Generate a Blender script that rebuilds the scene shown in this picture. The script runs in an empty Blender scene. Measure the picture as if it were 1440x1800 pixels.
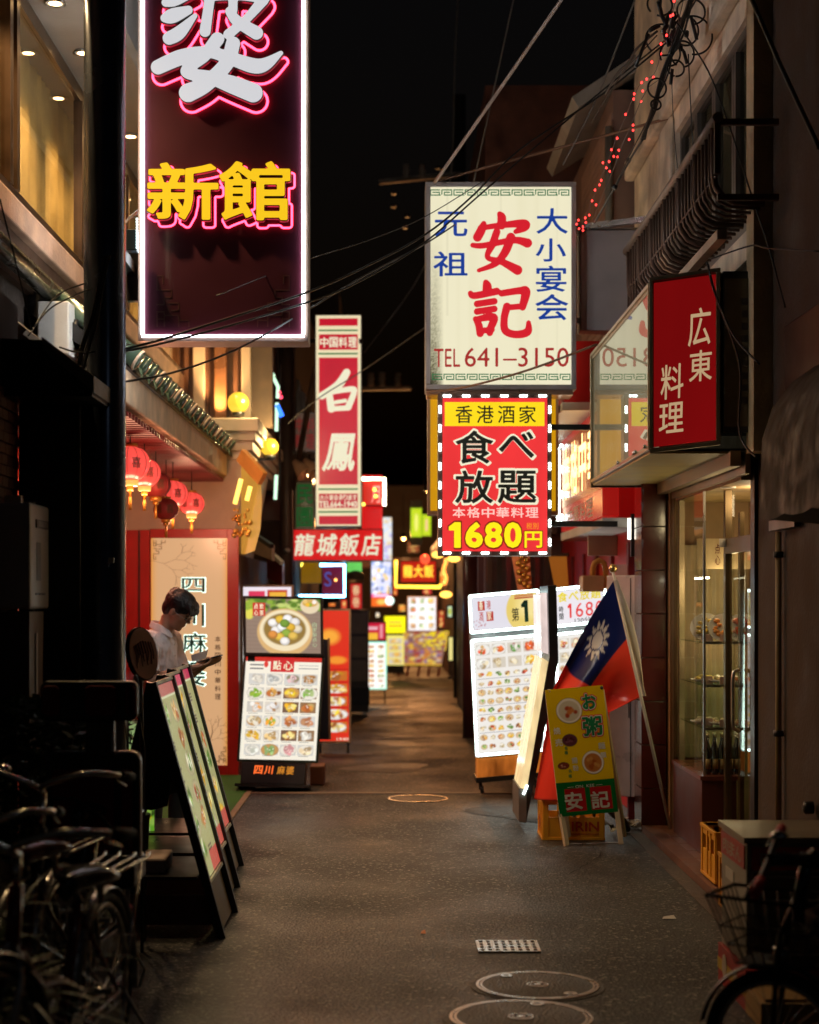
import bpy, bmesh, math, random
import numpy as np
from mathutils import Vector, Matrix
random.seed(7); rng = np.random.default_rng(7)
SC = bpy.context.scene; COL = SC.collection
PI = math.pi
# ---------------------------------------------------------------- camera, world, exposure
CAMZ = 1.6; FPX = 3000.0; HX, HY = 690.0, 1050.0
cam = bpy.data.cameras.new('camera'); camo = bpy.data.objects.new('camera', cam); COL.objects.link(camo)
camo.location = (0, 0, CAMZ); camo.rotation_euler = (PI/2, 0, 0)
cam.sensor_fit = 'VERTICAL'; cam.sensor_height = 36; cam.lens = 60
cam.shift_x = 30/1800; cam.shift_y = 150/1800
cam.clip_start = .1; cam.clip_end = 500
cam.dof.use_dof = True; cam.dof.focus_distance = 9.6; cam.dof.aperture_fstop = 2.1
SC.camera = camo
w = bpy.data.worlds.new('World'); SC.world = w; w.use_nodes = True
nt = w.node_tree; bg = nt.nodes['Background']
sky = nt.nodes.new('ShaderNodeTexSky'); sky.sky_type = 'NISHITA'; sky.sun_disc = False
sky.sun_elevation = math.radians(-2.5); sky.sun_rotation = math.radians(200)
nt.links.new(sky.outputs[0], bg.inputs[0]); bg.inputs[1].default_value = 0.022
sun = bpy.data.lights.new('moonlight', 'SUN'); sun.energy = 0.004; sun.angle = math.radians(.5); sun.color = (.8, .88, 1)
suno = bpy.data.objects.new('moonlight', sun); COL.objects.link(suno); suno.rotation_euler = (math.radians(50), 0, math.radians(30))
SC.view_settings.view_transform = 'Standard'; SC.view_settings.look = 'None'
SC.view_settings.exposure = 0; SC.view_settings.gamma = 1; SC.view_settings.use_curve_mapping = False
SC.cycles.use_denoising = True; SC.cycles.max_bounces = 5; SC.cycles.diffuse_bounces = 3; SC.cycles.glossy_bounces = 3
SC.cycles.transparent_max_bounces = 8; SC.cycles.sample_clamp_indirect = 4; SC.cycles.caustics_reflective = False; SC.cycles.caustics_refractive = False
SC.cycles.use_light_tree = True

# ---------------------------------------------------------------- helpers
def P(px, py, d): return Vector(((px-HX)*d/FPX, d, CAMZ-(py-HY)*d/FPX))
def X(px, d): return (px-HX)*d/FPX
def Z(py, d): return CAMZ-(py-HY)*d/FPX
def lin(c):
    c = np.asarray(c, float)
    return np.where(c <= .04045, c/12.92, ((c+.055)/1.055)**2.4)
def L(r, g, b): return tuple(float(x) for x in lin(np.array([r, g, b])/255.))   # an sRGB 0..255 colour, linear
class Frame:
    def __init__(s, O, u=(1, 0, 0), v=(0, 0, 1)):
        s.O = Vector(O); s.u = Vector(u).normalized(); s.v = Vector(v).normalized(); s.n = s.u.cross(s.v).normalized()
    def __call__(s, a, b, c=0): return s.O + s.u*a + s.v*b + s.n*c
def yaw(O, deg, lean=0):       # frame facing the camera, turned deg about z, leaning back by lean deg
    a = math.radians(deg); t = math.radians(lean)
    u = Vector((math.cos(a), math.sin(a), 0)); back = Vector((-math.sin(a), math.cos(a), 0))
    return Frame(O, u, Vector((0, 0, 1))*math.cos(t)+back*math.sin(t))
def street_l(O): return Frame(O, (0, 1, 0))      # face looks towards +X (left side of the street); u runs away
def street_r(O): return Frame(O, (0, -1, 0))     # face looks towards -X; u runs towards camera
ORG = {}
def tag(o, label=None, cat=None, group=None, kind=None):
    if label: o['label'] = label
    if cat: o['category'] = cat
    if group: o['group'] = group
    if kind: o['kind'] = kind
    return o
def thing(name, label, cat, loc, group=None):
    o = bpy.data.objects.new(name, None); o.empty_display_size = .1; COL.objects.link(o)
    o.location = loc; ORG[o] = Vector(loc)
    return tag(o, label, cat, group)
class MB:
    def __init__(s): s.v = []; s.f = []; s.sm = []; s.col = None
    def add(s, vs, fs, smooth=False):
        n = len(s.v); s.v += [tuple(q) for q in vs]; s.f += [tuple(i+n for i in f) for f in fs]; s.sm += [smooth]*len(fs); return s
    def box(s, F, a0, b0, c0, a1, b1, c1):
        a0, a1 = sorted((a0, a1)); b0, b1 = sorted((b0, b1)); c0, c1 = sorted((c0, c1))
        vs = [F(a, b, c) for a in (a0, a1) for b in (b0, b1) for c in (c0, c1)]
        return s.add(vs, [(0, 1, 3, 2), (4, 6, 7, 5), (0, 4, 5, 1), (2, 3, 7, 6), (0, 2, 6, 4), (1, 5, 7, 3)])
    def wb(s, x0, y0, z0, x1, y1, z1):
        return s.box(WF, x0, z0, -y0, x1, z1, -y1)
    def quad(s, *p): return s.add(p, [tuple(range(len(p)))])
    def prism(s, F, poly, c0, c1):
        n = len(poly); vs = [F(a, b, c0) for a, b in poly]+[F(a, b, c1) for a, b in poly]
        ar = sum(poly[i][0]*poly[(i+1) % n][1]-poly[(i+1) % n][0]*poly[i][1] for i in range(n))
        fs = [tuple(range(n))[::-1], tuple(range(n, 2*n))]+[(i, (i+1) % n, (i+1) % n+n, i+n) for i in range(n)]
        return s.add(vs, fs)
    def tube(s, pts, r, seg=8, cap=True):
        pts = [Vector(p) for p in pts]; n = len(pts); rs = r if isinstance(r, (list, tuple)) else [r]*n
        t0 = (pts[1]-pts[0]).normalized(); a = t0.orthogonal().normalized(); vs = []
        for i, p in enumerate(pts):
            t = (pts[min(i+1, n-1)]-pts[max(i-1, 0)])
            t = t.normalized() if t.length > 1e-9 else t0
            a = (a-t*a.dot(t)); a = a.normalized() if a.length > 1e-6 else t.orthogonal().normalized()
            b = t.cross(a)
            for k in range(seg):
                an = 2*PI*k/seg; vs.append(p+(a*math.cos(an)+b*math.sin(an))*rs[i])
        fs = [(i*seg+k, i*seg+(k+1) % seg, (i+1)*seg+(k+1) % seg, (i+1)*seg+k) for i in range(n-1) for k in range(seg)]
        s.add(vs, fs, True)
        if cap: m = len(s.v)-n*seg; s.f += [tuple(m+k for k in range(seg))[::-1], tuple(m+(n-1)*seg+k for k in range(seg))]; s.sm += [False]*2
        return s
    def bar(s, p, q, wd, h=None):      # a square bar between two points
        p, q = Vector(p), Vector(q); t = (q-p).normalized(); up = Vector((0, 0, 1)) if abs(t.z) < .95 else Vector((0, 1, 0))
        a = t.cross(up).normalized(); F = Frame(p, t, a.cross(t)); h = h or wd
        return s.box(F, 0, -h/2, -wd/2, (q-p).length, h/2, wd/2)
    def lathe(s, c, prof, seg=20, ax=(0, 0, 1), smooth=True):   # prof = [(radius, height)] along ax
        c = Vector(c); ax = Vector(ax).normalized(); a = ax.orthogonal().normalized(); b = ax.cross(a)
        vs = [c+ax*h+(a*math.cos(2*PI*k/seg)+b*math.sin(2*PI*k/seg))*r for r, h in prof for k in range(seg)]; n = len(prof)
        fs = [(i*seg+k, i*seg+(k+1) % seg, (i+1)*seg+(k+1) % seg, (i+1)*seg+k) for i in range(n-1) for k in range(seg)]
        s.add(vs, fs, smooth); m = len(s.v)-n*seg
        if prof[0][0] > 1e-6: s.f.append(tuple(m+k for k in range(seg))[::-1]); s.sm.append(False)
        if prof[-1][0] > 1e-6: s.f.append(tuple(m+(n-1)*seg+k for k in range(seg))); s.sm.append(False)
        return s
    def ball(s, c, r, seg=16, rings=10, sc=(1, 1, 1)):
        c = Vector(c); k0 = len(s.v)
        s.lathe((0, 0, 0), [(max(1e-7, r*math.sin(PI*i/rings)), -r*math.cos(PI*i/rings)) for i in range(rings+1)], seg)
        for i in range(k0, len(s.v)):
            q = s.v[i]; s.v[i] = (c.x+q[0]*sc[0], c.y+q[1]*sc[1], c.z+q[2]*sc[2])
        return s
    def torus(s, c, R, r, ax, seg=32, m=8, a0=0, a1=2*PI):
        c = Vector(c); ax = Vector(ax).normalized(); a = ax.orthogonal().normalized(); b = ax.cross(a)
        full = abs(a1-a0-2*PI) < 1e-6
        pts = [c+(a*math.cos(a0+(a1-a0)*k/seg)+b*math.sin(a0+(a1-a0)*k/seg))*R for k in range(seg+1)]
        return s.tube(pts, r, m, cap=not full)
    def build(s, name, mat, parent=None, bev=0, kind=None, label=None):
        me = bpy.data.meshes.new(name); O = ORG.get(parent, Vector((0, 0, 0)))
        top = parent is None
        if top and s.v:
            A = np.array(s.v); O = Vector(((A[:, 0].min()+A[:, 0].max())/2, (A[:, 1].min()+A[:, 1].max())/2, A[:, 2].min()))
        me.from_pydata([(q[0]-O.x, q[1]-O.y, q[2]-O.z) for q in s.v], [], s.f)
        me.polygons.foreach_set('use_smooth', s.sm)
        if s.col is not None:
            at = me.color_attributes.new('print', 'FLOAT_COLOR', 'POINT')
            c = np.ones((len(s.v), 4), np.float32); c[:, :3] = s.col; at.data.foreach_set('color', c.ravel())
        me.materials.append(mat); me.update()
        o = bpy.data.objects.new(name, me); COL.objects.link(o)
        if top: o.location = O
        else: o.parent = parent
        ORG[o] = O
        if bev:
            b = o.modifiers.new('bevel', 'BEVEL'); b.width = bev; b.segments = 2; b.limit_method = 'ANGLE'; b.harden_normals = False
        if kind: o['kind'] = kind
        if label: o['label'] = label
        return o
WF = Frame((0, 0, 0), (1, 0, 0), (0, 0, 1))     # a=x, b=z, c=-y
def copy_tree(o, delta, label=None, group=None):
    def rec(src, par):
        c = src.copy(); COL.objects.link(c)
        if par: c.parent = par
        for ch in src.children: rec(ch, c)
        return c
    c = rec(o, None); c.location = Vector(o.location)+Vector(delta)
    if label: c['label'] = label
    if group: c['group'] = group
    return c
# ---- glyphs: outline distance field -> thickened, smooth filled outline with its contour
_tc = {}
def glyph_geo(ch, off, res=None):
    k = (ch, round(off, 3))
    if k in _tc: return _tc[k]
    cu = bpy.data.curves.new('g', 'FONT'); cu.body = ch; cu.size = 1; cu.resolution_u = 3; cu.fill_mode = 'FRONT'
    o = bpy.data.objects.new('g', cu); COL.objects.link(o)
    dg = bpy.context.evaluated_depsgraph_get(); me = bpy.data.meshes.new_from_object(o.evaluated_get(dg))
    V = np.array([v.co[:2] for v in me.vertices]) if len(me.vertices) else np.zeros((0, 2)); cnt = {}
    for p in me.polygons:
        f = list(p.vertices)
        for i in range(len(f)):
            e = (f[i], f[(i+1) % len(f)]); s_ = tuple(sorted(e)); cnt[s_] = cnt.get(s_, 0)+1
    bpy.data.objects.remove(o); bpy.data.curves.remove(cu); bpy.data.meshes.remove(me)
    E_ = [e for e, c in cnt.items() if c == 1]
    if ch == '1': V = np.array([(0, .50), (0, .58), (.15, .70), (.30, .70), (.30, 0), (.15, 0), (.15, .50)]); E_ = [(i, (i+1) % 7) for i in range(7)]
    if not E_: _tc[k] = (V, [], []); return _tc[k]
    A = V[[e[0] for e in E_]]; Bq = V[[e[1] for e in E_]]; pad = off+.02; lo = V.min(0)-pad; hi = V.max(0)+pad; h = 1/(res or (64 if len(ch) == 1 else 34))
    nx = int((hi[0]-lo[0])/h)+2; ny = int((hi[1]-lo[1])/h)+2; gx, gy = np.meshgrid(lo[0]+h*np.arange(nx), lo[1]+h*np.arange(ny)); G = np.stack([gx.ravel(), gy.ravel()], 1)
    dmin = np.full(len(G), 9.); par = np.zeros(len(G), int)
    for s0 in range(0, len(A), 60):
        a_, b_ = A[s0:s0+60], Bq[s0:s0+60]; ab = b_-a_; t = np.clip(((G[:, None]-a_)*ab).sum(2)/((ab**2).sum(1)+1e-12), 0, 1)
        dmin = np.minimum(dmin, np.sqrt((((a_+t[..., None]*ab)-G[:, None])**2).sum(2)).min(1))
        up = (a_[:, 1] > G[:, None, 1]) != (b_[:, 1] > G[:, None, 1]); xi = a_[:, 0]+(G[:, None, 1]-a_[:, 1])*ab[:, 0]/np.where(abs(ab[:, 1]) < 1e-9, 1e-9, ab[:, 1])
        par += (up & (G[:, None, 0] < xi)).sum(1)
    sd_ = np.where(par % 2 == 1, dmin, -dmin)+off
    _tc[k] = field_mesh(sd_.reshape(ny, nx), lo, h); return _tc[k]
def field_mesh(S, lo, h):
    ny, nx = S.shape; vid = {}; VV = []; FF = []; CC = []
    def vert(key, x, y):
        if key not in vid: vid[key] = len(VV); VV.append((x, y))
        return vid[key]
    def gv(j, i): return vert((j, i), lo[0]+h*i, lo[1]+h*j)
    def ev(j0, i0, j1, i1):
        s0, s1 = S[j0, i0], S[j1, i1]; t = s0/(s0-s1); return vert(('e',)+tuple(sorted(((j0, i0), (j1, i1)))), lo[0]+h*(i0+(i1-i0)*t), lo[1]+h*(j0+(j1-j0)*t))
    IN = S > 0
    for j in range(ny-1):
        i = 0
        while i < nx-1:
            c4 = [(j, i), (j, i+1), (j+1, i+1), (j+1, i)]; b = [IN[q] for q in c4]
            if all(b):
                i0 = i
                while i < nx-1 and IN[j, i] and IN[j, i+1] and IN[j+1, i] and IN[j+1, i+1]: i += 1
                FF.append((gv(j, i0), gv(j, i), gv(j+1, i), gv(j+1, i0))); continue
            if any(b):
                if (b[0] and b[2] and not b[1] and not b[3]) or (b[1] and b[3] and not b[0] and not b[2]):
                    for q in range(4):
                        if b[q]:
                            e1 = ev(*c4[q-1], *c4[q]); e2 = ev(*c4[q], *c4[(q+1) % 4]); FF.append((e1, gv(*c4[q]), e2)); CC.append((e2, e1))
                else:
                    poly = []; ent = ext = None
                    for q in range(4):
                        if b[q]: poly.append(gv(*c4[q]))
                        if b[q] != b[(q+1) % 4]:
                            e = ev(*c4[q], *c4[(q+1) % 4]); poly.append(e)
                            if b[q]: ext = e
                            else: ent = e
                    FF.append(tuple(poly)); CC.append((ext, ent))
            i += 1
    return (np.array(VV), FF, CC)
def put_text(mb, F, body, a0, b0, a1, b1, n=.002, off=.0, shear=0, depth=0, res=None):
    V, Fs, CC = glyph_geo(body, off*.62, res)
    if not len(Fs): return mb
    lo = V.min(0); hi = V.max(0); U = (V-lo)/(hi-lo)
    U[:, 0] += shear*U[:, 1]
    if shear: U[:, 0] = (U[:, 0]-U[:, 0].min())/(U[:, 0].max()-U[:, 0].min())
    q = [(a0+(a1-a0)*x, b0+(b1-b0)*y) for x, y in U]
    mb.add([F(x, y, n+depth) for x, y in q], Fs)
    if depth:
        vs = []; fs = []
        for e in CC:
            k = len(vs); (x0, y0), (x1, y1) = q[e[0]], q[e[1]]
            vs += [F(x0, y0, n), F(x1, y1, n), F(x1, y1, n+depth), F(x0, y0, n+depth)]; fs.append((k, k+1, k+2, k+3))
        mb.add(vs, fs)
    return mb
def contour_tube(mb, F, V, CC, r, n):      # a thin raised band following the outline of a character
    vs = []; fs = []
    for e in CC:
        p, q = V[e[0]], V[e[1]]; t = q-p; L_ = np.linalg.norm(t)
        if L_ < 1e-7: continue
        t = t/L_; nn = np.array((-t[1], t[0]))*r; k = len(vs); p = p-t*r*.4; q = q+t*r*.4
        vs += [F(*(p-nn), n), F(*(q-nn), n), F(*(q+nn), n), F(*(p+nn), n), F(*(p-nn*.3), n+r), F(*(q-nn*.3), n+r), F(*(q+nn*.3), n+r), F(*(p+nn*.3), n+r)]
        fs += [(k+4, k+5, k+6, k+7), (k, k+1, k+5, k+4), (k+3, k+7, k+6, k+2)]
    return mb.add(vs, fs)
def text_contour(mb, F, body, a0, b0, a1, b1, n=.01, off=.03, r=.003):
    V, Fs, CC = glyph_geo(body, off*.62); lo = V.min(0); hi = V.max(0); U = (V-lo)/(hi-lo)*np.array((a1-a0, b1-b0))+np.array((a0, b0))
    return contour_tube(mb, F, U, CC, r, n)
def column_text(mb, F, body, a0, b0, a1, b1, gap=.12, **k):
    n = len(body); h = (b1-b0)/n
    for i, ch in enumerate(body):
        t = b1-i*h; put_text(mb, F, ch, a0, t-h*(1-gap/2), a1, t-h*gap/2, **k)
    return mb
def row_text(mb, F, body, a0, b0, a1, b1, gap=.1, **k):
    n = len(body); wd = (a1-a0)/n
    for i, ch in enumerate(body):
        g2 = .6 if ch == '1' else gap; put_text(mb, F, ch, a0+wd*(i+g2/2), b0, a0+wd*(i+1-g2/2), b1, **k)
    return mb
def catmull(pts, m=5):
    pts = [np.array(p, float) for p in pts]; out = []
    P_ = [pts[0]]+pts+[pts[-1]]
    for i in range(1, len(P_)-2):
        for k in range(m):
            t = k/m; a, b, c, d = P_[i-1], P_[i], P_[i+1], P_[i+2]
            out.append(.5*((2*b)+(-a+c)*t+(2*a-5*b+4*c-d)*t*t+(-a+3*b-3*c+d)*t**3))
    out.append(pts[-1]); return out
def brush_geo(strokes, box, a0, b0, a1, b1, grow=0, h=.004):
    x0, y0, x1, y1 = box; sx = (a1-a0)/(x1-x0); sy = (b1-b0)/(y1-y0)
    lo = np.array((a0-.06, b0-.06)); nx = int((a1-a0+.12)/h)+2; ny = int((b1-b0+.12)/h)+2
    gx, gy = np.meshgrid(lo[0]+h*np.arange(nx), lo[1]+h*np.arange(ny)); S = np.full((ny, nx), -9.)
    for st in strokes:
        q = catmull(st, 12)
        for p in q:
            cx = (p[0]-x0)*sx+a0; cy = b1-(p[1]-y0)*sy; S = np.maximum(S, max(p[2]*.5*abs(sx)+grow, .001)-np.hypot(gx-cx, gy-cy))
    return field_mesh(S, lo, h)
def brush(mb, F, strokes, box, a0, b0, a1, b1, n=.002, depth=0, grow=0, smooth=True):
    V, Fs, CC = brush_geo(strokes, box, a0, b0, a1, b1, grow, max(.0028, (a1-a0)/110)); mb.add([F(x, y, n+depth) for x, y in V], Fs)
    if depth:
        vs = []; fs = []
        for e in CC:
            k = len(vs); p, q = V[e[0]], V[e[1]]; vs += [F(p[0], p[1], n), F(q[0], q[1], n), F(q[0], q[1], n+depth), F(p[0], p[1], n+depth)]; fs.append((k, k+1, k+2, k+3))
        mb.add(vs, fs)
    return mb
# ---- painted prints: a fine grid of vertices carries the printed colours
class Paint:
    def __init__(s, wd, h, res, bgc=(245, 242, 235)):
        s.w, s.h = wd, h; s.nx = max(4, int(wd*res)); s.ny = max(4, int(h*res))
        s.x, s.y = np.meshgrid(np.linspace(0, wd, s.nx), np.linspace(0, h, s.ny)); s.c = np.ones((s.ny, s.nx, 3))*lin(np.array(bgc)/255.)
    def mixm(s, m, c):
        m = np.clip(m, 0, 1)[..., None]; s.c = s.c*(1-m)+lin(np.array(c)/255.)*m
    def rect(s, x0, y0, x1, y1, c): s.mixm(((s.x >= x0) & (s.x <= x1) & (s.y >= y0) & (s.y <= y1)).astype(float), c)
    def ell(s, cx, cy, rx, ry, c, soft=.25, rot=0):
        ca, sa = math.cos(rot), math.sin(rot); dx = (s.x-cx)*ca+(s.y-cy)*sa; dy = -(s.x-cx)*sa+(s.y-cy)*ca
        r = np.sqrt((dx/rx)**2+(dy/ry)**2); s.mixm((1-r)/soft, c)
    def speck(s, amt): s.c = np.clip(s.c*(1+amt*(rng.random(s.c.shape[:2])-.5))[..., None], 0, 1)
    def food(s, x0, y0, x1, y1, pal, plate=(240, 236, 228), bgc=None, n=7):
        if bgc is not None: s.rect(x0, y0, x1, y1, bgc)
        cx, cy = (x0+x1)/2, (y0+y1)/2; rx, ry = (x1-x0)/2, (y1-y0)/2
        jx, jy = rx*.16*(rng.random()-.5), ry*.16*(rng.random()-.5); cx += jx; cy += jy; kk = .9+.25*rng.random()
        if rng.random() < .6: s.ell(cx, cy, rx*1.05*kk, ry*1.05*kk, tuple(np.array(plate)*.75), .1); s.ell(cx, cy, rx*kk, ry*kk, plate, .1)
        else:
            for q_ in range(4): s.ell(cx+rx*(rng.random()-.5), cy+ry*(rng.random()-.5), rx*.6, ry*.55, tuple(np.array(pal[q_ % len(pal)])*.85), .6)
        for i in range(n):
            a = rng.random()*6.28; q = rng.random()**.6*.62; c = np.array(pal[rng.integers(len(pal))])*(.8+.35*rng.random())
            s.ell(cx+rx*q*math.cos(a), cy+ry*q*math.sin(a), rx*(.30+.22*rng.random()), ry*(.30+.22*rng.random()), np.clip(c, 0, 255), .45, rng.random()*3)
        for i in range(3):
            a = rng.random()*6.28; q = rng.random()*.5
            s.ell(cx+rx*q*math.cos(a), cy+ry*q*math.sin(a), rx*.12, ry*.1, (255, 250, 235), .6)
    def mesh(s, mb, F, a0=0, b0=0, n=0):
        ny, nx = s.ny, s.nx; k0 = len(mb.v)
        pts = [F(a0+float(s.x[j, i]), b0+float(s.y[j, i]), n) for j in range(ny) for i in range(nx)]
        fs = [(j*nx+i, j*nx+i+1, (j+1)*nx+i+1, (j+1)*nx+i) for j in range(ny-1) for i in range(nx-1)]
        mb.add(pts, fs); mb.col = s.c.reshape(-1, 3); return mb
BROWNF = [(205, 130, 60), (225, 165, 80), (180, 100, 50), (240, 205, 130), (150, 80, 40)]
REDF = [(215, 80, 40), (190, 50, 30), (235, 140, 70), (120, 140, 60), (240, 190, 120)]
GREENF = [(120, 165, 60), (160, 190, 90), (230, 225, 190), (90, 130, 50)]
PALEF = [(240, 225, 190), (225, 205, 165), (250, 240, 220), (210, 180, 130)]
YELF = [(250, 200, 60), (240, 170, 40), (255, 225, 130)]
PALS = [BROWNF, REDF, GREENF, PALEF, YELF, BROWNF]
# ---------------------------------------------------------------- materials
_mc = {}
def pbr(name, col, rough=.6, metal=0, bump=0, scale=40, var=.25, spec=.5, vscale=None, coat=0, sheen=0):
    if name in _mc: return _mc[name]
    m = bpy.data.materials.new(name); m.use_nodes = True; t = m.node_tree; b = t.nodes['Principled BSDF']
    b.inputs['Roughness'].default_value = rough; b.inputs['Metallic'].default_value = metal; b.inputs['Specular IOR Level'].default_value = spec
    b.inputs['Coat Weight'].default_value = coat; b.inputs['Coat Roughness'].default_value = .08
    tc = t.nodes.new('ShaderNodeTexCoord'); no = t.nodes.new('ShaderNodeTexNoise'); no.inputs['Scale'].default_value = vscale or 4; no.inputs['Detail'].default_value = 6
    t.links.new(tc.outputs['Object'], no.inputs[0])
    r = t.nodes.new('ShaderNodeMapRange'); r.inputs[1].default_value = .3; r.inputs[2].default_value = .7; r.inputs[3].default_value = 1-var; r.inputs[4].default_value = 1+var
    t.links.new(no.outputs[0], r.inputs[0])
    mx = t.nodes.new('ShaderNodeVectorMath'); mx.operation = 'SCALE'; mx.inputs[0].default_value = col; t.links.new(r.outputs[0], mx.inputs['Scale'])
    t.links.new(mx.outputs[0], b.inputs['Base Color'])
    rr = t.nodes.new('ShaderNodeMapRange'); rr.inputs[1].default_value = .3; rr.inputs[2].default_value = .7; rr.inputs[3].default_value = max(.02, rough*(1-var*.8)); rr.inputs[4].default_value = min(1, rough*(1+var*.8))
    t.links.new(no.outputs[0], rr.inputs[0]); t.links.new(rr.outputs[0], b.inputs['Roughness'])
    if bump:
        n2 = t.nodes.new('ShaderNodeTexNoise'); n2.inputs['Scale'].default_value = scale; n2.inputs['Detail'].default_value = 5
        t.links.new(tc.outputs['Object'], n2.inputs[0]); bp = t.nodes.new('ShaderNodeBump'); bp.inputs['Strength'].default_value = bump; bp.inputs['Distance'].default_value = .01
        t.links.new(n2.outputs[0], bp.inputs['Height']); t.links.new(bp.outputs[0], b.inputs['Normal'])
    _mc[name] = m; return m
def lit(name, col, s=1.0, var=0.0, vscale=3, gloss=True, dirt=0):
    if name in _mc: return _mc[name]
    m = bpy.data.materials.new(name); m.use_nodes = True; t = m.node_tree; b = t.nodes['Principled BSDF']
    b.inputs['Base Color'].default_value = tuple(c*.25 for c in col)+(1,); b.inputs['Roughness'].default_value = .25 if gloss else .7
    b.inputs['Emission Color'].default_value = tuple(col)+(1,); b.inputs['Emission Strength'].default_value = s
    if var:
        tc = t.nodes.new('ShaderNodeTexCoord'); no = t.nodes.new('ShaderNodeTexNoise'); no.inputs['Scale'].default_value = vscale; no.inputs['Detail'].default_value = 3
        mp = t.nodes.new('ShaderNodeMapping'); mp.inputs['Scale'].default_value = (1, 1, .35); t.links.new(tc.outputs['Object'], mp.inputs[0]); t.links.new(mp.outputs[0], no.inputs[0])
        r = t.nodes.new('ShaderNodeMapRange'); r.inputs[1].default_value = .3; r.inputs[2].default_value = .7; r.inputs[3].default_value = s*(1-var); r.inputs[4].default_value = s*(1+var*.5)
        t.links.new(no.outputs[0], r.inputs[0]); t.links.new(r.outputs[0], b.inputs['Emission Strength'])
    _mc[name] = m; return m
def print_mat(name, s):     # s>0: backlit print, s=0: plain print
    if name in _mc: return _mc[name]
    m = bpy.data.materials.new(name); m.use_nodes = True; t = m.node_tree; b = t.nodes['Principled BSDF']; a = t.nodes.new('ShaderNodeAttribute'); a.attribute_name = 'print'
    b.inputs['Roughness'].default_value = .25
    if s:
        t.links.new(a.outputs[0], b.inputs['Emission Color']); b.inputs['Emission Strength'].default_value = s; b.inputs['Base Color'].default_value = (.03, .03, .03, 1)
    else: t.links.new(a.outputs[0], b.inputs['Base Color'])
    _mc[name] = m; return m
def glass_mat(name, tint=(1, 1, 1), rough=.02):
    if name in _mc: return _mc[name]
    m = bpy.data.materials.new(name); m.use_nodes = True; t = m.node_tree; t.nodes.clear()
    o = t.nodes.new('ShaderNodeOutputMaterial'); tr = t.nodes.new('ShaderNodeBsdfTransparent'); tr.inputs[0].default_value = tint+(1,)
    g = t.nodes.new('ShaderNodeBsdfGlossy'); g.inputs['Roughness'].default_value = rough; fr = t.nodes.new('ShaderNodeFresnel'); fr.inputs[0].default_value = 1.45
    ge = t.nodes.new('ShaderNodeNewGeometry'); iv = t.nodes.new('ShaderNodeMath'); iv.operation = 'SUBTRACT'; iv.inputs[0].default_value = 1; t.links.new(ge.outputs['Backfacing'], iv.inputs[1]); mu = t.nodes.new('ShaderNodeMath'); mu.operation = 'MULTIPLY'; t.links.new(fr.outputs[0], mu.inputs[0]); t.links.new(iv.outputs[0], mu.inputs[1])
    mx = t.nodes.new('ShaderNodeMixShader'); t.links.new(mu.outputs[0], mx.inputs[0]); t.links.new(tr.outputs[0], mx.inputs[1]); t.links.new(g.outputs[0], mx.inputs[2]); t.links.new(mx.outputs[0], o.inputs[0])
    _mc[name] = m; return m
BLACK = pbr('black_metal', (.012, .012, .013), .35, .0, var=.3)
BLACKR = pbr('black_rubber', (.01, .01, .01), .7, var=.3)
STEEL = pbr('brushed_steel', (.45, .44, .42), .3, .9, var=.2)
CHROME = pbr('chrome', (.8, .78, .74), .2, 1, var=.15)
ALU = pbr('aluminium_frame', (.5, .48, .46), .4, .7, var=.2)
WHITEP = pbr('off_white_paint', (.6, .57, .52), .5, var=.15, bump=.1)
CREAM = pbr('cream_plaster', (.48, .40, .30), .8, var=.3, bump=.35, scale=60)
CREAM2 = pbr('smooth_cream', (.62, .50, .37), .55, var=.12, bump=.1)
DARKB = pbr('dark_brown_wall', (.035, .024, .018), .75, var=.4, bump=.4)
WOOD = pbr('dark_wood', (.06, .028, .015), .5, var=.4, bump=.3)
REDP = pbr('red_lacquer', (.42, .012, .01), .35, var=.15)
REDD = pbr('dark_red_paint', (.16, .012, .012), .4, var=.3)
GOLD = pbr('gold_leaf', (.75, .45, .10), .3, .8, var=.3, bump=.4, scale=30)
WIRE = pbr('cable_black', (.012, .012, .012), .45, var=.2)
WIREG = pbr('cable_grey', (.16, .15, .14), .5, var=.2)
PLIT = print_mat('backlit_print', 1.0); PDIM = print_mat('dim_backlit_print', .55); PFLAT = print_mat('paper_print', 0); PFAR = print_mat('bright_backlit_print', 1.3)
LEDW = lit('white_led_strip', (.82, .92, 1.0), 11); LEDB = lit('unseen_fill_led', (.88, .92, .95), 80); LEDM = lit('led_lens', (.8, 1, .95), 12)
GLASS = glass_mat('window_glass', (.93, .95, .92))
def printed(F, wd, h, painter, res=110, a0=0, b0=0, n=0, name='print', mat=None, parent=None, bgc=(245, 242, 235)):
    p = Paint(wd, h, res, bgc); painter(p); mb = MB(); p.mesh(mb, F, a0, b0, n); return mb.build(name, mat or PLIT, parent)
def frame_boxes(mb, F, a0, b0, a1, b1, t, n0, n1):
    mb.box(F, a0, b0, n0, a1, b0+t, n1); mb.box(F, a0, b1-t, n0, a1, b1, n1)
    mb.box(F, a0, b0+t, n0, a0+t, b1-t, n1); mb.box(F, a1-t, b0+t, n0, a1, b1-t, n1); return mb
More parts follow.
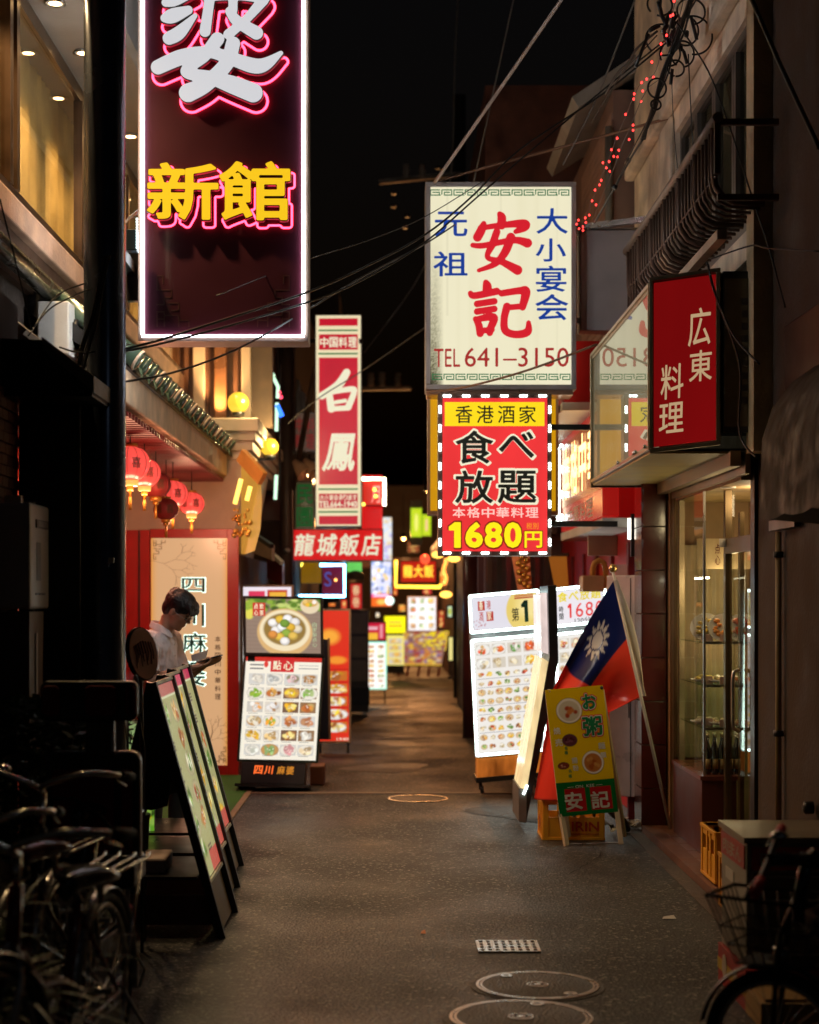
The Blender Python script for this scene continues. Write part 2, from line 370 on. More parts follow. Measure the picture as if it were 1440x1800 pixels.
# ================================================================ THE SETTING
def asphalt(name, col, spk):
    m = bpy.data.materials.new(name); m.use_nodes = True; t = m.node_tree; b = t.nodes['Principled BSDF']
    tc = t.nodes.new('ShaderNodeTexCoord'); vo = t.nodes.new('ShaderNodeTexVoronoi'); vo.inputs['Scale'].default_value = 75; t.links.new(tc.outputs['Object'], vo.inputs[0])
    no = t.nodes.new('ShaderNodeTexNoise'); no.inputs['Scale'].default_value = 1.1; no.inputs['Detail'].default_value = 8; t.links.new(tc.outputs['Object'], no.inputs[0])
    r1 = t.nodes.new('ShaderNodeMapRange'); r1.inputs[1].default_value = .3; r1.inputs[2].default_value = .7; r1.inputs[3].default_value = .65; r1.inputs[4].default_value = 1.35; t.links.new(no.outputs[0], r1.inputs[0])
    sp = t.nodes.new('ShaderNodeSeparateColor'); t.links.new(vo.outputs['Color'], sp.inputs[0])
    r2 = t.nodes.new('ShaderNodeMapRange'); r2.inputs[1].default_value = .86; r2.inputs[2].default_value = 1; r2.inputs[3].default_value = .7; r2.inputs[4].default_value = spk; t.links.new(sp.outputs[0], r2.inputs[0])
    mu = t.nodes.new('ShaderNodeMath'); mu.operation = 'MULTIPLY'; t.links.new(r1.outputs[0], mu.inputs[0]); t.links.new(r2.outputs[0], mu.inputs[1])
    sc = t.nodes.new('ShaderNodeVectorMath'); sc.operation = 'SCALE'; sc.inputs[0].default_value = col; t.links.new(mu.outputs[0], sc.inputs['Scale']); t.links.new(sc.outputs[0], b.inputs['Base Color'])
    r3 = t.nodes.new('ShaderNodeMapRange'); r3.inputs[1].default_value = .35; r3.inputs[2].default_value = .65; r3.inputs[3].default_value = .42; r3.inputs[4].default_value = .68; t.links.new(no.outputs[0], r3.inputs[0]); t.links.new(r3.outputs[0], b.inputs['Roughness'])
    bp = t.nodes.new('ShaderNodeBump'); bp.inputs['Strength'].default_value = .9; bp.inputs['Distance'].default_value = .006; t.links.new(vo.outputs['Distance'], bp.inputs['Height']); t.links.new(bp.outputs[0], b.inputs['Normal'])
    return m
ASPH = asphalt('asphalt', (.027, .0245, .022), 8); ASPH2 = asphalt('brown_asphalt', (.050, .034, .024), 4.5); ASPH3 = asphalt('patched_asphalt', (.14, .10, .075), 1.5)
mb = MB(); mb.wb(-150, -20, -.5, 150, 260, -.004); mb.build('ground', ASPH, kind='structure')
mb = MB(); mb.wb(-2.2, -5, -.2, 1.70, 13.9, 0); mb.build('road', ASPH, kind='structure')
mb = MB(); mb.wb(-2.2, 13.98, -.2, 1.70, 90, .0); mb.build('road', ASPH2, kind='structure')
mb = MB(); mb.wb(-2.2, 13.9, -.2, 1.70, 13.98, .006); mb.build('road_joint', pbr('joint_concrete', (.22, .17, .13), .7, bump=.4, var=.3), kind='structure')
def blob(cx, cy, rx, ry, z, seed, n=22):
    r = random.Random(seed); m = MB(); ph = [r.random()*6.28 for _ in range(3)]
    pts = []
    for i in range(n):
        a = 2*PI*i/n; q = 1+.22*math.sin(2*a+ph[0])+.15*math.sin(3*a+ph[1])+.08*math.sin(5*a+ph[2]); pts.append((cx+rx*q*math.cos(a), -(cy+ry*q*math.sin(a))))
    G = Frame((0, 0, 0), (1, 0, 0), (0, -1, 0))
    return m.add([(a, -b, z) for a, b in pts], [tuple(range(n))])
for i, (cx, cy, rx, ry) in enumerate([(-.05, 16.0, .45, .35), (-.55, 17.3, .3, .2), (.1, 19.5, .4, .25), (-.1, 30, .5, .3)]):
    blob(cx, cy, rx, ry, .004, i).build('road_patch', ASPH3, kind='structure')
ASPH4 = asphalt('old_patch_asphalt', (.030, .027, .024), 2.2)
for i, (cx, cy, rx, ry) in enumerate([(1.0, 12.6, .35, .5)]):
    blob(cx, cy, rx, ry, .0035, 40+i, 30).build('road_patch', ASPH4, kind='structure')
def crack(pts, seed, wd=.006):
    r = random.Random(seed); m = MB(); q = []
    for (x0, y0), (x1, y1) in zip(pts[:-1], pts[1:]):
        for k in range(10): t = k/10; q.append((x0+(x1-x0)*t+r.uniform(-.018, .018), y0+(y1-y0)*t+r.uniform(-.018, .018)))
    vs = []
    for i, (x, y) in enumerate(q):
        w2 = wd*(.4+r.random()); x2, y2 = q[min(i+1, len(q)-1)]; x1_, y1_ = q[max(i-1, 0)]; L_ = math.hypot(x2-x1_, y2-y1_)+1e-6; nx_, ny_ = -(y2-y1_)/L_*w2, (x2-x1_)/L_*w2; vs += [(x+nx_, y+ny_, .0045), (x-nx_, y-ny_, .0045)]
    return m.add(vs, [(2*i+1, 2*i+3, 2*i+2, 2*i) for i in range(len(q)-1)])
for i, pts in enumerate((((1.0, 9.8), (1.3, 10.6), (1.25, 11.6)),)):
    crack(pts, i, .0025).build('road_crack', pbr('crack_dark', (.008, .007, .006), .9), kind='structure')
m = MB(); m.wb(1.60, 5.0, .001, 1.695, 11.55, .006); m.build('gutter_strip', asphalt('gutter_concrete', (.09, .065, .05), 1.6), kind='structure')
# porch step with tiles, right
KERB = pbr('kerb_stone', (.16, .07, .045), .5, bump=.3, var=.3)
pc = tag(MB().wb(1.70, 7.4, -.2, 1.80, 12.0, .05).build('kerb', KERB), kind='structure'); 
po = MB().wb(1.80, 7.4, -.2, 2.1, 12.0, .03).build('porch_floor', pbr('grout', (.05, .04, .035), .9), kind='structure')
TILEF = pbr('floor_tile', (.19, .085, .055), .35, bump=.15, var=.25)
for j in range(15):
    mb = MB(); y0 = 7.42+j*.303; mb.wb(1.803, y0, .025, 2.097, y0+.295, .05); mb.build('paving_tile', TILEF, po, bev=.003)

# ---------------------------------------------------------------- left: the restaurant whose upper window is lit
B = thing('restaurant_building', 'left restaurant building with lit upper window above a beige ledge', 'building', (-2.1, 8, 0))
MB().wb(-6, 6.6, 0, -2.56, 15.5, 2.66).build('wall', DARKB, B); MB().wb(-6, 6.6, 2.72, -2.06, 15.5, 3.55).build('wall', DARKB, B)
MB().wb(-6, 2.5, 3.3, -2.35, 16.1, 8).build('upper_wall', DARKB, B)
MB().wb(-2.5, 6.0, 3.55, -1.97, 16.15, 3.70).build('ledge', pbr('beige_ledge', (.50, .32, .23), .7, bump=.3, var=.25), B, bev=.01)
MB().wb(-2.5, 6.0, 3.30, -2.02, 12.5, 3.549).build('ledge_band', pbr('brown_band', (.07, .035, .02), .6, var=.3), B)
g = MB(); g.tube([(-1.93, 5.5, 3.34), (-1.93, 11.5, 3.32)], .055, 10); g.build('gutter', pbr('green_black_gutter', (.03, .035, .02), .25, .5), B)
soff = MB().wb(-2.4, 5.5, 4.85, -1.55, 16.1, 5.0).build('soffit', pbr('soffit_board', (.26, .22, .18), .7, bump=.2, var=.15), B)
MB().wb(-1.55, 5.5, 4.80, -1.50, 16.1, 5.3).build('fascia', pbr('grey_fascia', (.2, .19, .18), .6), B)
FR = pbr('bronze_frame', (.10, .06, .035), .35, .6, var=.3)
fr = MB(); fr.wb(-2.03, 6, 4.76, -1.985, 16.1, 4.848); fr.wb(-2.03, 6, 3.702, -1.985, 16.1, 3.75)
wf = fr.build('window', FR, B)
for y in (6.9, 8.86, 9.02, 10.9, 12.8, 14.6):
    MB().wb(-2.03, y-.035, 3.75, -1.975, y+.035, 4.76).build('mullion', FR, wf)
MB().wb(-2.01, 6, 3.75, -2.004, 16.1, 4.76).build('pane', glass_mat('window_glass_warm', (.95, .93, .85)), wf)
def curtain(x, y0, y1, z0, z1, mat, parent, seed=0, amp=.018, name='curtain'):
    r = random.Random(seed); n = int((y1-y0)/.03); vs = []
    for i in range(n+1):
        y = y0+(y1-y0)*i/n; o = amp*math.sin(i*1.1+2*math.sin(i*.23)); vs += [(x+o, y, z0), (x+o, y, z1)]
    m = MB(); m.add(vs, [(2*i, 2*i+2, 2*i+3, 2*i+1) for i in range(n)], True)
    return m.build(name, mat, parent)
curtain(-2.2, 9.05, 9.85, 3.72, 4.85, pbr('green_grey_curtain', (.30, .32, .22), .85), B, 1)
curtain(-2.2, 9.9, 16, 3.72, 4.85, pbr('yellow_curtain', (.62, .46, .22), .85), B, 2, .01)
curtain(-2.2, 6, 8.85, 3.72, 4.85, pbr('brown_curtain', (.38, .26, .14), .85), B, 3)
MB().wb(-2.349, 6, 3.6, -2.33, 16.1, 4.9).build('room_wall', pbr('room_wall', (.5, .35, .18), .8), B)
LAMPW = lit('warm_lamp_lens', (1, .62, .25), 22)
for i, y in enumerate((8.45, 9.31, 10.16, 11.08, 12.0, 12.95, 13.9, 14.9)):
    dl = MB(); dl.lathe((-1.84, y, 4.85), [(.062, -.012), (.052, -.012), (.048, .0), (.048, .002)], 20); o = dl.build('downlight', WHITEP, B)
    MB().lathe((-1.84, y, 4.842), [(.046, 0), (.03, -.006), (.0001, -.008)], 16).build('lens', LAMPW, o)
    ld = bpy.data.lights.new('downlight_glow', 'SPOT'); ld.energy = 110; ld.color = (1, .66, .32); ld.spot_size = math.radians(125); ld.spot_blend = .8; ld.shadow_soft_size = .045
    lo = bpy.data.objects.new('downlight_glow', ld); COL.objects.link(lo); lo.location = (-1.84, y, 4.82); lo.rotation_euler = (0, math.radians(-6), 0)
for i, (px_, py_, w_, h_, sd_) in enumerate(()): pass
# brick wall near left
BR = pbr('brown_brick', (.24, .085, .055), .5, bump=.3, var=.35)
bw = thing('brick_wall', 'small brown brick wall at the far left behind the white water heater', 'wall', (-1.75, 7.2, 0))
MB().wb(-2.4, 6.4, 0, -1.672, 7.62, 2.9).build('backing', pbr('mortar', (.05, .035, .028), .9), bw)
k = 0
for r in range(22):
    for c in range(9):
        y = 6.66+c*.11+(r % 2)*.055; z = 1.45+r*.048
        if y+.1 > 7.62: continue
        MB().wb(-1.69, y, z, -1.662+.004*((r*7+c*3) % 3), y+.103, z+.041).build('brick', BR, bw)
dc = thing('dark_column', 'black shuttered column between brick wall and round pole', 'column', (-1.53, 7.85, 0))
MB().wb(-1.672, 7.63, 0, -1.395, 8.05, 2.5).build('column_body', BLACK, dc, bev=.006)
MB().wb(-1.64, 7.60, 0, -1.60, 7.63, 2.45).build('edge_strip', DARKB, dc)
# awnings near left
aw = thing('black_awning', 'black sheet awning with grey sloping edge at far left', 'awning', (-1.75, 7.3, 2.46))
Fd = Frame((0, 7.3, 0))
MB().prism(Fd, [(-2.4, 2.46), (-1.285, 2.46), (-1.285, 2.53), (-1.49, 2.70), (-2.4, 2.74)], 0, -.45).build('awning_body', pbr('awning_black', (.008, .008, .009), .5, .2), aw)
MB().prism(Frame((0, 7.29, 0)), [(-1.50, 2.715), (-1.49, 2.655), (-1.275, 2.475), (-1.275, 2.545)], .0, -.47).build('edge_trim', pbr('dull_zinc', (.13, .11, .10), .5, .5, bump=.5), aw)
aw2 = thing('small_awning', 'grey ribbed awning edge above the black awning', 'awning', (-1.75, 7.6, 2.75))
q0 = P(-60, 500, 7.9); q1 = P(64, 598, 7.9)
for k in range(3):
    MB().bar(q0+Vector((0, 0, -.035*k)), q1+Vector((0, 0, -.035*k)), .5-.1*k, .028).build('ridge', pbr('zinc_sheet', (.24, .22, .2), .45, .5), aw2)
cb = thing('wall_box', 'pale box with dark fan hole on the wall above the awning', 'box', P(128, 610, 9.6))
MB().wb(-1.98, 9.5, 2.95, -1.80, 9.9, 3.25).build('box_body', WHITEP, cb, bev=.01)
MB().lathe((-1.80, 9.7, 3.10), [(.085, 0), (.08, .02), (.0001, .01)], 16, (1, 0, 0)).build('fan_opening', BLACK, cb)

# pole
pl = thing('steel_pole', 'thick dark steel pole rising beside the tall purple sign', 'pole', (-1.31, 7.8, 0))
MB().lathe((-1.315, 7.8, 0), [(.11, 0), (.11, 1.05), (.096, 1.1), (.093, 6.5)], 40).build('shaft', pbr('pole_metal', (.12, .15, .21), .24, .6, var=.25, bump=.08, scale=8), pl)
MB().lathe((-1.315, 7.8, 1.06), [(.118, 0), (.118, .07), (.098, .09)], 40).build('collar', BLACK, pl)
MB().box(yaw(P(196, 985, 7.68), 0), -.012, -.012, 0, .012, .012, .012).build('plate', STEEL, pl)

# ---------------------------------------------------------------- tiled roof of the mapo restaurant
T = thing('tiled_roof', 'green glazed tile eave with plaster fascia over the red lanterns', 'roof', (-1.75, 12.5, 2.6))
TG = pbr('green_glazed_tile', (.05, .085, .055), .22, var=.5, coat=.4); TW = pbr('pale_tile_ring', (.55, .42, .33), .7, var=.3, bump=.4)
MB().prism(Frame((0, 9.6, 0), (1, 0, 0)), [(-1.53, 2.88), (-1.50, 2.91), (-2.05, 3.35), (-2.05, 3.2)], 0, -6.0).build('roof_deck', BLACK, T)
n = 20
for i in range(n):
    y = 9.72+i*(5.9/n)
    m = MB(); pts = [(-1.455, y, 2.955), (-1.62, y, 3.075), (-2.04, y, 3.41)]; m.tube(pts, [.062, .058, .058], 10)
    rt = m.build('roof_tile', TG, T)
    m = MB(); m.lathe((-1.452, y, 2.953), [(.060, 0), (.060, .014), (.045, .022), (.0001, .022)], 14, (.8, 0, -.55)); m.build('tile_cap', TG, rt)
    m = MB(); m.torus((-1.448, y, 2.950), .056, .010, (.8, 0, -.55), 16, 6); m.build('tile_ring', TW if i % 3 == 0 else TG, rt)  # some of the tile end rings are pale
    m = MB(); yy = y+.148
    m.add([(-1.46, yy-.09, 2.93), (-1.45, yy-.045, 2.885), (-1.45, yy, 2.865), (-1.45, yy+.045, 2.885), (-1.46, yy+.09, 2.93), (-2.04, yy-.09, 3.37), (-2.04, yy-.045, 3.33), (-2.04, yy, 3.31), (-2.04, yy+.045, 3.33), (-2.04, yy+.09, 3.37)],
          [(0, 1, 6, 5), (1, 2, 7, 6), (2, 3, 8, 7), (3, 4, 9, 8)], True); m.build('pan_tile', TG, T)
MB().wb(-1.60, 9.6, 2.70, -1.50, 15.48, 2.89).build('fascia', pbr('fascia_plaster', (.60, .43, .28), .8, bump=.35, var=.3), T, bev=.01)
MB().wb(-2.55, 9.6, 2.68, -1.60, 15.48, 2.71).build('soffit_board', REDD, T)
for i in range(49):
    y = 9.62+i*.12; MB().wb(-2.54, y, 2.645, -1.53, y+.055, 2.68).build('soffit_slat', REDD, T)
# corrugated shutter wall below lantern row (red lacquer front)
rw = thing('red_front_wall', 'red lacquered shop front wall behind the man', 'wall', (-2.5, 12, 0))
MB().wb(-2.555, 9.7, 0, -2.5, 15.25, 2.64).build('wall_panel', REDP, rw)
for i in range(6):
    MB().wb(-2.5, 9.9+i*.95, 0.1, -2.47, 10.0+i*.95, 2.6).build('wall_post', REDD, rw)
MB().wb(-2.55, 15.25, 0, -2.172, 15.35, 2.2).build('front_board', REDP, rw)
MB().wb(-2.268, 15.235, 0.0, -2.256, 15.25, 2.2).build('seam', BLACK, rw)

# ---------------------------------------------------------------- cream corner building further on
D = thing('cream_building', 'cream corner building with stepped cornice and brown slatted upper storey', 'building', (-1.9, 16, 0))
MB().prism(Frame((0, 15.52, 0)), [(-4, 0), (-1.52, 0), (-1.52, 1.75), (-1.45, 2.1), (-1.31, 2.85), (-4, 2.85)], 0, -2.5).build('wall', CREAM2, D, bev=.01)
for k, (z0, z1, e) in enumerate([(2.85, 2.93, .0), (2.93, 3.02, .03), (3.02, 3.10, .06), (3.10, 3.22, .09)]):
    MB().wb(-4, 15.50-e, z0+.001, -1.30+e, 20, z1).build('cornice', CREAM2, D, bev=.008)
MB().wb(-4, 16.4, 3.22, -1.36, 20, 7.5).build('upper_wall', pbr('brown_upper_wall', (.16, .08, .045), .6, var=.3, bump=.2), D)
slw = pbr('brown_slat', (.10, .045, .022), .4, var=.4)
for i in range(14):
    x = -2.65+i*.094
    MB().wb(x, 16.34, 3.24, x+.042, 16.399, 6.2).build('slat', slw, D)
for x, wd, mt in ((-1.90, .11, CREAM2), (-1.44, .09, CREAM2), (-1.70, .12, pbr('copper_pilaster', (.35, .16, .07), .3, .5))):
    MB().wb(x, 16.26, 3.24, x+wd, 16.34, 6.2).build('pilaster', mt, D, bev=.01)
MB().wb(-1.355, 16.45, 3.24, -1.16, 16.6, 6.0).build('corner_panel', pbr('taupe_panel', (.22, .15, .1), .6), D)
ul = MB().lathe((-1.64, 16.15, 3.225), [(.04, 0), (.05, .05), (.045, .055)], 16).build('uplight', BLACK, D)
MB().lathe((-1.64, 16.15, 3.278), [(.043, 0), (.0001, .004)], 16).build('lens', LAMPW, ul)
for x in (-1.64, -2.2):
    ld = bpy.data.lights.new('uplight_glow', 'SPOT'); ld.energy = 110; ld.color = (1, .55, .22); ld.spot_size = math.radians(80); ld.spot_blend = .9; ld.shadow_soft_size = .03
    lo = bpy.data.objects.new('uplight_glow', ld); COL.objects.link(lo); lo.location = (x, 16.16, 3.30); lo.rotation_euler = (math.radians(180-12), 0, 0)
MB().wb(-4, 15.6, 0, -1.44, 20, 2.0).build('street_wall', pbr('brown_street_wall', (.12, .07, .045), .7, var=.3), D)
# ---------------------------------------------------------------- right: canopy shop, its building above, dark neighbour
R = thing('canopy_shop_building', 'right shop building with cream upper floor and curved balcony bars', 'building', (1.95, 10.5, 0))
MB().wb(2.0, 9.3, 2.38, 5, 13.4, 3.55).build('wall', DARKB, R)
CW = pbr('weathered_cream', (.70, .60, .47), .85, bump=.45, scale=35, var=.35)
MB().wb(1.9, 11.45, 3.55, 5, 13.4, 8).build('upper_wall', CW, R)
MB().wb(1.9, 9.0, 4.72, 5, 11.45, 8).build('lintel_wall', CW, R)
MB().wb(1.82, 8.95, 4.86, 1.9, 13.4, 5.02).build('string_course', CW, R, bev=.02)
MB().wb(1.86, 11.47, 3.56, 1.899, 11.95, 4.84).build('buttress', CW, R, bev=.02)
MB().wb(1.875, 8.86, 2.36, 2.1, 9.04, 6.5).build('corner_strip', pbr('cream_edge', (.60, .48, .30), .8, bump=.5), R)
MB().wb(1.93, 9.04, 3.44, 5, 11.45, 3.60).build('sill_slab', CW, R)
WFm = pbr('window_frame_grey', (.17, .15, .13), .4, .5); wn = MB(); wn.wb(1.93, 9.04, 4.66, 1.97, 11.45, 4.72); wn.wb(1.93, 9.04, 3.60, 1.97, 11.45, 3.66)
wn = wn.build('window', WFm, R)
for y in (9.07, 9.60, 9.66, 10.2, 10.26, 10.8, 10.86, 11.4): MB().wb(1.925, y-.025, 3.66, 1.975, y+.025, 4.66).build('mullion', WFm, wn)
MB().wb(1.95, 9.06, 3.66, 1.956, 11.42, 4.66).build('pane', glass_mat('dark_glass', (.6, .6, .55)), wn)
curtain(1.99, 9.05, 11.4, 3.6, 4.7, pbr('dim_curtain', (.60, .50, .38), .9), R, 5)
MB().wb(1.905, 12.6, 3.9, 1.915, 12.75, 4.3).build('stain_plate', WIREG, R)
# balcony
BM = pbr('rusty_railing', (.09, .05, .035), .5, .3, bump=.3, var=.4)
rl = MB().tube([(1.64, 8.6, 4.02), (1.64, 11.95, 4.02)], .028, 10).build('handrail', pbr('worn_handrail', (.24, .19, .15), .5, .3, bump=.5), R)
for k in range(31):
    y = 8.72+k*.104
    m = MB(); pts = [(1.64, y, 4.0), (1.64, y, 3.76), (1.65, y, 3.70), (1.69, y, 3.645), (1.75, y, 3.62), (1.90, y, 3.61)]
    m.tube(pts, .009 if k % 5 else .017, 6); m.build('bar', BM, R)
MB().tube([(1.645, 8.66, 3.74), (1.645, 11.93, 3.74)], .008, 6).build('rail', BM, R)
MB().bar((1.64, 8.62, 4.0), (1.95, 8.62, 4.0), .03).build('bracket', BM, R); MB().bar((1.64, 8.62, 3.62), (1.95, 8.62, 3.62), .03).build('bracket', BM, R)
MB().bar((1.64, 8.62, 4.0), (1.64, 8.62, 3.74), .03).build('bracket', BM, R)
for y in (11.5, 11.62, 11.74, 11.86): MB().tube([(1.64, y, 4.0), (1.64, y, 3.5), (1.66, y, 3.3), (1.7, y, 3.05)], .008, 6).build('bar', BM, R)
MB().bar((1.68, 8.7, 3.45), (1.68, 11.9, 3.45), .05).build('beam', CREAM, R)
# near dark wall
N = thing('dark_neighbour_building', 'unlit dark brown building filling the right edge', 'building', (2.2, 7.5, 0))
NW = pbr('dark_render', (.06, .038, .026), .85, bump=.4, var=.3)
MB().wb(1.975, 5.6, 0, 5, 9.30, 9).build('wall', NW, N)
MB().wb(1.955, 9.22, 0, 2.0, 9.32, 2.4).build('corner_post', BLACK, N)
MB().tube([(1.945, 8.6, .3), (1.945, 8.6, 1.93)], .016, 10).build('downpipe', pbr('ochre_pipe', (.34, .24, .11), .5, var=.3), N)
for z in (.9, 1.8): MB().lathe((1.945, 8.6, z), [(.026, 0), (.026, .03)], 12).build('pipe_clip', BLACK, N)
MB().wb(1.93, 8.2, 1.94, 1.96, 8.75, 1.99).build('beam', BLACK, N)
MB().wb(1.95, 7.7, 2.62, 1.974, 8.5, 2.95).build('vent_panel', BLACK, N, bev=.008)
MB().wb(1.94, 7.9, 2.50, 1.974, 8.35, 2.6).build('meter', pbr('dull_timber', (.1, .06, .03), .7), N)
MB().lathe((1.96, 7.95, .62), [(.03, 0), (.03, .04), (.015, .05)], 10, (-1, 0, 0)).build('valve', BLACK, N)
ca = thing('curved_awning', 'weathered curved dark awning on the right edge', 'awning', (1.9, 8, 1.9))
m = MB(); prof = [(1.97, 2.66), (1.88, 2.63), (1.78, 2.56), (1.69, 2.44), (1.645, 2.30), (1.634, 1.95)]
nn = 12
vs = [(x, 5.7+1.9*i/nn, z-.015*abs(math.sin(i*PI/3))) for i in range(nn+1) for x, z in prof]; np_ = len(prof)
m.add(vs, [(i*np_+k, (i+1)*np_+k, (i+1)*np_+k+1, i*np_+k+1) for i in range(nn) for k in range(np_-1)], True)
AWM = pbr('weathered_canvas', (.05, .040, .028), .85, bump=.6, scale=14, var=.5, vscale=9); m.build('canvas', AWM, ca)
m = MB(); y = 7.6; m.add([(x, y, z) for x, z in prof]+[(1.97, y, 1.95)], [tuple(range(7))]); m.add([(1.634, 5.7, 1.95), (1.634, 7.6, 1.95), (1.97, 7.6, 1.92), (1.97, 5.7, 1.92)], [(0, 1, 2, 3)]); m.build('awning_end', pbr('dark_canvas', (.05, .04, .03), .9, bump=.4), ca)

# canopy light box over the shop
CB = thing('canopy_light_box', 'boxed shop canopy with red sign end and glassy street side', 'sign', (1.6, 9.2, 2.38))
CF = pbr('bronze_aluminium', (.34, .27, .17), .35, .7, var=.25)
f0 = Frame((1.374, 9.12, 2.40), Vector((1.735-1.374, -.10, .035)), (0, .0, 1)); W0 = .375; H0 = .845
MB().box(f0, 0, 0, -.06, W0, H0+.04, -.004).build('end_panel_back', CF, CB)
m = frame_boxes(MB(), f0, 0, -.03, W0, H0+.06, .022, -.004, .02); m.build('end_frame', CF, CB, bev=.003)
MB().box(f0, .024, .0, -.003, W0-.024, H0+.03, .004).build('red_panel', lit('dim_red_panel', L(150, 14, 16), .55, .1), CB)
m = MB(); CRM = lit('dim_cream_letter', L(225, 190, 145), .62)
for ch, (x0, y0, x1, y1) in {'広': (.205, .50, .30, .70), '東': (.21, .31, .305, .475), '料': (.06, .235, .155, .42), '理': (.05, .055, .155, .215)}.items():
    put_text(m, f0, ch, x0, y0+.01, x1+.025, y1+.01, n=.0055, off=.012, shear=.03)
m.build('lettering', CRM, CB)
sr = Frame((1.374, 11.8, 2.40), (0, -1, 0)); LS = 2.68; HS = .87
MB().box(sr, 0, 0, -.05, LS, HS, -.012).build('side_panel', lit('acrylic_with_glow', L(205, 198, 160), .28, .3), CB)  # weak emission put into the unlit acrylic to make it look milky
MB().box(sr, 0.02, .02, -.011, LS-.02, HS-.02, -.006).build('side_glass', glass_mat('sign_glass', (.92, .92, .9), .012), CB)
frame_boxes(MB(), sr, 0, -.012, LS, HS+.012, .022, -.055, .008).build('side_frame', CF, CB, bev=.003)
MB().wb(1.376, 9.14, 3.24, 1.9, 11.78, 3.26).build('top_cover', CF, CB)
SOF = pbr('soffit_metal', (.50, .40, .14), .55, .1, var=.12)
MB().wb(1.376, 9.15, 2.385, 1.95, 11.82, 2.398).build('soffit_backing', BLACK, CB)
for i in range(3):
    sp_ = MB().wb(1.385, 9.16+i*.888, 2.372, 1.80, 9.16+i*.888+.88, 2.384).build('soffit_panel', SOF, CB)
MB().wb(1.80, 9.1, 2.30, 1.86, 11.8, 2.384).build('shutter_rail', CF, CB, bev=.004)
MB().wb(1.88, 9.1, 2.26, 1.91, 11.8, 2.384).build('shutter_rail', CF, CB, bev=.004)
MB().wb(1.373, 11.79, 2.36, 1.95, 11.84, 3.28).build('end_frame', BLACK, CB)
m = MB(); [m.ball((1.36, y, 2.412), .012, 8, 6) for y in (9.2, 9.55, 9.62, 10.3)]; m.build('bolt_head', CHROME, CB)
side = thing('side_light_box', 'dim narrow glass case beside the red canopy sign', 'sign', (1.84, 9.0, 2.5))
MB().wb(1.745, 9.0, 2.47, 1.93, 9.2, 3.32).build('case', BLACK, side)
MB().wb(1.75, 8.99, 2.50, 1.90, 8.999, 3.28).build('case_panel', pbr('dull_glass_panel', (.13, .10, .06), .2, coat=.5), side)
for k in range(9): MB().wb(1.84, 8.98, 2.62+k*.065, 1.87, 8.989, 2.655+k*.065).build('louvre', DARKB, side)

# shop front
S = thing('shop_front', 'glazed shop front with display case, steel door and red tiled pillar', 'shop front', (1.95, 10.5, 0))
PT = pbr('oxblood_tile', (.085, .014, .012), .18, var=.25, coat=.5)
MB().wb(1.706, 11.62, 0, 1.90, 11.95, 2.37).build('pillar_core', pbr('pillar_grout', (.16, .11, .09), .8), S)
for k in range(8):
    MB().wb(1.702, 11.60, .006+k*.297, 1.86, 11.62, .006+k*.297+.29).build('tile', PT, S, bev=.002)
    MB().wb(1.695, 11.62, .006+k*.297, 1.706, 11.95, .006+k*.297+.29).build('tile', PT, S, bev=.002)
WDF = pbr('bronze_door_frame', (.14, .095, .045), .35, .6, var=.2)
for y, x in ((11.56, 1.87), (11.44, 1.885), (11.30, 1.90)): MB().wb(x, y, .05, x+.035, y+.05, 2.26).build('frame_post', WDF if y > 11.5 else CF, S)
MB().wb(1.875, 10.30, .52, 1.881, 11.28, 2.24).build('pane', GLASS, S)
MB().wb(1.885, 10.28, .52, 2.06, 10.286, 2.24).build('pane', GLASS, S)
MB().wb(1.872, 10.275, .52, 1.886, 10.29, 2.24).build('glass_joint', STEEL, S)
MB().wb(1.86, 10.26, .05, 2.07, 11.3, .50).build('case_base', pbr('mahogany', (.11, .022, .012), .45, var=.2), S, bev=.004)
MB().wb(1.85, 10.25, .50, 2.08, 11.31, .525).build('case_top', pbr('mahogany_edge', (.18, .045, .025), .3), S)
MB().wb(2.4, 9.5, 0, 2.45, 11.9, 2.4).build('inner_wall', pbr('inner_wall', (.32, .2, .1), .7, var=.2), S)
MB().wb(1.87, 11.5, 0, 2.5, 11.56, 2.4).build('inner_wall', pbr('inner_wall', (.32, .2, .1), .7, var=.2), S)
MB().wb(1.9, 9.3, 2.24, 2.5, 11.6, 2.37).build('ceiling', pbr('ceiling_board', (.4, .27, .12), .7), S)
m = MB(); vs = []; nn = 30
for i in range(nn+1): vs += [(1.90+i*.45/nn, 11.42+.015*math.sin(i*1.7), .53), (1.90+i*.45/nn, 11.42+.015*math.sin(i*1.7), 1.95)]
m.add(vs, [(2*i, 2*i+2, 2*i+3, 2*i+1) for i in range(nn)], True); m.build('drape', pbr('beige_drape', (.42, .33, .2), .8), S)
MB().wb(1.92, 10.75, 1.78, 2.35, 10.77, 1.97).build('valance', pbr('valance_paper', (.55, .42, .24), .7), S)
m = MB(); column_text(m, yaw((2.02, 10.745, 1.80), 0), '点心', 0.01, 0, .045, .14, n=.001, off=.01); m.build('lettering', lit('red_paper_ink', L(150, 40, 30), .12), S)
for z in (.80, 1.06, 1.32): 
    MB().wb(1.89, 10.32, z, 2.38, 11.2, z+.008).build('shelf', glass_mat('shelf_glass', (.7, .85, .75), .05), S)
    MB().wb(1.888, 10.312, z-.004, 2.38, 10.32, z+.014).build('shelf_edge', STEEL, S)
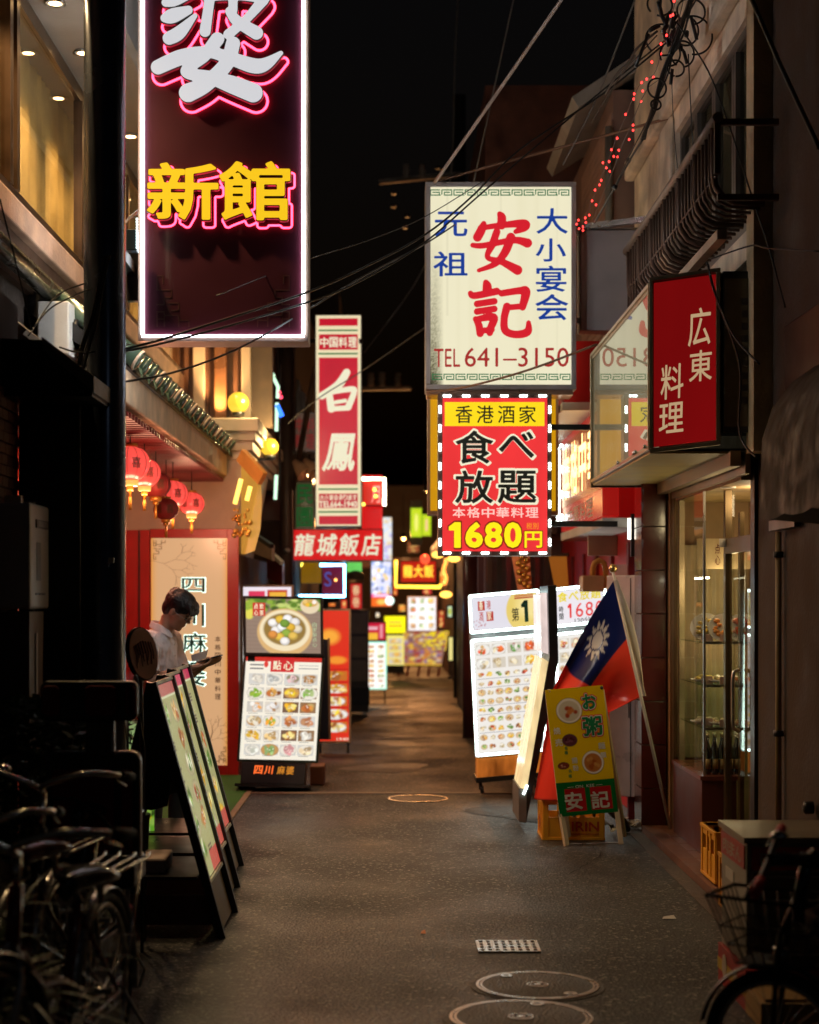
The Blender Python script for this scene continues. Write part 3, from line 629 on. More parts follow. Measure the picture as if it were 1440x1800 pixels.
# door
DR = MB().wb(1.99, 10.20, .05, 2.03, 10.26, 2.24).build('door', WDF, S)
MB().wb(1.99, 9.36, .05, 2.03, 9.42, 2.24).build('door_stile', WDF, DR); MB().wb(1.99, 9.42, 1.86, 2.03, 10.2, 1.95).build('door_rail', WDF, DR); MB().wb(1.99, 9.42, .05, 2.03, 10.2, .2).build('door_rail', WDF, DR)
MB().wb(2.005, 9.42, .2, 2.011, 10.2, 1.86).build('door_glass', GLASS, DR)
MB().tube([(1.99, 9.78, .83), (1.955, 9.78, .85), (1.95, 9.78, .9), (1.95, 9.78, 1.12), (1.955, 9.78, 1.17), (1.99, 9.78, 1.19)], .012, 8).build('handle', STEEL, DR)
MB().wb(2.035, 9.99, .05, 2.06, 10.05, 2.1).build('door_post', WDF, S)
MB().box(yaw((2.00, 10.19, 1.9), 0), -.05, 0, 0, .03, .05, .004).build('sticker', WHITEP, S)
tb = MB().tube([(1.93, 10.9, 1.72), (2.02, 10.88, 1.725)], .006, 8).build('case_lamp', lit('case_tube', (1, .9, .65), 14), S)
for (x, y, z, e, sz) in ((2.1, 10.75, 1.7, 2.2, .1), (2.15, 10.7, 1.25, .9, .08), (2.15, 10.6, .78, .5, .08), (2.15, 9.9, 2.2, 2.0, .1)):
    ld = bpy.data.lights.new('case_glow', 'POINT'); ld.energy = e*4; ld.color = (1, .75, .42); ld.shadow_soft_size = sz
    lo = bpy.data.objects.new('case_glow', ld); COL.objects.link(lo); lo.location = (x, y, z)
for k, (px, py) in enumerate(((1280, 858), (1306, 842))):
    c = P(px, py, 9.9+.2*k); sh = MB().lathe(c, [(.045, 0), (.045, .13), (.0001, .13)], 20).build('pendant_lamp', WHITEP, S)
    MB().lathe(c+Vector((0, 0, .004)), [(.04, 0), (.0001, .001)], 16).build('lens', lit('pendant_lens', (1, .5, .15), 6), sh)
# panel box on the far end of the upper floor
pb = thing('white_panel_box', 'plain grey-white metal box sign back beside the cream lantern sign', 'box', (1.6, 12.4, 3.54))
MB().wb(1.36, 12.35, 3.53, 1.88, 12.55, 4.26).build('box_body', pbr('grey_white_sheet', (.42, .40, .40), .55, .1, var=.12, bump=.1), pb, bev=.008)
MB().wb(1.345, 12.34, 4.262, 1.89, 12.56, 4.275).build('top_edge', STEEL, pb)
# ---------------------------------------------------------------- red shop beyond
RS = thing('red_shop_building', 'red shop building with white canopies beyond the flag', 'building', (1.8, 14, 0))
MB().wb(1.78, 12.0, 0, 5, 18, 3.6).build('wall', REDP, RS)
MB().wb(1.25, 12.6, 2.98, 1.779, 15.4, 3.04).build('canopy', WHITEP, RS, bev=.005)
MB().wb(1.28, 12.65, 3.04, 1.779, 15.35, 3.5).build('canopy_box', REDP, RS)
MB().wb(1.50, 12.2, 2.10, 1.779, 15.2, 2.17).build('lower_canopy', WHITEP, RS, bev=.005)
MB().wb(1.55, 13.5, 1.93, 1.779, 13.56, 2.09).build('beam', pbr('tan_beam', (.3, .2, .14), .6), RS)
MB().wb(1.70, 12.3, 0, 1.775, 12.36, 2.0).build('post', REDD, RS)
for i in range(5): MB().wb(1.755, 12.7+i*1.0, .1, 1.779, 12.8+i*1.0, 2.0).build('post', REDD, RS)
hd = MB(); hd.tube([P(1042, 1040, 13.0), P(1042, 1000, 13.0), P(1045, 990, 13.0), P(1053, 985, 13.0), P(1062, 990, 13.0), P(1065, 1000, 13.0), P(1065, 1035, 13.0)], .022, 10); hd.build('hook_pipe', pbr('mustard_pipe', (.62, .36, .08), .5), RS)
MB().wb(X(1022, 13), 12.9, Z(1040, 13), X(1060, 13), 13.15, Z(1012, 13)).build('canister', pbr('tan_canister', (.5, .32, .18), .6), RS, bev=.01)
GB = thing('brown_shop_building', 'brown timber shop front behind the glowing menu boards', 'building', (1.3, 20, 0))
MB().wb(.98, 18.0, 0, 5, 26, 7).build('wall', pbr('brown_timber_front', (.11, .04, .025), .5, var=.5, bump=.3), GB)
for i in range(7):
    x = 1.0+i*.10; MB().wb(x, 17.95, 0.3, x+.05, 17.998, 2.2).build('panel', [WOOD, DARKB, REDD][i % 3], GB)
MB().wb(.92, 18.3, 0, 1.05, 18.5, 2.4).build('column', pbr('maroon_column', (.09, .02, .02), .35, coat=.3), GB)
MB().lathe((.93, 19.5, 0), [(.13, 0), (.13, 2.3)], 20).build('column', pbr('maroon_column', (.09, .02, .02), .35, coat=.3), GB)
MB().wb(.78, 17.6, 2.25, 1.7, 18.0, 2.45).build('canopy', WOOD, GB)
# small clapboard house above the red shop
HB = thing('clapboard_house', 'clapboard upper storey under a slanting grey eave', 'building', (1.9, 15, 3.6))
MB().wb(1.74, 13.45, 3.6, 5, 18, 5.6).build('wall', pbr('clapboard_back', (.2, .12, .1), .8), HB)
for i in range(26): MB().wb(1.728, 13.46, 3.62+i*.07, 1.739, 15.6, 3.68+i*.07).build('board', pbr('pinkish_board', (.30, .19, .16), .7, var=.2), HB)
MB().prism(Frame((0, 13.3, 0)), [(1.45, 5.42), (1.40, 5.5), (3.5, 6.9), (3.5, 6.7)], 0, -2.2).build('eave', pbr('grey_eave', (.26, .24, .22), .7), HB)
MB().tube([(1.70, 13.42, 3.6), (1.70, 13.42, 5.3)], .03, 8).build('downpipe', WIREG, HB)
# ---------------------------------------------------------------- far left / far right rows
def far_block(name, label, x0, y0, x1, y1, h, mat, seed, side):
    b = thing(name, label, 'building', ((x0+x1)/2, (y0+y1)/2, 0)); r = random.Random(seed)
    MB().wb(x0, y0, 0, x1, y1, h).build('wall', mat, b)
    xf = x1 if side < 0 else x0; s = 1 if side < 0 else -1
    n = int((y1-y0)/1.3)
    for k in range(n):
        for z in (3.2, 5.6):
            if z+1 > h: continue
            y = y0+.3+k*1.3; f = MB(); fr = Frame((xf, y, z), (0, s, 0)) if side < 0 else Frame((xf, y+.8, z), (0, -1, 0))
            o = frame_boxes(MB(), fr, 0, 0, .8, 1.0, .05, 0, .04).build('window', WFm, b)
            MB().box(fr, .05, .05, .002, .75, .95, .012).build('pane', pbr('far_pane', (.02, .02, .02), .1), o)
    MB().wb(min(xf, xf+s*.25), y0+.1, 2.55, max(xf, xf+s*.25), y1-.1, 2.75).build('canopy', WOOD, b)
    MB().wb(x0+.02, y0-.06, 2.5, x1-.02, y0-.001, 2.8).build('front_beam', REDD, b)
    return b
far_block('left_shop_building', 'brown shop building right behind the brown utility pole', -6, 20.1, -1.15, 27, 5.5, pbr('far_brown', (.10, .06, .04), .8, var=.3), 1, -1)
far_block('left_corner_building', 'dark building deep along the left side of the alley', -6, 27.2, -.85, 40, 6.5, pbr('far_dark', (.05, .035, .03), .8, var=.3), 2, -1)
far_block('right_timber_building', 'dark building deep along the right side of the alley', 1.15, 26.2, 6, 40, 7.5, pbr('far_maroon', (.08, .03, .025), .8, var=.3), 3, 1)
far_block('end_building', 'unlit building closing the far end of the alley', -6, 52, 6, 60, 5.0, pbr('far_end', (.045, .03, .022), .8, var=.3), 4, -1)
# lamps deep in the alley (warm shop lamps) : fitting + light
for i, (x, y, z, e, c) in enumerate([(.55, 30, 3.0, 150, (1, .36, .10)), (-.4, 37, 3.1, 220, (1, .42, .13)), (.3, 46, 3.2, 400, (1, .45, .15)), (.5, 22.5, 3.0, 14, (1, .45, .15))]):
    lp = thing('alley_lamp', ['small amber lamp under the brown canopy on the right', 'amber lamp hanging deep in the alley on the left', 'amber lamp hanging at the far end of the alley', 'amber lamp hanging past the red price sign'][i], 'lamp', (x, y, z), 'amber alley lamps')
    MB().lathe((x, y, z), [(.02, .12), (.09, .04), (.1, 0)], 16).build('shade', BLACK, lp); MB().ball((x, y, z), .05, 12, 8).build('bulb', lit('amber_bulb', (1, .5, .12), 12), lp)
    MB().tube([(x, y, z+.1), (x, y, z+1.2)], .008, 6).build('cord', WIRE, lp)
    ld = bpy.data.lights.new('lamp_glow', 'POINT'); ld.energy = e*1.1; ld.color = c; ld.shadow_soft_size = .08
    lo = bpy.data.objects.new('lamp_glow', ld); COL.objects.link(lo); lo.location = (x, y, z-.12)
# ================================================================ SIGNS
def px_frame(px0, py1, d): return Frame(P(px0, py1, d))           # lower left corner of a camera-facing panel
# ---- tall purple sign
d = 9.0; k = d/FPX
S1 = thing('tall_sign', 'tall dark purple sign with yellow and white characters in a white LED border', 'sign', P(392, 600, d))
F = px_frame(243, 600, d); W = 299*k; H = 640*k
MB().box(F, 0, 0, -.22, W, H, -.012).build('housing', pbr('sign_housing', (.40, .26, .20), .5, .2), S1, bev=.005)
MB().box(F, .012, .02, -.011, W-.012, H, .0).build('face_panel', pbr('purple_panel', (.10, .010, .028), .5, var=.1, coat=.3), S1)
fm = MB(); frame_boxes(fm, F, 0, 0, W, H, .016, -.011, .004); fm.build('frame', pbr('salmon_frame', (.5, .32, .26), .4, .3), S1)
for (a0, b0, a1, b1) in ((.020, .020, W-.020, .034), (.020, .036, .034, H), (W-.034, .036, W-.020, H)):
    MB().box(F, a0, b0, .001, a1, b1, .014).build('led_strip', LEDW, S1, bev=.004)
for (a0, b0, a1, b1) in ((.020, .020, W-.020, .034), (.020, .036, .034, H), (W-.034, .036, W-.020, H)): MB().box(F, a0, b0, -.234, a1, b1, -.221).build('led_strip', LEDB, S1)  # unseen strips added behind the sign to light the surfaces beyond it
fm = MB()
for i in range(int(H/.012)):
    for a in (.016, W-.0165): fm.ball(F(a, .04+i*.012, .016), .0028, 6, 4)
fm.build('led_dots', LEDM, S1, kind='stuff')
BLK = pbr('letter_edge', (.03, .022, .015), .4)
YEL = lit('yellow_letter', L(255, 205, 30), .92, gloss=False); WHL = lit('white_letter', L(226, 226, 230), .85, gloss=False)
NEON = lit('red_neon', (1, .04, .09), 8, gloss=False)
xin = [  # 新 / 館 built from thick rounded glyphs standing off the panel
 ('新', (262, 392, 387, 292)), ('館', (388, 393, 512, 290))]
for ch, (x0, y1, x1, y0) in xin:
    b = (x0-243)*k, (600-y1)*k, (x1-243)*k, (600-y0)*k
    dx, dy = .012, -.022
    text_contour(MB(), F, ch, b[0]-.012+.010, b[1]-.012-.013, b[2]+.012+.006, b[3]+.010-.013, n=.003, off=.07, r=.0055).build('neon_tube', NEON, S1)
    put_text(MB(), F, ch, b[0]-.003, b[1]-.005, b[2]+.003, b[3]+.003, n=.045, off=.048, depth=.03).build('character_edge', BLK, S1)
    put_text(MB(), F, ch, b[0], b[1], b[2], b[3], n=.078, off=.034).build('character', YEL, S1)
PO = [[(760, 35, 40), (800, 20, 62), (880, -10, 40)], [(755, 105, 40), (790, 95, 66), (860, 70, 40)], [(775, 195, 60), (820, 170, 60), (890, 95, 22)],
      [(960, -20, 50), (950, 60, 46), (935, 165, 50)], [(940, 12, 36), (1080, 4, 42), (1200, 14, 52)], [(1195, 25, 50), (1120, 110, 40), (1040, 178, 46)], [(1045, 75, 40), (1080, 120, 50), (1165, 172, 60)],
      [(1060, -60, 46), (1060, 70, 40)],
      [(725, 325, 66), (830, 280, 70), (950, 258, 52), (1060, 290, 60), (1180, 320, 66), (1275, 262, 20)],
      [(990, 200, 62), (930, 275, 56), (850, 345, 50), (960, 372, 60), (1060, 405, 80), (1150, 440, 86)], [(1060, 220, 64), (1030, 310, 66), (940, 400, 72), (860, 440, 84)]]
bx = (690, -60, 1290, 480); sc = 1/2.5714
def pob(F, dx, dy): return dict(a0=(690*sc-243)*k+dx, a1=(1290*sc-243)*k+dx, b0=(600-480*sc)*k+dy, b1=(600+60*sc)*k+dy)
q = pob(F, .010, -.022); 
for st in PO: pass
V_, F_, C_ = brush_geo(PO, bx, q['a0'], q['b0'], q['a1'], q['b1'], .010, .005); contour_tube(MB(), F, V_, C_, .0065, .006).build('neon_tube', NEON, S1)
q = pob(F, 0, 0)
brush(MB(), F, PO, bx, q['a0'], q['b0'], q['a1'], q['b1'], n=.045, depth=.028, grow=.0035).build('character_edge', BLK, S1)
brush(MB(), F, PO, bx, q['a0'], q['b0'], q['a1'], q['b1'], n=.082, depth=0, grow=0).build('character', WHL, S1)
fret = [[(0, 0), (0, 2), (1, 2), (1, 1), (0, 1)], [(0, 3), (1, 3), (1, 4), (2, 4), (2, 5), (0, 5)], [(1, 0), (1, 1.5), (3, 1.5), (3, 0)], [(2, 2.2), (3, 2.2), (3, 3.2), (1.6, 3.2)], [(3, .8), (4.4, .8), (4.4, 0)], [(0, 5), (0, 7), (.8, 7), (.8, 6)]]
def fretwork(F, cx, cy, s, sx, sy, t, n, m):
    for ln in fret:
        for (a, b), (c, e) in zip(ln[:-1], ln[1:]):
            x0, x1 = sorted((cx+sx*a*s, cx+sx*c*s)); y0, y1 = sorted((cy+sy*b*s, cy+sy*e*s)); m.box(F, x0-t/2, y0-t/2, n, x1+t/2, y1+t/2, n+.002)
    return m
m = MB(); fretwork(F, .10, .08, .038, 1, 1, .006, .001, m); m.build('corner_fretwork', pbr('faded_gold_print', (.16, .06, .05), .4), S1)
m = MB(); fretwork(F, W-.10, .08, .038, -1, 1, .006, .001, m); m.build('corner_fretwork', pbr('faded_gold_print', (.16, .06, .05), .4), S1)
MB().bar((-1.38, 7.9, 3.35), (-1.40, 9.12, 3.35), .06).build('bracket', BLACK, S1)
MB().bar((-1.385, 9.12, 3.18), (-1.385, 9.12, 3.5), .06).build('bracket', BLACK, S1)

# ---- cream lantern sign
d = 12.2; k = d/FPX
S2 = thing('cream_sign', 'large cream light box sign with red and blue characters and a telephone number', 'sign', P(880, 685, d))
F = Frame(P(748, 685, d), (1, -.0, 0)); W = 265*k; H = 365*k
fx = lambda x: (x-748)*k; fy = lambda y: (685-y)*k
MB().box(F, 0, 0, -.30, W, H, -.03).build('housing', pbr('grey_housing', (.33, .31, .31), .5, .3, bump=.1), S2, bev=.006)
frame_boxes(MB(), F, 0, 0, W, H, .036, -.03, .012).build('frame', pbr('pale_sign_frame', (.46, .43, .43), .4, .4, var=.15), S2, bev=.004)
def cpaint(p):
    x, y = p.x, p.y; W_, H_ = p.w, p.h
    tube = .84+.12*np.cos((x/W_*4+.5)*2*PI)*.5
    base = lin(np.array((247, 240, 205))/255.); p.c = np.ones(p.c.shape)*base
    g = rng.random((26,)); xs = np.linspace(0, W_, 26); st = np.interp(x, xs, g)
    p.mixm((st-.5)*.22, (205, 195, 140))
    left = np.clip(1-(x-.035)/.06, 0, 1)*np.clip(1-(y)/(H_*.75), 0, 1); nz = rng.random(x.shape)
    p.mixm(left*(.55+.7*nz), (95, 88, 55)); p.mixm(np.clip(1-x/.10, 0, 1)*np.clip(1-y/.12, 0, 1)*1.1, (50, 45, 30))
    p.mixm(np.clip(1-abs(x-W_*.12)/.006, 0, 1)*(y > H_*.35)*.35, (150, 140, 90)); p.mixm(np.clip(1-abs(x-W_*.5)/.005, 0, 1)*(y > H_*.82)*.4, (150, 140, 90))
    p.mixm(np.clip(1-abs(x-W_*.9)/.01, 0, 1)*.12, (170, 165, 120))
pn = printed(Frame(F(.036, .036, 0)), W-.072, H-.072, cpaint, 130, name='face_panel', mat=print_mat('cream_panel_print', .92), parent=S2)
MB().box(F, .036, .036, -.306, W-.036, H-.036, -.301).build('added_back_glow', lit('unseen_back_glow', L(250, 242, 210), 1.6), S2)  # unseen glowing back face, added to light the street beyond
# no tubes are built inside the box: the face and back panels emit the light
RL = lit('red_sign_ink', L(222, 28, 44), .85, gloss=False); BL = lit('blue_sign_ink', L(12, 62, 160), .8, gloss=False); GL = lit('green_sign_ink', L(14, 112, 62), .75, gloss=False); DR2 = lit('dark_red_ink', L(175, 42, 40), .8, gloss=False)
AN = [[(818, 330, 14), (830, 352, 34), (828, 398, 34)], [(722, 388, 14), (708, 425, 34), (684, 470, 36)], [(700, 415, 14), (840, 396, 20), (960, 388, 34), (968, 408, 34), (915, 436, 12)],
      [(800, 438, 26), (775, 510, 26), (745, 590, 14), (830, 618, 22), (925, 668, 40)], [(885, 470, 36), (850, 560, 32), (790, 630, 20), (692, 670, 6)], [(656, 518, 12), (720, 520, 18), (900, 488, 22), (985, 505, 38)]]
KI = [[(735, 742, 16), (742, 765, 36), (742, 800, 38)], [(642, 808, 14), (668, 822, 24), (800, 796, 26)], [(682, 872, 22), (785, 856, 22)], [(682, 918, 22), (785, 902, 22)],
      [(672, 962, 14), (692, 1000, 26), (700, 1050, 26)], [(675, 966, 18), (780, 952, 30), (762, 1020, 26), (758, 1046, 22)], [(700, 1034, 18), (770, 1028, 18)],
      [(830, 808, 22), (940, 792, 26), (975, 800, 38), (955, 890, 26)], [(862, 894, 18), (955, 886, 18)], [(862, 888, 30), (845, 960, 26), (852, 1032, 28), (915, 1056, 28), (985, 1040, 30), (992, 985, 10)]]
zs = 1/3.4286
def zb(bx): return fx(640+bx[0]*zs), fy(280+bx[3]*zs), fx(640+bx[2]*zs), fy(280+bx[1]*zs)
for st, bx in ((AN, (650, 330, 1000, 685)), (KI, (636, 740, 1010, 1075))):
    a0, b0, a1, b1 = zb(bx); brush(MB(), F, st, bx, a0, b0, a1, b1, n=.0015, grow=.011).build('character', RL, S2)
for ch, (x0, y0, x1, y1) in {'元': (764, 372, 822, 416), '祖': (762, 442, 822, 486), '大': (943, 366, 998, 411), '小': (942, 419, 995, 460), '宴': (942, 467, 996, 513), '会': (941, 517, 999, 563)}.items():
    put_text(MB(), F, ch, fx(x0), fy(y1), fx(x1), fy(y0), n=.0015, off=.019).build('character', BL, S2)
m = MB(); put_text(m, F, 'TEL', fx(763), fy(645), fx(809), fy(613), n=.0015, off=.004); put_text(m, F, '641–3150', fx(817), fy(645), fx(1000), fy(611), n=.0015, off=.006); m.build('lettering', DR2, S2)
def meander(m, F, a0, b0, a1, b1, n):
    cnt = 6; wd = (a1-a0)/cnt; t = (b1-b0)*.17
    def bx(x0, y0, x1, y1): m.box(F, x0, y0, n, x1, y1, n+.001)
    for i in range(cnt):
        A = a0+i*wd; E_ = A+wd*.95; h = b1-b0; M_ = (A+E_)/2
        bx(A, b0, A+t, b1); bx(A+t, b1-t, M_-t, b1); bx(A+t, b0, M_-t*.3, b0+t); bx(M_-2.2*t, b0+t, M_-t*1.2, b0+h*.62); bx(A+2.2*t, b0+h*.45, M_-2.2*t, b0+h*.62)
        bx(M_+.2*t, b0+t, M_+1.2*t, b1); bx(M_+1.2*t, b1-t, E_, b1); bx(E_-t, b0, E_, b1-t); bx(M_+2.6*t, b0, E_-t, b0+t); bx(M_+2.6*t, b0+t, M_+3.5*t, b0+h*.62); bx(M_+3.5*t, b0+h*.45, E_-2.2*t, b0+h*.62)
m = MB(); meander(m, F, fx(756), fy(344), fx(1003), fy(333), .0015); meander(m, F, fx(760), fy(668), fx(1005), fy(657), .0015); m.build('meander_border', GL, S2)
MB().bar(F(W, H*.8, -.15), Vector((1.9, 12.0, F(0, H*.8, 0).z)), .04).build('bracket', STEEL, S2); MB().bar(F(W, H*.35, -.15), Vector((1.36, 12.4, F(0, H*.35, 0).z)), .04).build('bracket', STEEL, S2)
MB().box(F, .01, -.035, -.29, W-.02, -.002, -.01).build('drip_tray', pbr('copper_tray', (.45, .27, .2), .3, .6), S2)

# ---- red price sign
d = 12.05; k = d/FPX
S3 = thing('red_price_sign', 'red all-you-can-eat sign with yellow 1680 price ringed by LED dots', 'sign', P(868, 975, d))
F = px_frame(770, 977, d); fx = lambda x: (x-770)*k; fy = lambda y: (977-y)*k; W = fx(970); H = fy(692)
MB().box(F, 0, 0, -.16, W, H, -.004).build('housing', pbr('sign_edge_brown', (.12, .07, .06), .4, .4), S3, bev=.004)
RED = lit('red_panel_light', L(244, 58, 60), .95, .22, vscale=2.2); MB().box(F, fx(778), fy(969), -.003, fx(962), fy(700), .004).build('face_panel', RED, S3)
MB().box(F, fx(782), fy(749), .0045, fx(957), fy(707), .007).build('title_panel', lit('yellow_panel_light', L(250, 218, 30), 1.0, .15, vscale=3), S3)
INK = pbr('sign_black_ink', (.02, .03, .025), .5); INKW = lit('ivory_outline', L(240, 235, 205), .95, gloss=False); IV = INKW
m = MB(); row_text(m, F, '香港酒家', fx(797), fy(744), fx(946), fy(713), n=.0075, off=.012, gap=.2); m.build('lettering', pbr('sign_black_ink', (.02, .03, .025), .5), S3)
for i, (ch, (x0, y0, x1, y1)) in enumerate({'食': (800, 756, 868, 816), 'べ': (876, 758, 940, 806), '放': (799, 826, 868, 886), '題': (874, 826, 944, 886)}.items()):
    e = 3.2
    put_text(MB(), F, ch, fx(x0-e), fy(y1+e), fx(x1+e), fy(y0-e), n=.006, off=.055).build('character_outline', INKW, S3)
    put_text(MB(), F, ch, fx(x0+1), fy(y1-1), fx(x1-1), fy(y0+1), n=.009, off=.026).build('character', INK, S3)
m = MB(); row_text(m, F, '本格中華料理', fx(794), fy(910), fx(948), fy(892), n=.006, off=.022, gap=.12); m.build('lettering', lit('pale_pink_letter', L(255, 200, 190), 1.0, gloss=False), S3)
YL = lit('yellow_price', L(255, 232, 20), 1.0, gloss=False); OR = lit('orange_shadow', L(150, 30, 15), .6, gloss=False)
for i, ch in enumerate('1680'):
    x0 = (789, 818, 852, 886)[i]; x1 = (810, 849, 883, 917)[i]; o_ = .03 if i == 0 else .062
    put_text(MB(), F, ch, fx(x0-2.2), fy(966), fx(x1+2.2), fy(915), n=.0055, off=o_+.013).build('character_outline', OR, S3)
    put_text(MB(), F, ch, fx(x0), fy(963), fx(x1), fy(918), n=.0085, off=o_).build('character', YL, S3)
put_text(MB(), F, '円', fx(920.5), fy(964.5), fx(954.5), fy(932.5), n=.0055, off=.05).build('character_outline', OR, S3)
put_text(MB(), F, '円', fx(922), fy(963), fx(953), fy(934), n=.0085, off=.03).build('character', YL, S3)
m = MB(); row_text(m, F, '税別', fx(925), fy(930), fx(947), fy(919), n=.006, off=.015); m.build('lettering', lit('orange_small', L(250, 150, 30), .9, gloss=False), S3)
nled = 0
def led(a, b, horiz):
    m = MB()
    for q in (-1, 0, 1): m.lathe(F(a+q*.019*horiz, b+q*.019*(1-horiz), .006), [(.009, 0), (.008, .006), (.0001, .009)], 10, F.n)
    m.build('led_module', LEDM, S3)
for i in range(6):
    for y in (696, 972): led(fx(786+i*33.6), fy(y), 1)
for i in range(8):
    for x in (773.5, 966.5): led(fx(x), fy(720+i*33.3), 0)
MB().bar(F(W, H*.8, -.08), (1.5, 12.15, F(0, H*.8, 0).z), .04).build('bracket', BLACK, S3); MB().bar(F(W, H*.2, -.08), (1.6, 12.15, F(0, H*.2, 0).z), .04).build('bracket', BLACK, S3)
# ---- yellow slab sign behind
d = 12.7; k = d/FPX
SY = thing('yellow_slab_sign', 'plain yellow glowing sign slab showing behind the red price sign', 'sign', P(765, 905, d))
F = px_frame(752, 905, d); MB().box(F, 0, 0, -.2, 230*k, 215*k, -.004).build('housing', pbr('brown_sign_edge', (.25, .15, .1), .5), SY)
MB().box(F, .02, .03, -.003, 225*k, 205*k, .003).build('face_panel', lit('amber_yellow_panel', L(222, 160, 12), .8, .2), SY)
# ---- orange letter sign (street-parallel) under the white canopy
SO = thing('bulb_letter_sign', 'street-side sign with glowing orange bulb letters under the white canopy', 'sign', (1.52, 13.7, 2.17))
F = Frame((1.50, 15.15, 2.18), (0, -1, 0)); LW = 2.95
MB().box(F, 0, 0, -.12, LW, .8, 0).build('housing', lit('red_side_panel', L(200, 30, 25), .5, .2), SO)
MB().box(F, .12, .2, .001, LW, .74, .006).build('glow_panel', lit('amber_glow_panel', L(205, 95, 40), .3, .25), SO)
m = MB()
for i, ch in enumerate('本格中華'): put_text(m, F, ch, .35+i*.62, .25, .85+i*.62, .70, n=.02, off=.03)
m.build('bulb_letters', lit('orange_bulbs', (1, .62, .25), 3.2, gloss=False), SO)
m = MB(); row_text(m, F, '中華料理', .5, .03, 2.4, .17, n=.002, off=.02); m.build('lettering', WHITEP, SO)
MB().tube([F(.06, .1, .03), F(.06, .72, .03)], .013, 8).build('neon_tube', lit('cream_tube', (1, .85, .6), 5), SO)
m = MB(); [m.ball(F(a, b, .03), .014, 8, 6) for a in (.0, .3) for b in (.1, .13, .30, .33, .52, .55, .74)]; m.build('led_dots', LEDM, SO, kind='stuff')
# small vertical sign at pillar
SV = thing('small_vertical_sign', 'small red and yellow vertical sign beside the tiled pillar', 'sign', P(1122, 980, 12.1))
F = px_frame(1112, 978, 12.1); kk = 12.1/FPX
MB().box(F, -.01, 0, -.05, .075, 75*kk, 0).build('housing', BLACK, SV); 
printed(Frame(F(.03, .04, .002)), .045, .25, lambda p: (p.rect(0, 0, 1, .09, (240, 190, 30)), p.rect(0, .09, 1, .2, (220, 40, 30)), p.rect(0, .2, 1, .3, (250, 240, 220))), 200, parent=SV)
MB().box(F, -.035, .12, .0, -.012, .27, .01).build('side_lamp', lit('small_white_lamp', (1, .95, .8), 3), SV)

# ---- tall red/white sign further on
d = 18.0; k = d/FPX
S4 = thing('narrow_red_sign', 'narrow tall red sign with two large white characters and cream edges', 'sign', P(595, 930, d))
F = Frame(P(554, 928, d), (1, 0, .004)); fx = lambda x: (x-554)*k; fy = lambda y: (928-y)*k; W = fx(636); H = fy(553)
MB().box(F, 0, 0, -.2, W, H, -.004).build('housing', pbr('dark_sign_case', (.06, .04, .035), .4), S4)
IVP = lit('ivory_panel', L(240, 225, 185), .9, .06); RP = lit('crimson_panel', L(208, 22, 48), .85, .22, vscale=1.2)
MB().box(F, .01, .02, -.003, W-.01, H-.01, .003).build('face_panel', IVP, S4)
for y0, y1 in ((560, 573), (588, 615), (629, 852), (868, 893), (907, 922)): MB().box(F, fx(561), fy(y1), .0035, fx(629), fy(y0), .008).build('red_panel', RP, S4)
GL2 = lit('green_line', L(30, 130, 60), .7, gloss=False)
for y in (581, 622, 860, 900): MB().box(F, fx(560), fy(y+1.3), .0035, fx(629), fy(y-1.3), .007).build('green_line', GL2, S4)
m = MB(); row_text(m, F, '中国料理', fx(562), fy(611), fx(628), fy(593), n=.0085, off=.03, gap=.1); m.build('lettering', IV, S4)
HAKU = [[(600, 445, 60), (560, 540, 60), (645, 612, 26)], [(820, 450, 50), (760, 540, 60), (650, 610, 50)], [(700, 600, 46), (715, 700, 52)], [(700, 590, 30), (850, 565, 40), (870, 590, 40), (830, 690, 46)], [(745, 655, 26), (810, 645, 26)], [(720, 700, 36), (815, 695, 36)]]
HAKU = HAKU[1:]
q = (640, 445, 890, 715); zs = 300/1174
def zb(bx): return fx(400+bx[0]*zs), fy(540+bx[3]*zs), fx(400+bx[2]*zs), fy(540+bx[1]*zs)
a0, b0, a1, b1 = zb(q); brush(MB(), F, HAKU, q, a0, b0, a1, b1, n=.0085).build('character', IV, S4)
q = (650, 870, 880, 1130); a0, b0, a1, b1 = zb(q); put_text(MB(), F, '鳳', a0, b0, a1, b1, n=.0085, off=.032, shear=.2).build('character', IV, S4)
m = MB(); row_text(m, F, '大小宴会承ります', fx(562), fy(879.5), fx(628), fy(870), n=.0085, off=.02); put_text(m, F, 'TEL664-1940', fx(561), fy(892), fx(628), fy(881), n=.0085, off=.03); m.build('lettering', IV, S4)
MB().bar(P(636, 600, d), P(502, 600, 19), .05).build('bracket', BLACK, S4); MB().bar(F(-.0, 1.7, -.1), P(515, 860, 19), .05).build('bracket', WOOD, S4)

def simple_sign(name, label, px0, py0, px1, py1, d, panel, th=.15, case=None, fr=.015, cat='sign', group=None, frm=None, raised=0):
    k = d/FPX; T = thing(name, label, cat, P((px0+px1)/2, py1, d), group); F = px_frame(px0, py1, d); W = (px1-px0)*k; H = (py1-py0)*k
    MB().box(F, 0, 0, -th, W, H, -.004).build('housing', case or BLACK, T)
    frame_boxes(MB(), F, 0, 0, W, H, fr, -.003, .012).build('frame', frm or case or BLACK, T)
    if callable(panel): printed(Frame(F(fr, fr, 0)), W-2*fr, H-2*fr, panel, 3200/d/2.2/4, name='print', parent=T, mat=PFAR)
    elif panel: MB().box(F, fr, fr, -.003, W-fr, H-fr, .003).build('face_panel', panel, T)
    return T, F, k, W, H
T, F, k, W, H = simple_sign('red_horizontal_sign', 'red horizontal sign with four brushed white characters below the narrow red sign', 515, 930, 674, 986, 20.05, lit('red_far_panel', L(222, 24, 26), .9, .12), case=pbr('sign_edge_brown', (.12, .07, .06), .4, .4), fr=.01)
m = MB()
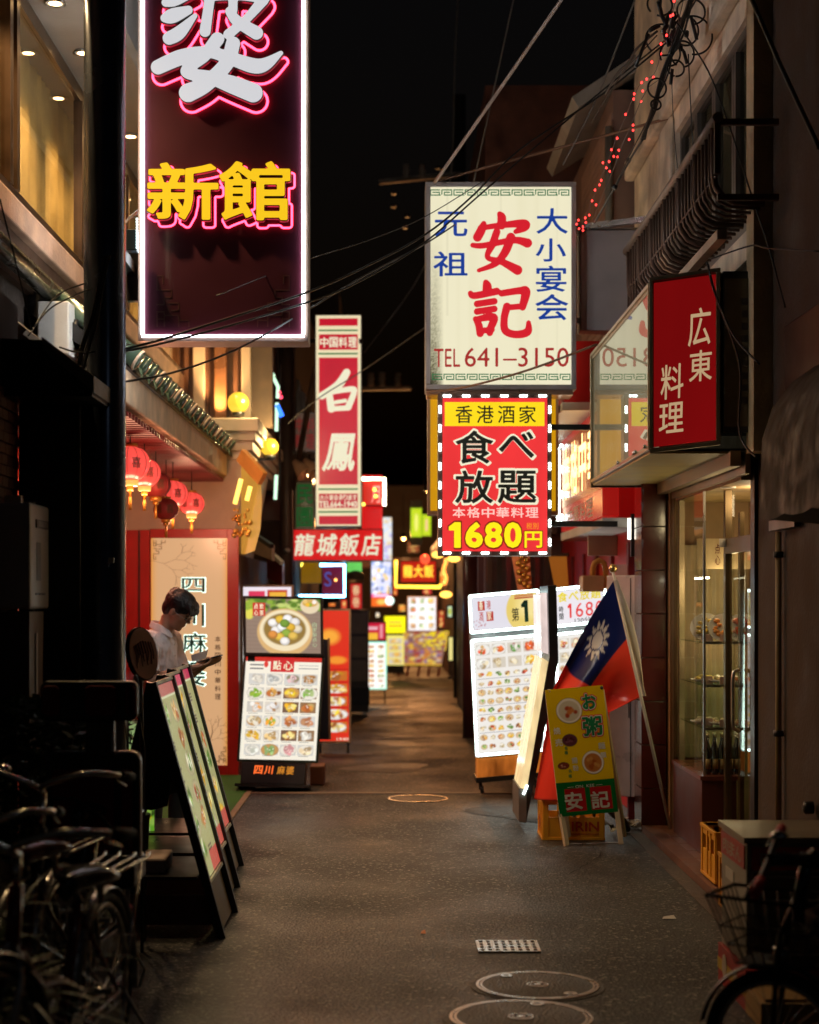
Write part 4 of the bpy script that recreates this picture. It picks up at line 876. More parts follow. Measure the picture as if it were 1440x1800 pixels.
for i, ch in enumerate('龍城飯店'): put_text(m, F, ch, .02+i*.26, .06, .02+i*.26+.24, .32, n=.004, off=.032, shear=.15)
m.build('lettering', IV, T)
MB().box(F, W-38*k, H, -.12, W-.01, H+95*k, .0).build('upper_panel', lit('red_far_panel', L(222, 24, 26), .9, .12), T)
T, F, k, W, H = simple_sign('small_neon_sign', 'small red sign with glowing white tube frame above the red horizontal sign', 637, 842, 676, 889, 19.8, lit('red_orange_panel', L(226, 50, 36), .9, .2), fr=.008)
MB().tube([F(0, H, .03), F(W, H, .03), F(W, 0, .03)], .02, 8).build('neon_tube', lit('warm_white_tube', (1, .85, .55), 14), T)
m = MB(); put_text(m, F, '月', W*.4, .03, W*.8, H*.75, n=.004, off=.03); m.build('lettering', lit('pink_letter', L(255, 150, 140), 1, gloss=False), T)
m = MB(); [m.ball(F(a*W, b*H, .02), .022, 8, 6) for a, b in ((.55, .6), (.6, .35), (.05, .05))]; m.build('bulb', lit('yellow_bulb', (1, .75, .1), 3), T)
T, F, k, W, H = simple_sign('blue_neon_sign', 'dark purple sign square framed by a light blue neon tube', 566, 993, 606, 1048, 21.0, lit('purple_dim_panel', L(120, 20, 50), .6, .3), fr=.006)
MB().tube([F(-.02, H, .04), F(W, H, .04), F(W, -.0, .04), F(-.28, -.0, .04)], .017, 8).build('neon_tube', lit('blue_tube', (.2, .65, 1), 16), T)
m = MB(); put_text(m, F, 'S', .03, .12, .12, .3, n=.004, off=.01); m.build('lettering', lit('dim_blue_letter', L(80, 80, 160), .7, gloss=False), T)
MB().ball(F(.17, .2, .02), .018, 8, 6).build('bulb', lit('orange_bulb', (1, .4, .1), 4), T)
T, F, k, W, H = simple_sign('gold_panel_sign', 'dim gold wall sign panel with a yellow neon tick beneath the red horizontal sign', 514, 988, 566, 1026, 21.5, lit('gold_dim_panel', L(150, 105, 12), .7, .3), fr=.006)
MB().tube([F(.03, H*.85, .03), F(.07, H*.55, .03), F(.13, H*.95, .03)], .012, 6).build('neon_tube', lit('yellow_tube', (1, .85, .1), 4), T)
T, F, k, W, H = simple_sign('pale_hanging_sign', 'faded pale sign with dim red characters left of the narrow red sign', 516, 725, 556, 795, 20.3, lit('pale_dim_panel', L(120, 90, 72), .35, .3), fr=.01)
m = MB(); column_text(m, F, '中華', .02, .03, .12, H-.05, n=.004, off=.02); column_text(m, F, '料理', .15, .03, .25, H-.05, n=.004, off=.02); m.build('lettering', lit('dim_red_letter', L(140, 30, 30), .6, gloss=False), T)
T, F, k, W, H = simple_sign('green_character_sign', 'dim sign with two green characters hanging behind the brown pole', 517, 846, 553, 932, 20.2, lit('taupe_dim_panel', L(95, 80, 55), .4, .2), fr=.01)
m = MB(); column_text(m, F, '民園', .03, .02, W-.02, H-.02, n=.004, off=.035); m.build('lettering', lit('green_letter', L(20, 95, 40), .6, gloss=False), T)
m = MB(); [m.ball(F(-.01, .28+i*.035, .04), .013, 6, 4) for i in range(8)]; m.build('led_dots', lit('violet_led', (.5, .5, 1), 6), T, kind='stuff')
# neon stroke sign high up
T = thing('neon_stroke_sign', 'string of pale green and blue neon strokes above the yellow globe lamps', 'neon sign', P(485, 850, 17.5))
GN = lit('green_white_tube', (.55, .85, .6), 1.6)
for pts in ([(470, 644), (482, 662)], [(481, 664), (489, 680), (488, 700)], [(471, 690), (478, 704)], [(487, 708), (486, 758)], [(486, 835), (484, 878)]): MB().tube([P(x, y, 17.5) for x, y in pts], .018, 8).build('neon_stroke', GN, T)
MB().tube([P(487, 712, 17.5), P(496, 732, 17.5)], .025, 8).build('neon_stroke', lit('blue_stroke', (.03, .15, 1), 3), T)
m = MB(); m.ball(P(491, 690, 17.5), .02, 8, 6); m.ball(P(494, 698, 17.5), .02, 8, 6); m.build('bulb', lit('red_stroke', (1, .05, .1), 3), T)
MB().tube([P(492, 640, 17.6), P(492, 880, 17.6)], .012, 6).build('support', BLACK, T)
# yellow globes
GLB = lit('yellow_globe_glass', L(255, 204, 60), 1.02, gloss=True)
for (px, py, dd, r, lb) in ((419, 708, 15.55, .098, 'round yellow globe lamp standing on the cream cornice'), (474, 786, 16.4, .088, 'round yellow globe lamp half hidden behind a cable below the cornice')):
    c = P(px, py, dd); T = thing('globe_lamp', lb, 'lamp', c-Vector((0, 0, r)), 'yellow globe lamps')
    ld = bpy.data.lights.new('globe_glow', 'POINT'); ld.energy = 16; ld.color = (1, .72, .32); ld.shadow_soft_size = .03; lo = bpy.data.objects.new('globe_glow', ld); COL.objects.link(lo); lo.location = c+Vector((.13, -.13, .03))
    MB().ball(c, r, 24, 16).build('globe', GLB, T); MB().lathe(c-Vector((0, 0, r+.02)), [(.05, -.01), (.06, .03)], 16).build('base', BLACK, T)
    MB().bar(c-Vector((0, 0, r+.02)), c+Vector((-.35 if px > 450 else 0, 0, -r-.05 if px > 450 else -r-.06)), .03).build('arm', BLACK, T)
# gold ornament sign
T = thing('gold_relief_sign', 'golden relief sign panel leaning out from the cream building', 'sign', P(435, 975, 15.1))
MB().add([P(424, 808, 15.3), P(458, 838, 15.0), P(461, 880, 15.0), P(458, 930, 15.0), P(448, 968, 15.0), P(432, 974, 15.0), P(424, 974, 15.3),
          P(424, 808, 15.45), P(458, 838, 15.15), P(461, 880, 15.15), P(458, 930, 15.15), P(448, 968, 15.15), P(432, 974, 15.15), P(424, 974, 15.45)],
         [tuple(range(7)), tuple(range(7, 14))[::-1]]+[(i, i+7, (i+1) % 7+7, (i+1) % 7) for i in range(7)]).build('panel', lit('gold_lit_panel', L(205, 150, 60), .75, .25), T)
MB().bar(P(424, 800, 15.0), P(462, 842, 14.8), .05, .12).build('top_moulding', pbr('orange_wood', (.5, .22, .06), .3), T)
m = MB(); 
for (a, b, c_, e) in ((424, 842, 413, 886), (440, 855, 434, 880)): m.tube([P(a, b, 14.85), P((a+c_)/2, (b+e)/2, 14.85), P(c_, e, 14.85)], .02, 8)
m.build('gold_stroke', lit('gold_stroke_light', (1, .68, .12), 2.2), T)
m = MB()
for i in range(26):
    x = 410+rng.random()*30; y = 888+rng.random()*55; m.ball(P(x, y, 14.85), .012+.014*rng.random(), 6, 5)
m.build('relief', GOLD, T)
# brown utility pole + fittings
T = thing('utility_pole', 'brown steel utility pole in the middle distance left of the narrow red sign', 'pole', P(504, 1300, 19))
MB().lathe((X(504, 19), 19, 0), [(.075, 0), (.07, 4.9)], 18).build('shaft', pbr('brown_pole', (.10, .055, .04), .5, .2), T)
MB().lathe(P(504, 968, 18.9), [(.04, 0), (.03, .02), (.0001, .025)], 14, (0, -1, 0)).build('round_plate', STEEL, T)
MB().bar(P(430, 795, 19), P(540, 795, 19), .03).build('crossarm', WOOD, T); MB().bar(P(436, 810, 19), P(565, 808, 19), .02).build('crossarm', WOOD, T)
for i, (px, py, rx) in enumerate(((527, 822, -40), (545, 820, -30), (556, 836, -20))):
    c = P(px, py, 18.4); ax = Vector((.6, -.3, -.7)).normalized()
    T = thing('spotlight', ['leftmost of three tan spotlights clustered by the narrow red sign', 'upper right of three tan spotlights, lit yellow, by the narrow red sign', 'lowest of three tan spotlights by the narrow red sign'][i], 'spotlight', c, 'tan spotlights on the pole arm')
    MB().lathe(c-ax*.1, [(.03, 0), (.05, .05), (.10, .19), (.105, .2)], 16, ax).build('shade', pbr('tan_shade', (.45, .24, .14), .4), T)
    MB().lathe(c+ax*.085, [(.09, 0), (.0001, .005)], 16, ax).build('lens', lit('spot_lens_warm', (1, .7, .3), 2.5), T)
    ld = bpy.data.lights.new('spot_glow', 'SPOT'); ld.energy = 60; ld.color = (1, .7, .38); ld.spot_size = math.radians(90); ld.shadow_soft_size = .05; lo = bpy.data.objects.new('spot_glow', ld); COL.objects.link(lo); lo.location = c+ax*.12; lo.rotation_euler = ax.to_track_quat('-Z', 'Y').to_euler()
    MB().tube([c-ax*.1, P(520+i*12, 800, 18.6)], .012, 6).build('arm', WOOD, T)
for i, (x0, y0, x1, y1, mt, lb) in enumerate(((440, 935, 478, 985, CREAM, 'pale grey sloped awning under the gold relief sign'), (470, 965, 496, 1030, REDD, 'dark red sloped awning with white stripe by the brown pole'))):
    T = thing('street_awning', lb, 'awning', P((x0+x1)/2, y1, 16.5+i))
    dd = 16.5+i; MB().add([P(x0, y0, dd), P(x1, y0+25, dd-.4), P(x1, y1, dd-.4), P(x0, y1-15, dd)]+[P(x0, y0, dd)+Vector((0, .4, .02)), P(x1, y0+25, dd-.4)+Vector((0, .4, .02)), P(x1, y1, dd-.4)+Vector((0, .4, 0)), P(x0, y1-15, dd)+Vector((0, .4, 0))],
       [(3, 2, 1, 0), (4, 5, 6, 7), (0, 1, 5, 4), (2, 3, 7, 6), (1, 2, 6, 5), (0, 4, 7, 3)]).build('canvas', mt, T)
    MB().bar(P(x0, y0, dd-.02), P(x1, y0+25, dd-.42), .04).build('edge', WHITEP if i else BLACK, T)
# ================================================================ STREET LEVEL
# lit board with the mapo characters
d = 15.3; k = d/FPX
T = thing('lit_name_board', 'warm lit name board with neon green-edged characters in a thick red frame', 'sign board', P(342, 1365, d))
F = px_frame(265, 1367, d); fx = lambda x: (x-265)*k; fy = lambda y: (1367-y)*k; W = fx(420); H = fy(930)
MB().box(F, 0, 0, -.12, W, H, -.02).build('backing', REDD, T)
m = MB(); m.box(F, 0, 0, -.02, fx(266)+.0, H, .03); m.box(F, fx(400), 0, -.02, W, H, .03); m.box(F, fx(266), fy(946), -.02, fx(400), H, .03); m.box(F, fx(266), 0, -.02, fx(400), fy(1345), .03); m.build('frame', REDP, T, bev=.004)
def bp(p):
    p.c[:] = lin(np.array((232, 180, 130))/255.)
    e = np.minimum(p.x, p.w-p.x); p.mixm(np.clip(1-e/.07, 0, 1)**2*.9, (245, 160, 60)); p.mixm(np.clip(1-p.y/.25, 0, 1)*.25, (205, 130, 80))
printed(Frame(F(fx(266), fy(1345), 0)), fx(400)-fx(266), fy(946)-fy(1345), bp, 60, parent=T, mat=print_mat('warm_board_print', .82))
GO = pbr('brass_fretwork', (.3, .16, .05), .4, .5)
def fretcorner(cx, cy, sx, sy, s):
    m = MB(); fretwork(F, cx, cy, s, sx, sy, .006, .001, m); m.build('corner_fretwork', GO, T)
fretcorner(fx(270), fy(950), 1, -1, .024); fretcorner(fx(397), fy(950), -1, -1, .024); fretcorner(fx(397), fy(1341), -1, 1, .020)
TG_ = lit('white_neon_edge', (.70, 1, .85), 2.6, gloss=False); TGI = pbr('teal_character', (.0, .085, .06), .4)
for ch, (x0, y0, x1, y1) in {'四': (320, 1016, 361, 1041), '川': (320, 1062, 360, 1101), '麻': (321, 1112, 364, 1147), '婆': (322, 1160, 362, 1206)}.items():
    put_text(MB(), F, ch, fx(x0-1.2), fy(y1+1.2), fx(x1+1.2), fy(y0-1.2), n=.003, off=.05).build('neon_back', TG_, T)
    put_text(MB(), F, ch, fx(x0), fy(y1), fx(x1), fy(y0), n=.02, off=.022, depth=.006).build('character', TGI, T)
m = MB(); column_text(m, F, '本格四川中華料理', fx(378), fy(1232), fx(388), fy(1116), n=.002, off=.02, gap=.3); m.build('lettering', pbr('brown_ink', (.08, .035, .015), .6), T)
def branch(m, p, a, l, r, dep, rn):
    q = (p[0]+l*math.cos(a), p[1]+l*math.sin(a)); m.bar(F(p[0], p[1], .002), F(q[0], q[1], .002), r, .002)
    if dep: 
        for s in (-1, 1): branch(m, q, a+s*(.25+.5*rn.random()), l*(.6+.3*rn.random()), r*.7, dep-1, rn)
m = MB(); rn = random.Random(3); branch(m, (fx(266), fy(985)), -.25, .12, .012, 4, rn); branch(m, (fx(360), fy(1345)), 1.6, .14, .016, 5, rn); m.build('painted_branches', pbr('brown_branch_print', (.22, .1, .045), .6), T)
c = thing('green_mat', 'bright green artificial grass mat in front of the lit name board', 'mat', (-1.6, 12.5, 0))
MB().wb(-1.99, 10.2, .0, -1.20, 15.25, .014).build('pile', pbr('green_pile', (.05, .22, .035), .9, bump=.8, scale=120), c); MB().wb(-1.198, 10.2, 0, -1.15, 15.25, .012).build('edge', pbr('mat_edge', (.3, .25, .14), .7), c)

# lanterns
LR = lit('red_paper_lantern', (1, .085, .065), .95, .25, vscale=6); LG = pbr('gold_cap', (.6, .3, .05), .35, .5); LGL = lit('gold_glow', (1, .55, .12), .9)
for i, (px, py, dd, r, dim) in enumerate(((229, 815, 11.0, .11, 0), (254, 831, 11.6, .095, 0), (274, 852, 12.2, .09, 1), (304, 868, 13.2, .10, 0), (337, 885, 14.2, .092, 0), (292, 895, 13.0, .08, 1))):
    lb = ['red lantern nearest the pole, half hidden by it', 'second red lantern from the pole, bright with painted figures', 'dull unlit red lantern third from the pole', 'fourth red lantern from the pole, brightly lit', 'farthest red lantern at the end of the row', 'small dull red lantern hanging low behind the row'][i]; r *= 1.18
    c = P(px, py, dd); T = thing('paper_lantern', lb, 'lantern', c-Vector((0, 0, r*.9)), 'red lanterns under the tiled eave')
    prof = []
    for j in range(17):
        t = PI*(j+.8)/17.6; prof.append((r*math.sin(t)**.85, -r*.86*math.cos(t)))
    MB().lathe(c, prof, 28).build('lantern_body', pbr('dull_red_paper', (.28, .03, .025), .6) if dim else LR, T)
    m = MB()
    for j in range(12):
        a = 2*PI*j/12; m.tube([c+Vector((math.cos(a)*q*1.01, math.sin(a)*q*1.01, z)) for q, z in prof], .0018, 4)
    m.build('rib', pbr('rib_red', (.3, .02, .015), .5), T)
    MB().lathe(c, [(r*.38, r*.84), (r*.38, r*1.0)], 16).build('cap', LG, T); MB().lathe(c, [(r*.38, -r*1.12), (r*.42, -r*.82)], 16).build('cap', LGL if not dim else LG, T)
    MB().tube([c+Vector((0, 0, r)), c+Vector((0, 0, 2.66-c.z))], .004, 6).build('cord', WIRE, T)
    ts = MB(); ts.lathe(c, [(.022, -r*1.35), (.022, -r*1.12)], 8); ts.lathe(c, [(.012, -r*2.3), (.009, -r*1.35)], 8); ts.build('tassel', LG, T)
    m = MB()
    for sgn, ch in ((-.5, '福'), (.45, '喜')):
        fr = Frame(c+Vector((math.sin(sgn)*r*.98, -math.cos(sgn)*r*.98, 0)), (math.cos(sgn), math.sin(sgn), 0)); put_text(m, fr, ch, -.03, -.035, .03, .035, n=.006, off=.02)
    m.build('painted_character', pbr('dark_gold_ink', (.10, .035, .01), .5), T)
    if not dim:
        ld = bpy.data.lights.new('lantern_glow', 'POINT'); ld.energy = 22; ld.color = (1, .42, .24); ld.shadow_soft_size = r
        lo = bpy.data.objects.new('lantern_glow', ld); COL.objects.link(lo); lo.location = c-Vector((0, .0, r*1.6))

def casters(m, F, W, D):
    for a in (.04, W-.04):
        for n in (-.03, -D+.03): m.lathe(F(a, -.045, n), [(.03, -.014), (.03, .014)], 14, F.u)
    return m
# ---- left menu stand
d = 14.1; k = d/FPX
T = thing('menu_stand', 'two-part lit dim sum menu stand on casters in front of the red frame', 'menu stand', P(492, 1392, d))
def quadframe(bl, br, tl, d, lean=.0):
    O = P(*bl, d); u = P(*br, d)-O; v = P(*tl, d+lean)-O; return Frame(O, u, v), u.length, v.length
F1, W1, H1 = quadframe((433, 1147), (564, 1149), (432, 1052), d)
MB().box(F1, -.02, -.02, -.10, W1+.02, H1+.02, -.012).build('screen_case', BLACK, T, bev=.006); frame_boxes(MB(), F1, -.022, -.022, W1+.022, H1+.022, .022, -.013, .008).build('screen_frame', BLACK, T)
def p1(p):
    W, H = p.w, p.h; p.c[:] = lin(np.array((150, 128, 112))/255.)
    for j in range(14): p.mixm(np.clip(1-abs(p.y-H*j/14)/.004, 0, 1)*.4, (110, 92, 80))
    for i in range(70): p.ell(rng.random()*W, H*(.80+.2*rng.random()), .03+.03*rng.random(), .015+.02*rng.random(), [(90, 130, 40), (140, 175, 60), (60, 90, 35), (200, 215, 120)][rng.integers(4)], .5)
    for i in range(10): p.ell(rng.random()*.05, H*(.55+.4*rng.random()), .04, .03, [(150, 180, 60), (230, 220, 90)][i % 2], .5)
    p.ell(W*.86, H*.88, .085, .07, (235, 215, 180), .15); p.ell(W*.86, H*.93, .07, .035, (215, 170, 90), .2)
    for c in ((.80, .96, (240, 200, 120)), (.86, .9, (150, 180, 60)), (.92, .95, (255, 245, 235)), (.83, .9, (245, 190, 60))): p.ell(W*c[0], H*c[1], .022, .02, c[2], .4)
    p.ell(W*.52, H*.38, .235, .205, (222, 180, 120), .06); p.ell(W*.52, H*.42, .215, .175, (245, 228, 190), .06); p.ell(W*.52, H*.44, .185, .14, (150, 120, 60), .1)
    cs = [(.36, .56, (255, 250, 245)), (.46, .62, (240, 195, 70)), (.56, .64, (255, 252, 250)), (.66, .58, (245, 240, 235)), (.69, .45, (240, 225, 195)), (.40, .42, (250, 245, 240)), (.48, .48, (255, 255, 252)), (.60, .48, (235, 185, 60)), (.54, .37, (150, 180, 70)), (.45, .30, (240, 200, 80)), (.63, .32, (235, 195, 90)), (.52, .22, (255, 250, 245)), (.36, .34, (230, 150, 70)), (.52, .55, (120, 160, 60))]
    for a, b, c in cs: p.ell(W*a, H*b, .042, .036, tuple(np.array(c)*.8), .1); p.ell(W*a-.003, H*b+.004, .038, .031, c, .5)
    p.rect(W*.09, H*.68, W*.26, H*.93, (205, 55, 40))
printed(Frame(F1(0, 0, -.005), F1.u, F1.v), W1, H1, p1, 260, parent=T, mat=PLIT)
m = MB(); 
for i, ch in enumerate('点心飲茶'): put_text(m, F1, ch, W1*(.11+.075*(i // 2)), H1*(.81-.12*(i % 2)), W1*(.165+.075*(i // 2)), H1*(.91-.12*(i % 2)), n=.001, off=.03)
m.build('lettering', IV, T)
m = MB(); column_text(m, F1, '自家製点心', W1*.89, H1*.12, W1*.95, H1*.58, n=.001, off=.0); m.build('lettering', lit('pale_green_ink', L(190, 215, 170), .8), T)
F2, W2, H2 = quadframe((421, 1334), (555, 1337), (433, 1154), d-.05, .10)
MB().box(F2, -.02, -.02, -.08, W2+.02, H2+.02, -.008).build('panel_case', BLACK, T, bev=.006); frame_boxes(MB(), F2, -.02, -.02, W2+.02, H2+.02, .018, -.009, .008).build('panel_frame', pbr('dark_green_frame', (.015, .03, .022), .3), T)
def p2(p):
    W, H = p.w, p.h; p.c[:] = lin(np.array((248, 240, 222))/255.); p.rect(0, H*.955, W, H, (205, 45, 35)); p.rect(W*.33, H*.855, W*.64, H, (210, 35, 40)); p.ell(W*.27, H*.93, .02, .03, (225, 60, 50), .2)
    pal = [[(240, 232, 215), (215, 205, 190)], [(205, 205, 200), (170, 170, 165)], [(230, 190, 190), (150, 140, 110)], [(240, 225, 205), (190, 130, 60)],
           [(120, 165, 50), (170, 200, 70)], BROWNF, YELF, [(120, 170, 60), (190, 210, 140)], [(250, 240, 230), (230, 160, 80)], [(250, 245, 240), (190, 140, 90)], YELF, BROWNF,
           PALEF, [(240, 160, 50), (150, 180, 70)], [(220, 150, 90), (200, 110, 60)], [(225, 165, 120), (200, 130, 90)], YELF, [(225, 190, 130), (190, 150, 90)], BROWNF, [(250, 245, 235), (240, 230, 215)],
           [(225, 225, 205), (240, 235, 220)], [(130, 170, 90), (170, 200, 130)], [(215, 150, 150), (230, 190, 180)], [(235, 210, 170), (210, 180, 140)]]
    for r in range(6):
        for c in range(4):
            x0 = W*(.055+.232*c); y1 = H*(.84-.138*r); i = r*4+c; b = [(205, 200, 190), (150, 115, 80), (120, 90, 70), (225, 215, 200)][(i*7) % 4]
            if r in (0, 3, 5): b = (215, 212, 205)
            p.food(x0, y1-H*.105, x0+W*.21, y1, pal[i], plate=(238, 230, 215) if i % 3 else (200, 150, 90), bgc=b, n=12)
    for i in range(24): p.rect(W*(.07+.232*(i % 4)), H*(.722-.138*(i//4)), W*(.2+.232*(i % 4)), H*(.727-.138*(i//4)), (120, 120, 120))
    for j in range(2): p.rect(W*.70, H*(.89+.03*j), W*.96, H*(.895+.03*j), (150, 150, 150)); p.rect(W*.06, H*(.88+.035*j), W*.24, H*(.893+.035*j), (120, 120, 120))
printed(Frame(F2(0, 0, -.004), F2.u, F2.v), W2, H2, p2, 260, parent=T, mat=PLIT)
m = MB(); put_text(m, F2, '點', W2*.36, H2*.875, W2*.47, H2*.965, n=.001, off=.03); put_text(m, F2, '心', W2*.50, H2*.875, W2*.62, H2*.965, n=.001, off=.03); m.build('lettering', IV, T)
MB().box(F2, .02, -.20, -.30, W2-.08, -.022, -.0).build('base_cabinet', pbr('charcoal_base', (.02, .02, .024), .4, coat=.2), T, bev=.006)
m = MB(); row_text(m, F2, '四川', .12, -.12, .29, -.05, n=.004, off=.045, shear=.1); m.build('lettering', lit('orange_red_letter', (1, .16, .03), 1.1), T)
m = MB(); row_text(m, F2, '麻婆', .31, -.12, .46, -.05, n=.004, off=.035, shear=.1); m.build('lettering', lit('amber_letter', (.9, .35, .04), .6), T)
MB().box(Frame(F2(.0, 0, -.1), F2.u), .06, 0, -.02, .12, 1.0, .0).build('upright', BLACK, T)
m = MB(); casters(m, Frame(F2(0, -.23, 0)), W2-.08, .3); m.build('caster', BLACKR, T); MB().box(F2, -.02, -.225, -.34, W2-.04, -.20, .05).build('foot_frame', BLACK, T)

def lit_board(name, label, px0, py0, px1, py1, d, painter, leg=0, frame=BLACK, mat=None, res=None, cat='menu stand', base=None, group=None, top=None):
    k = d/FPX; T = thing(name, label, cat, P((px0+px1)/2, py1+leg, d), group); F = px_frame(px0, py1, d); W = (px1-px0)*k; H = (py1-py0)*k; t = .02
    MB().box(F, 0, 0, -.09, W, H, -.006).build('case', frame, T); frame_boxes(MB(), F, 0, 0, W, H, t, -.005, .01).build('frame', frame, T)
    printed(Frame(F(t, t, 0)), W-2*t, H-2*t, painter, res or 1500/d, parent=T, mat=mat or PLIT)
    if leg:
        for a in (t, W-2*t): MB().box(F, a, -leg*k, -.05, a+t, 0, -.02).build('leg', BLACK, T)
        MB().box(F, 0, -leg*k+.0, -.2, W, -leg*k+.03, .1).build('foot_frame', BLACK, T)
    return T, F, W, H
def menu_grid(nc, nr, head=.12, hc=(210, 40, 40), pal=None, bgc=(248, 246, 240), foot=0):
    def f(p):
        W, H = p.w, p.h; p.c[:] = lin(np.array(bgc)/255.)
        if head: p.rect(0, H*(1-head), W, H, hc)
        ch = H*(1-head-foot)/nr; cw = W/nc
        for r in range(nr):
            for c in range(nc):
                p.food(cw*(c+.12), H*foot+ch*(r+.18), cw*(c+.88), H*foot+ch*(r+.92), (pal or PALS[rng.integers(len(PALS))]), n=5, bgc=(215, 205, 190))
    return f
# poster behind the stand
lit_board('lit_poster', 'lit white poster with red print half hidden behind the dim sum stand', 424, 1028, 516, 1200, 16.0, lambda p: (menu_grid(3, 6, .14, (240, 230, 240))(p), p.rect(.05, p.h*.86, p.w*.45, p.h*.96, (220, 50, 90)), p.rect(p.w*.5, p.h*.86, p.w*.92, p.h*.97, (190, 40, 30)), p.rect(p.w*.55, p.h*.89, p.w*.88, p.h*.94, (235, 180, 60))), leg=190, frame=pbr('beige_frame', (.4, .3, .22), .5), cat='poster')
def p3(p):
    W, H = p.w, p.h; p.c[:] = lin(np.array((222, 50, 30))/255.); p.ell(W*.35, H*.80, .13, .10, (250, 170, 60), .5); p.ell(W*.6, H*.62, .12, .05, (245, 150, 50), .4)
    for j in range(5): p.food(W*.15, H*(.50-.098*j)-.05, W*.92, H*(.50-.098*j)+.045, YELF+BROWNF, bgc=(200, 110, 40), n=8)
    for j in range(5): p.rect(0, H*(.545-.098*j), W, H*(.552-.098*j), (190, 30, 25))
T, F, W, H = lit_board('orange_menu_stand', 'tall orange-red lit menu stand with a cream frame', 558, 1070, 617, 1306, 17.5, p3, leg=30, frame=pbr('cream_edge_frame', (.65, .5, .36), .5))
m = MB(); put_text(m, F, '1940', .2, .025, .32, .055, n=.002, off=.01); m.build('lettering', IV, T)
T = thing('dark_board_back', 'dark blue-black board edge standing right of the dim sum stand', 'board', P(570, 1300, 15.0))
MB().prism(Frame((0, 15.0, 0)), [(X(560, 15), Z(1300, 15)), (X(580, 15), Z(1300, 15)), (X(578, 15), Z(1125, 15)), (X(560, 15), Z(1122, 15))], 0, -.04).build('board', pbr('navy_board', (.012, .016, .035), .4), T)
MB().bar(P(580, 1300, 14.98), P(578, 1122, 14.98), .02).build('edge', pbr('tan_edge', (.25, .15, .09), .5), T)
T = thing('low_crate', 'small reddish brown crate behind the dim sum stand casters', 'crate', P(557, 1385, 14.4))
MB().box(px_frame(545, 1380, 14.5), 0, 0, -.3, .12, .16, 0).build('crate_body', pbr('red_brown_crate', (.2, .07, .03), .5), T, bev=.01)
T = thing('dark_cabinet', 'dark cabinet with pale doors beside the alley behind the orange stand', 'cabinet', P(630, 1262, 23))
F = px_frame(612, 1252, 23); MB().box(F, 0, 0, -.6, .27, 1.38, -.01).build('cabinet_body', pbr('cabinet_brown', (.06, .04, .03), .5), T)
for j in range(3): MB().box(F, .02, .42+j*.32, -.009, .25, .70+j*.32, .008).build('door', pbr('pale_door', (.20, .14, .09), .5), T)
MB().box(F, -.02, .1, -.009, .29, .34, .02).build('bin', BLACK, T)
T, F, W, H = lit_board('white_menu_stand', 'slim white lit menu stand with green-tinged frame deep in the alley', 642, 1128, 680, 1212, 25.5, menu_grid(2, 9, .03, (240, 240, 240)), leg=30, frame=lit('pale_green_edge', (.35, .8, .6), 1.2), mat=PFAR, res=90)
MB().box(F, .0, H+.01, -.08, W-.01, H+.30, .0).build('screen_case', BLACK, T)
printed(Frame(F(.01, H+.03, .004)), W-.03, .25, lambda p: (p.rect(0, 0, 1, 1, (205, 30, 60)), p.rect(0, 0, p.w*.6, .1, (250, 190, 60)), p.rect(.02, .15, p.w*.6, .2, (240, 180, 190)), p.rect(p.w*.7, .02, p.w*.85, .22, (240, 150, 160))), 70, parent=T)
T, F, W, H = lit_board('yellow_stand', 'bright yellow lit sign stand with a pale yellow lower board', 676, 1083, 713, 1113, 33, lambda p: (p.rect(0, 0, 9, 9, (250, 240, 20)), p.rect(.06, .1, .32, .13, (230, 150, 40)), p.rect(.06, .18, .3, .2, (240, 170, 60))), frame=lit('yellow_edge', L(245, 235, 20), 1.1), mat=PFAR, res=60)
printed(Frame(F(.04, -.62, -.02)), .34, .58, menu_grid(1, 4, .1, (250, 235, 120), bgc=(245, 225, 120), pal=YELF), 60, parent=T)
MB().box(F, .04, -.78, -.1, .38, -.62, -.02).build('base', BLACK, T)
def p4(p):
    W, H = p.w, p.h; p.c[:] = lin(np.array((150, 105, 90))/255.)
    for i in range(130): p.ell(rng.random()*W, rng.random()*H, .03+.05*rng.random(), .02+.04*rng.random(), [(225, 175, 60), (150, 110, 150), (215, 190, 170), (160, 60, 60), (235, 205, 90), (100, 70, 110), (200, 120, 60)][rng.integers(7)], .5)
    for i in range(30): p.ell(W*(.5+.5*rng.random()), H*(.55+.45*rng.random()), .05, .03, (240, 210, 40), .5)
    p.rect(0, 0, W, .025, (230, 180, 60))
T = thing('wide_poster_board', 'wide slanting lit poster board with yellow and purple food print on dark legs', 'poster board', P(740, 1190, 34))
F, W, H = quadframe((699, 1169), (776, 1170), (710, 1108), 34); 
MB().box(F, -.02, -.02, -.1, W+.02, H+.02, -.006).build('case', WOOD, T); printed(Frame(F(0, 0, 0), F.u, F.v), W, H, p4, 55, parent=T, mat=PLIT)
MB().box(F, W, .3, -.02, W+.03, H, .02).build('edge', lit('yellow_edge2', L(230, 190, 60), .9), T)
for a in (.03, .2, .42, .62, .82): MB().box(F, a, -.22, -.06, a+.05, -.02, -.02).build('leg', REDD, T)
T, F, W, H = lit_board('white_poster', 'bright white food poster hanging above the wide poster board', 716, 1048, 768, 1110, 31, menu_grid(3, 4, .0, bgc=(240, 238, 245)), mat=PFAR, res=70, cat='poster', frame=WHITEP)
T, F, W, H = lit_board('yellow_red_sign', 'red sign with glowing yellow characters half framed by a yellow neon tube', 703, 985, 768, 1025, 30, lambda p: (p.rect(0, 0, 9, 9, (190, 20, 10)), [p.ell(p.w*a, p.h*.45, .07, .11, (240, 60, 10), .8) for a in (.2, .5, .8)]), res=60, cat='sign', mat=PLIT)
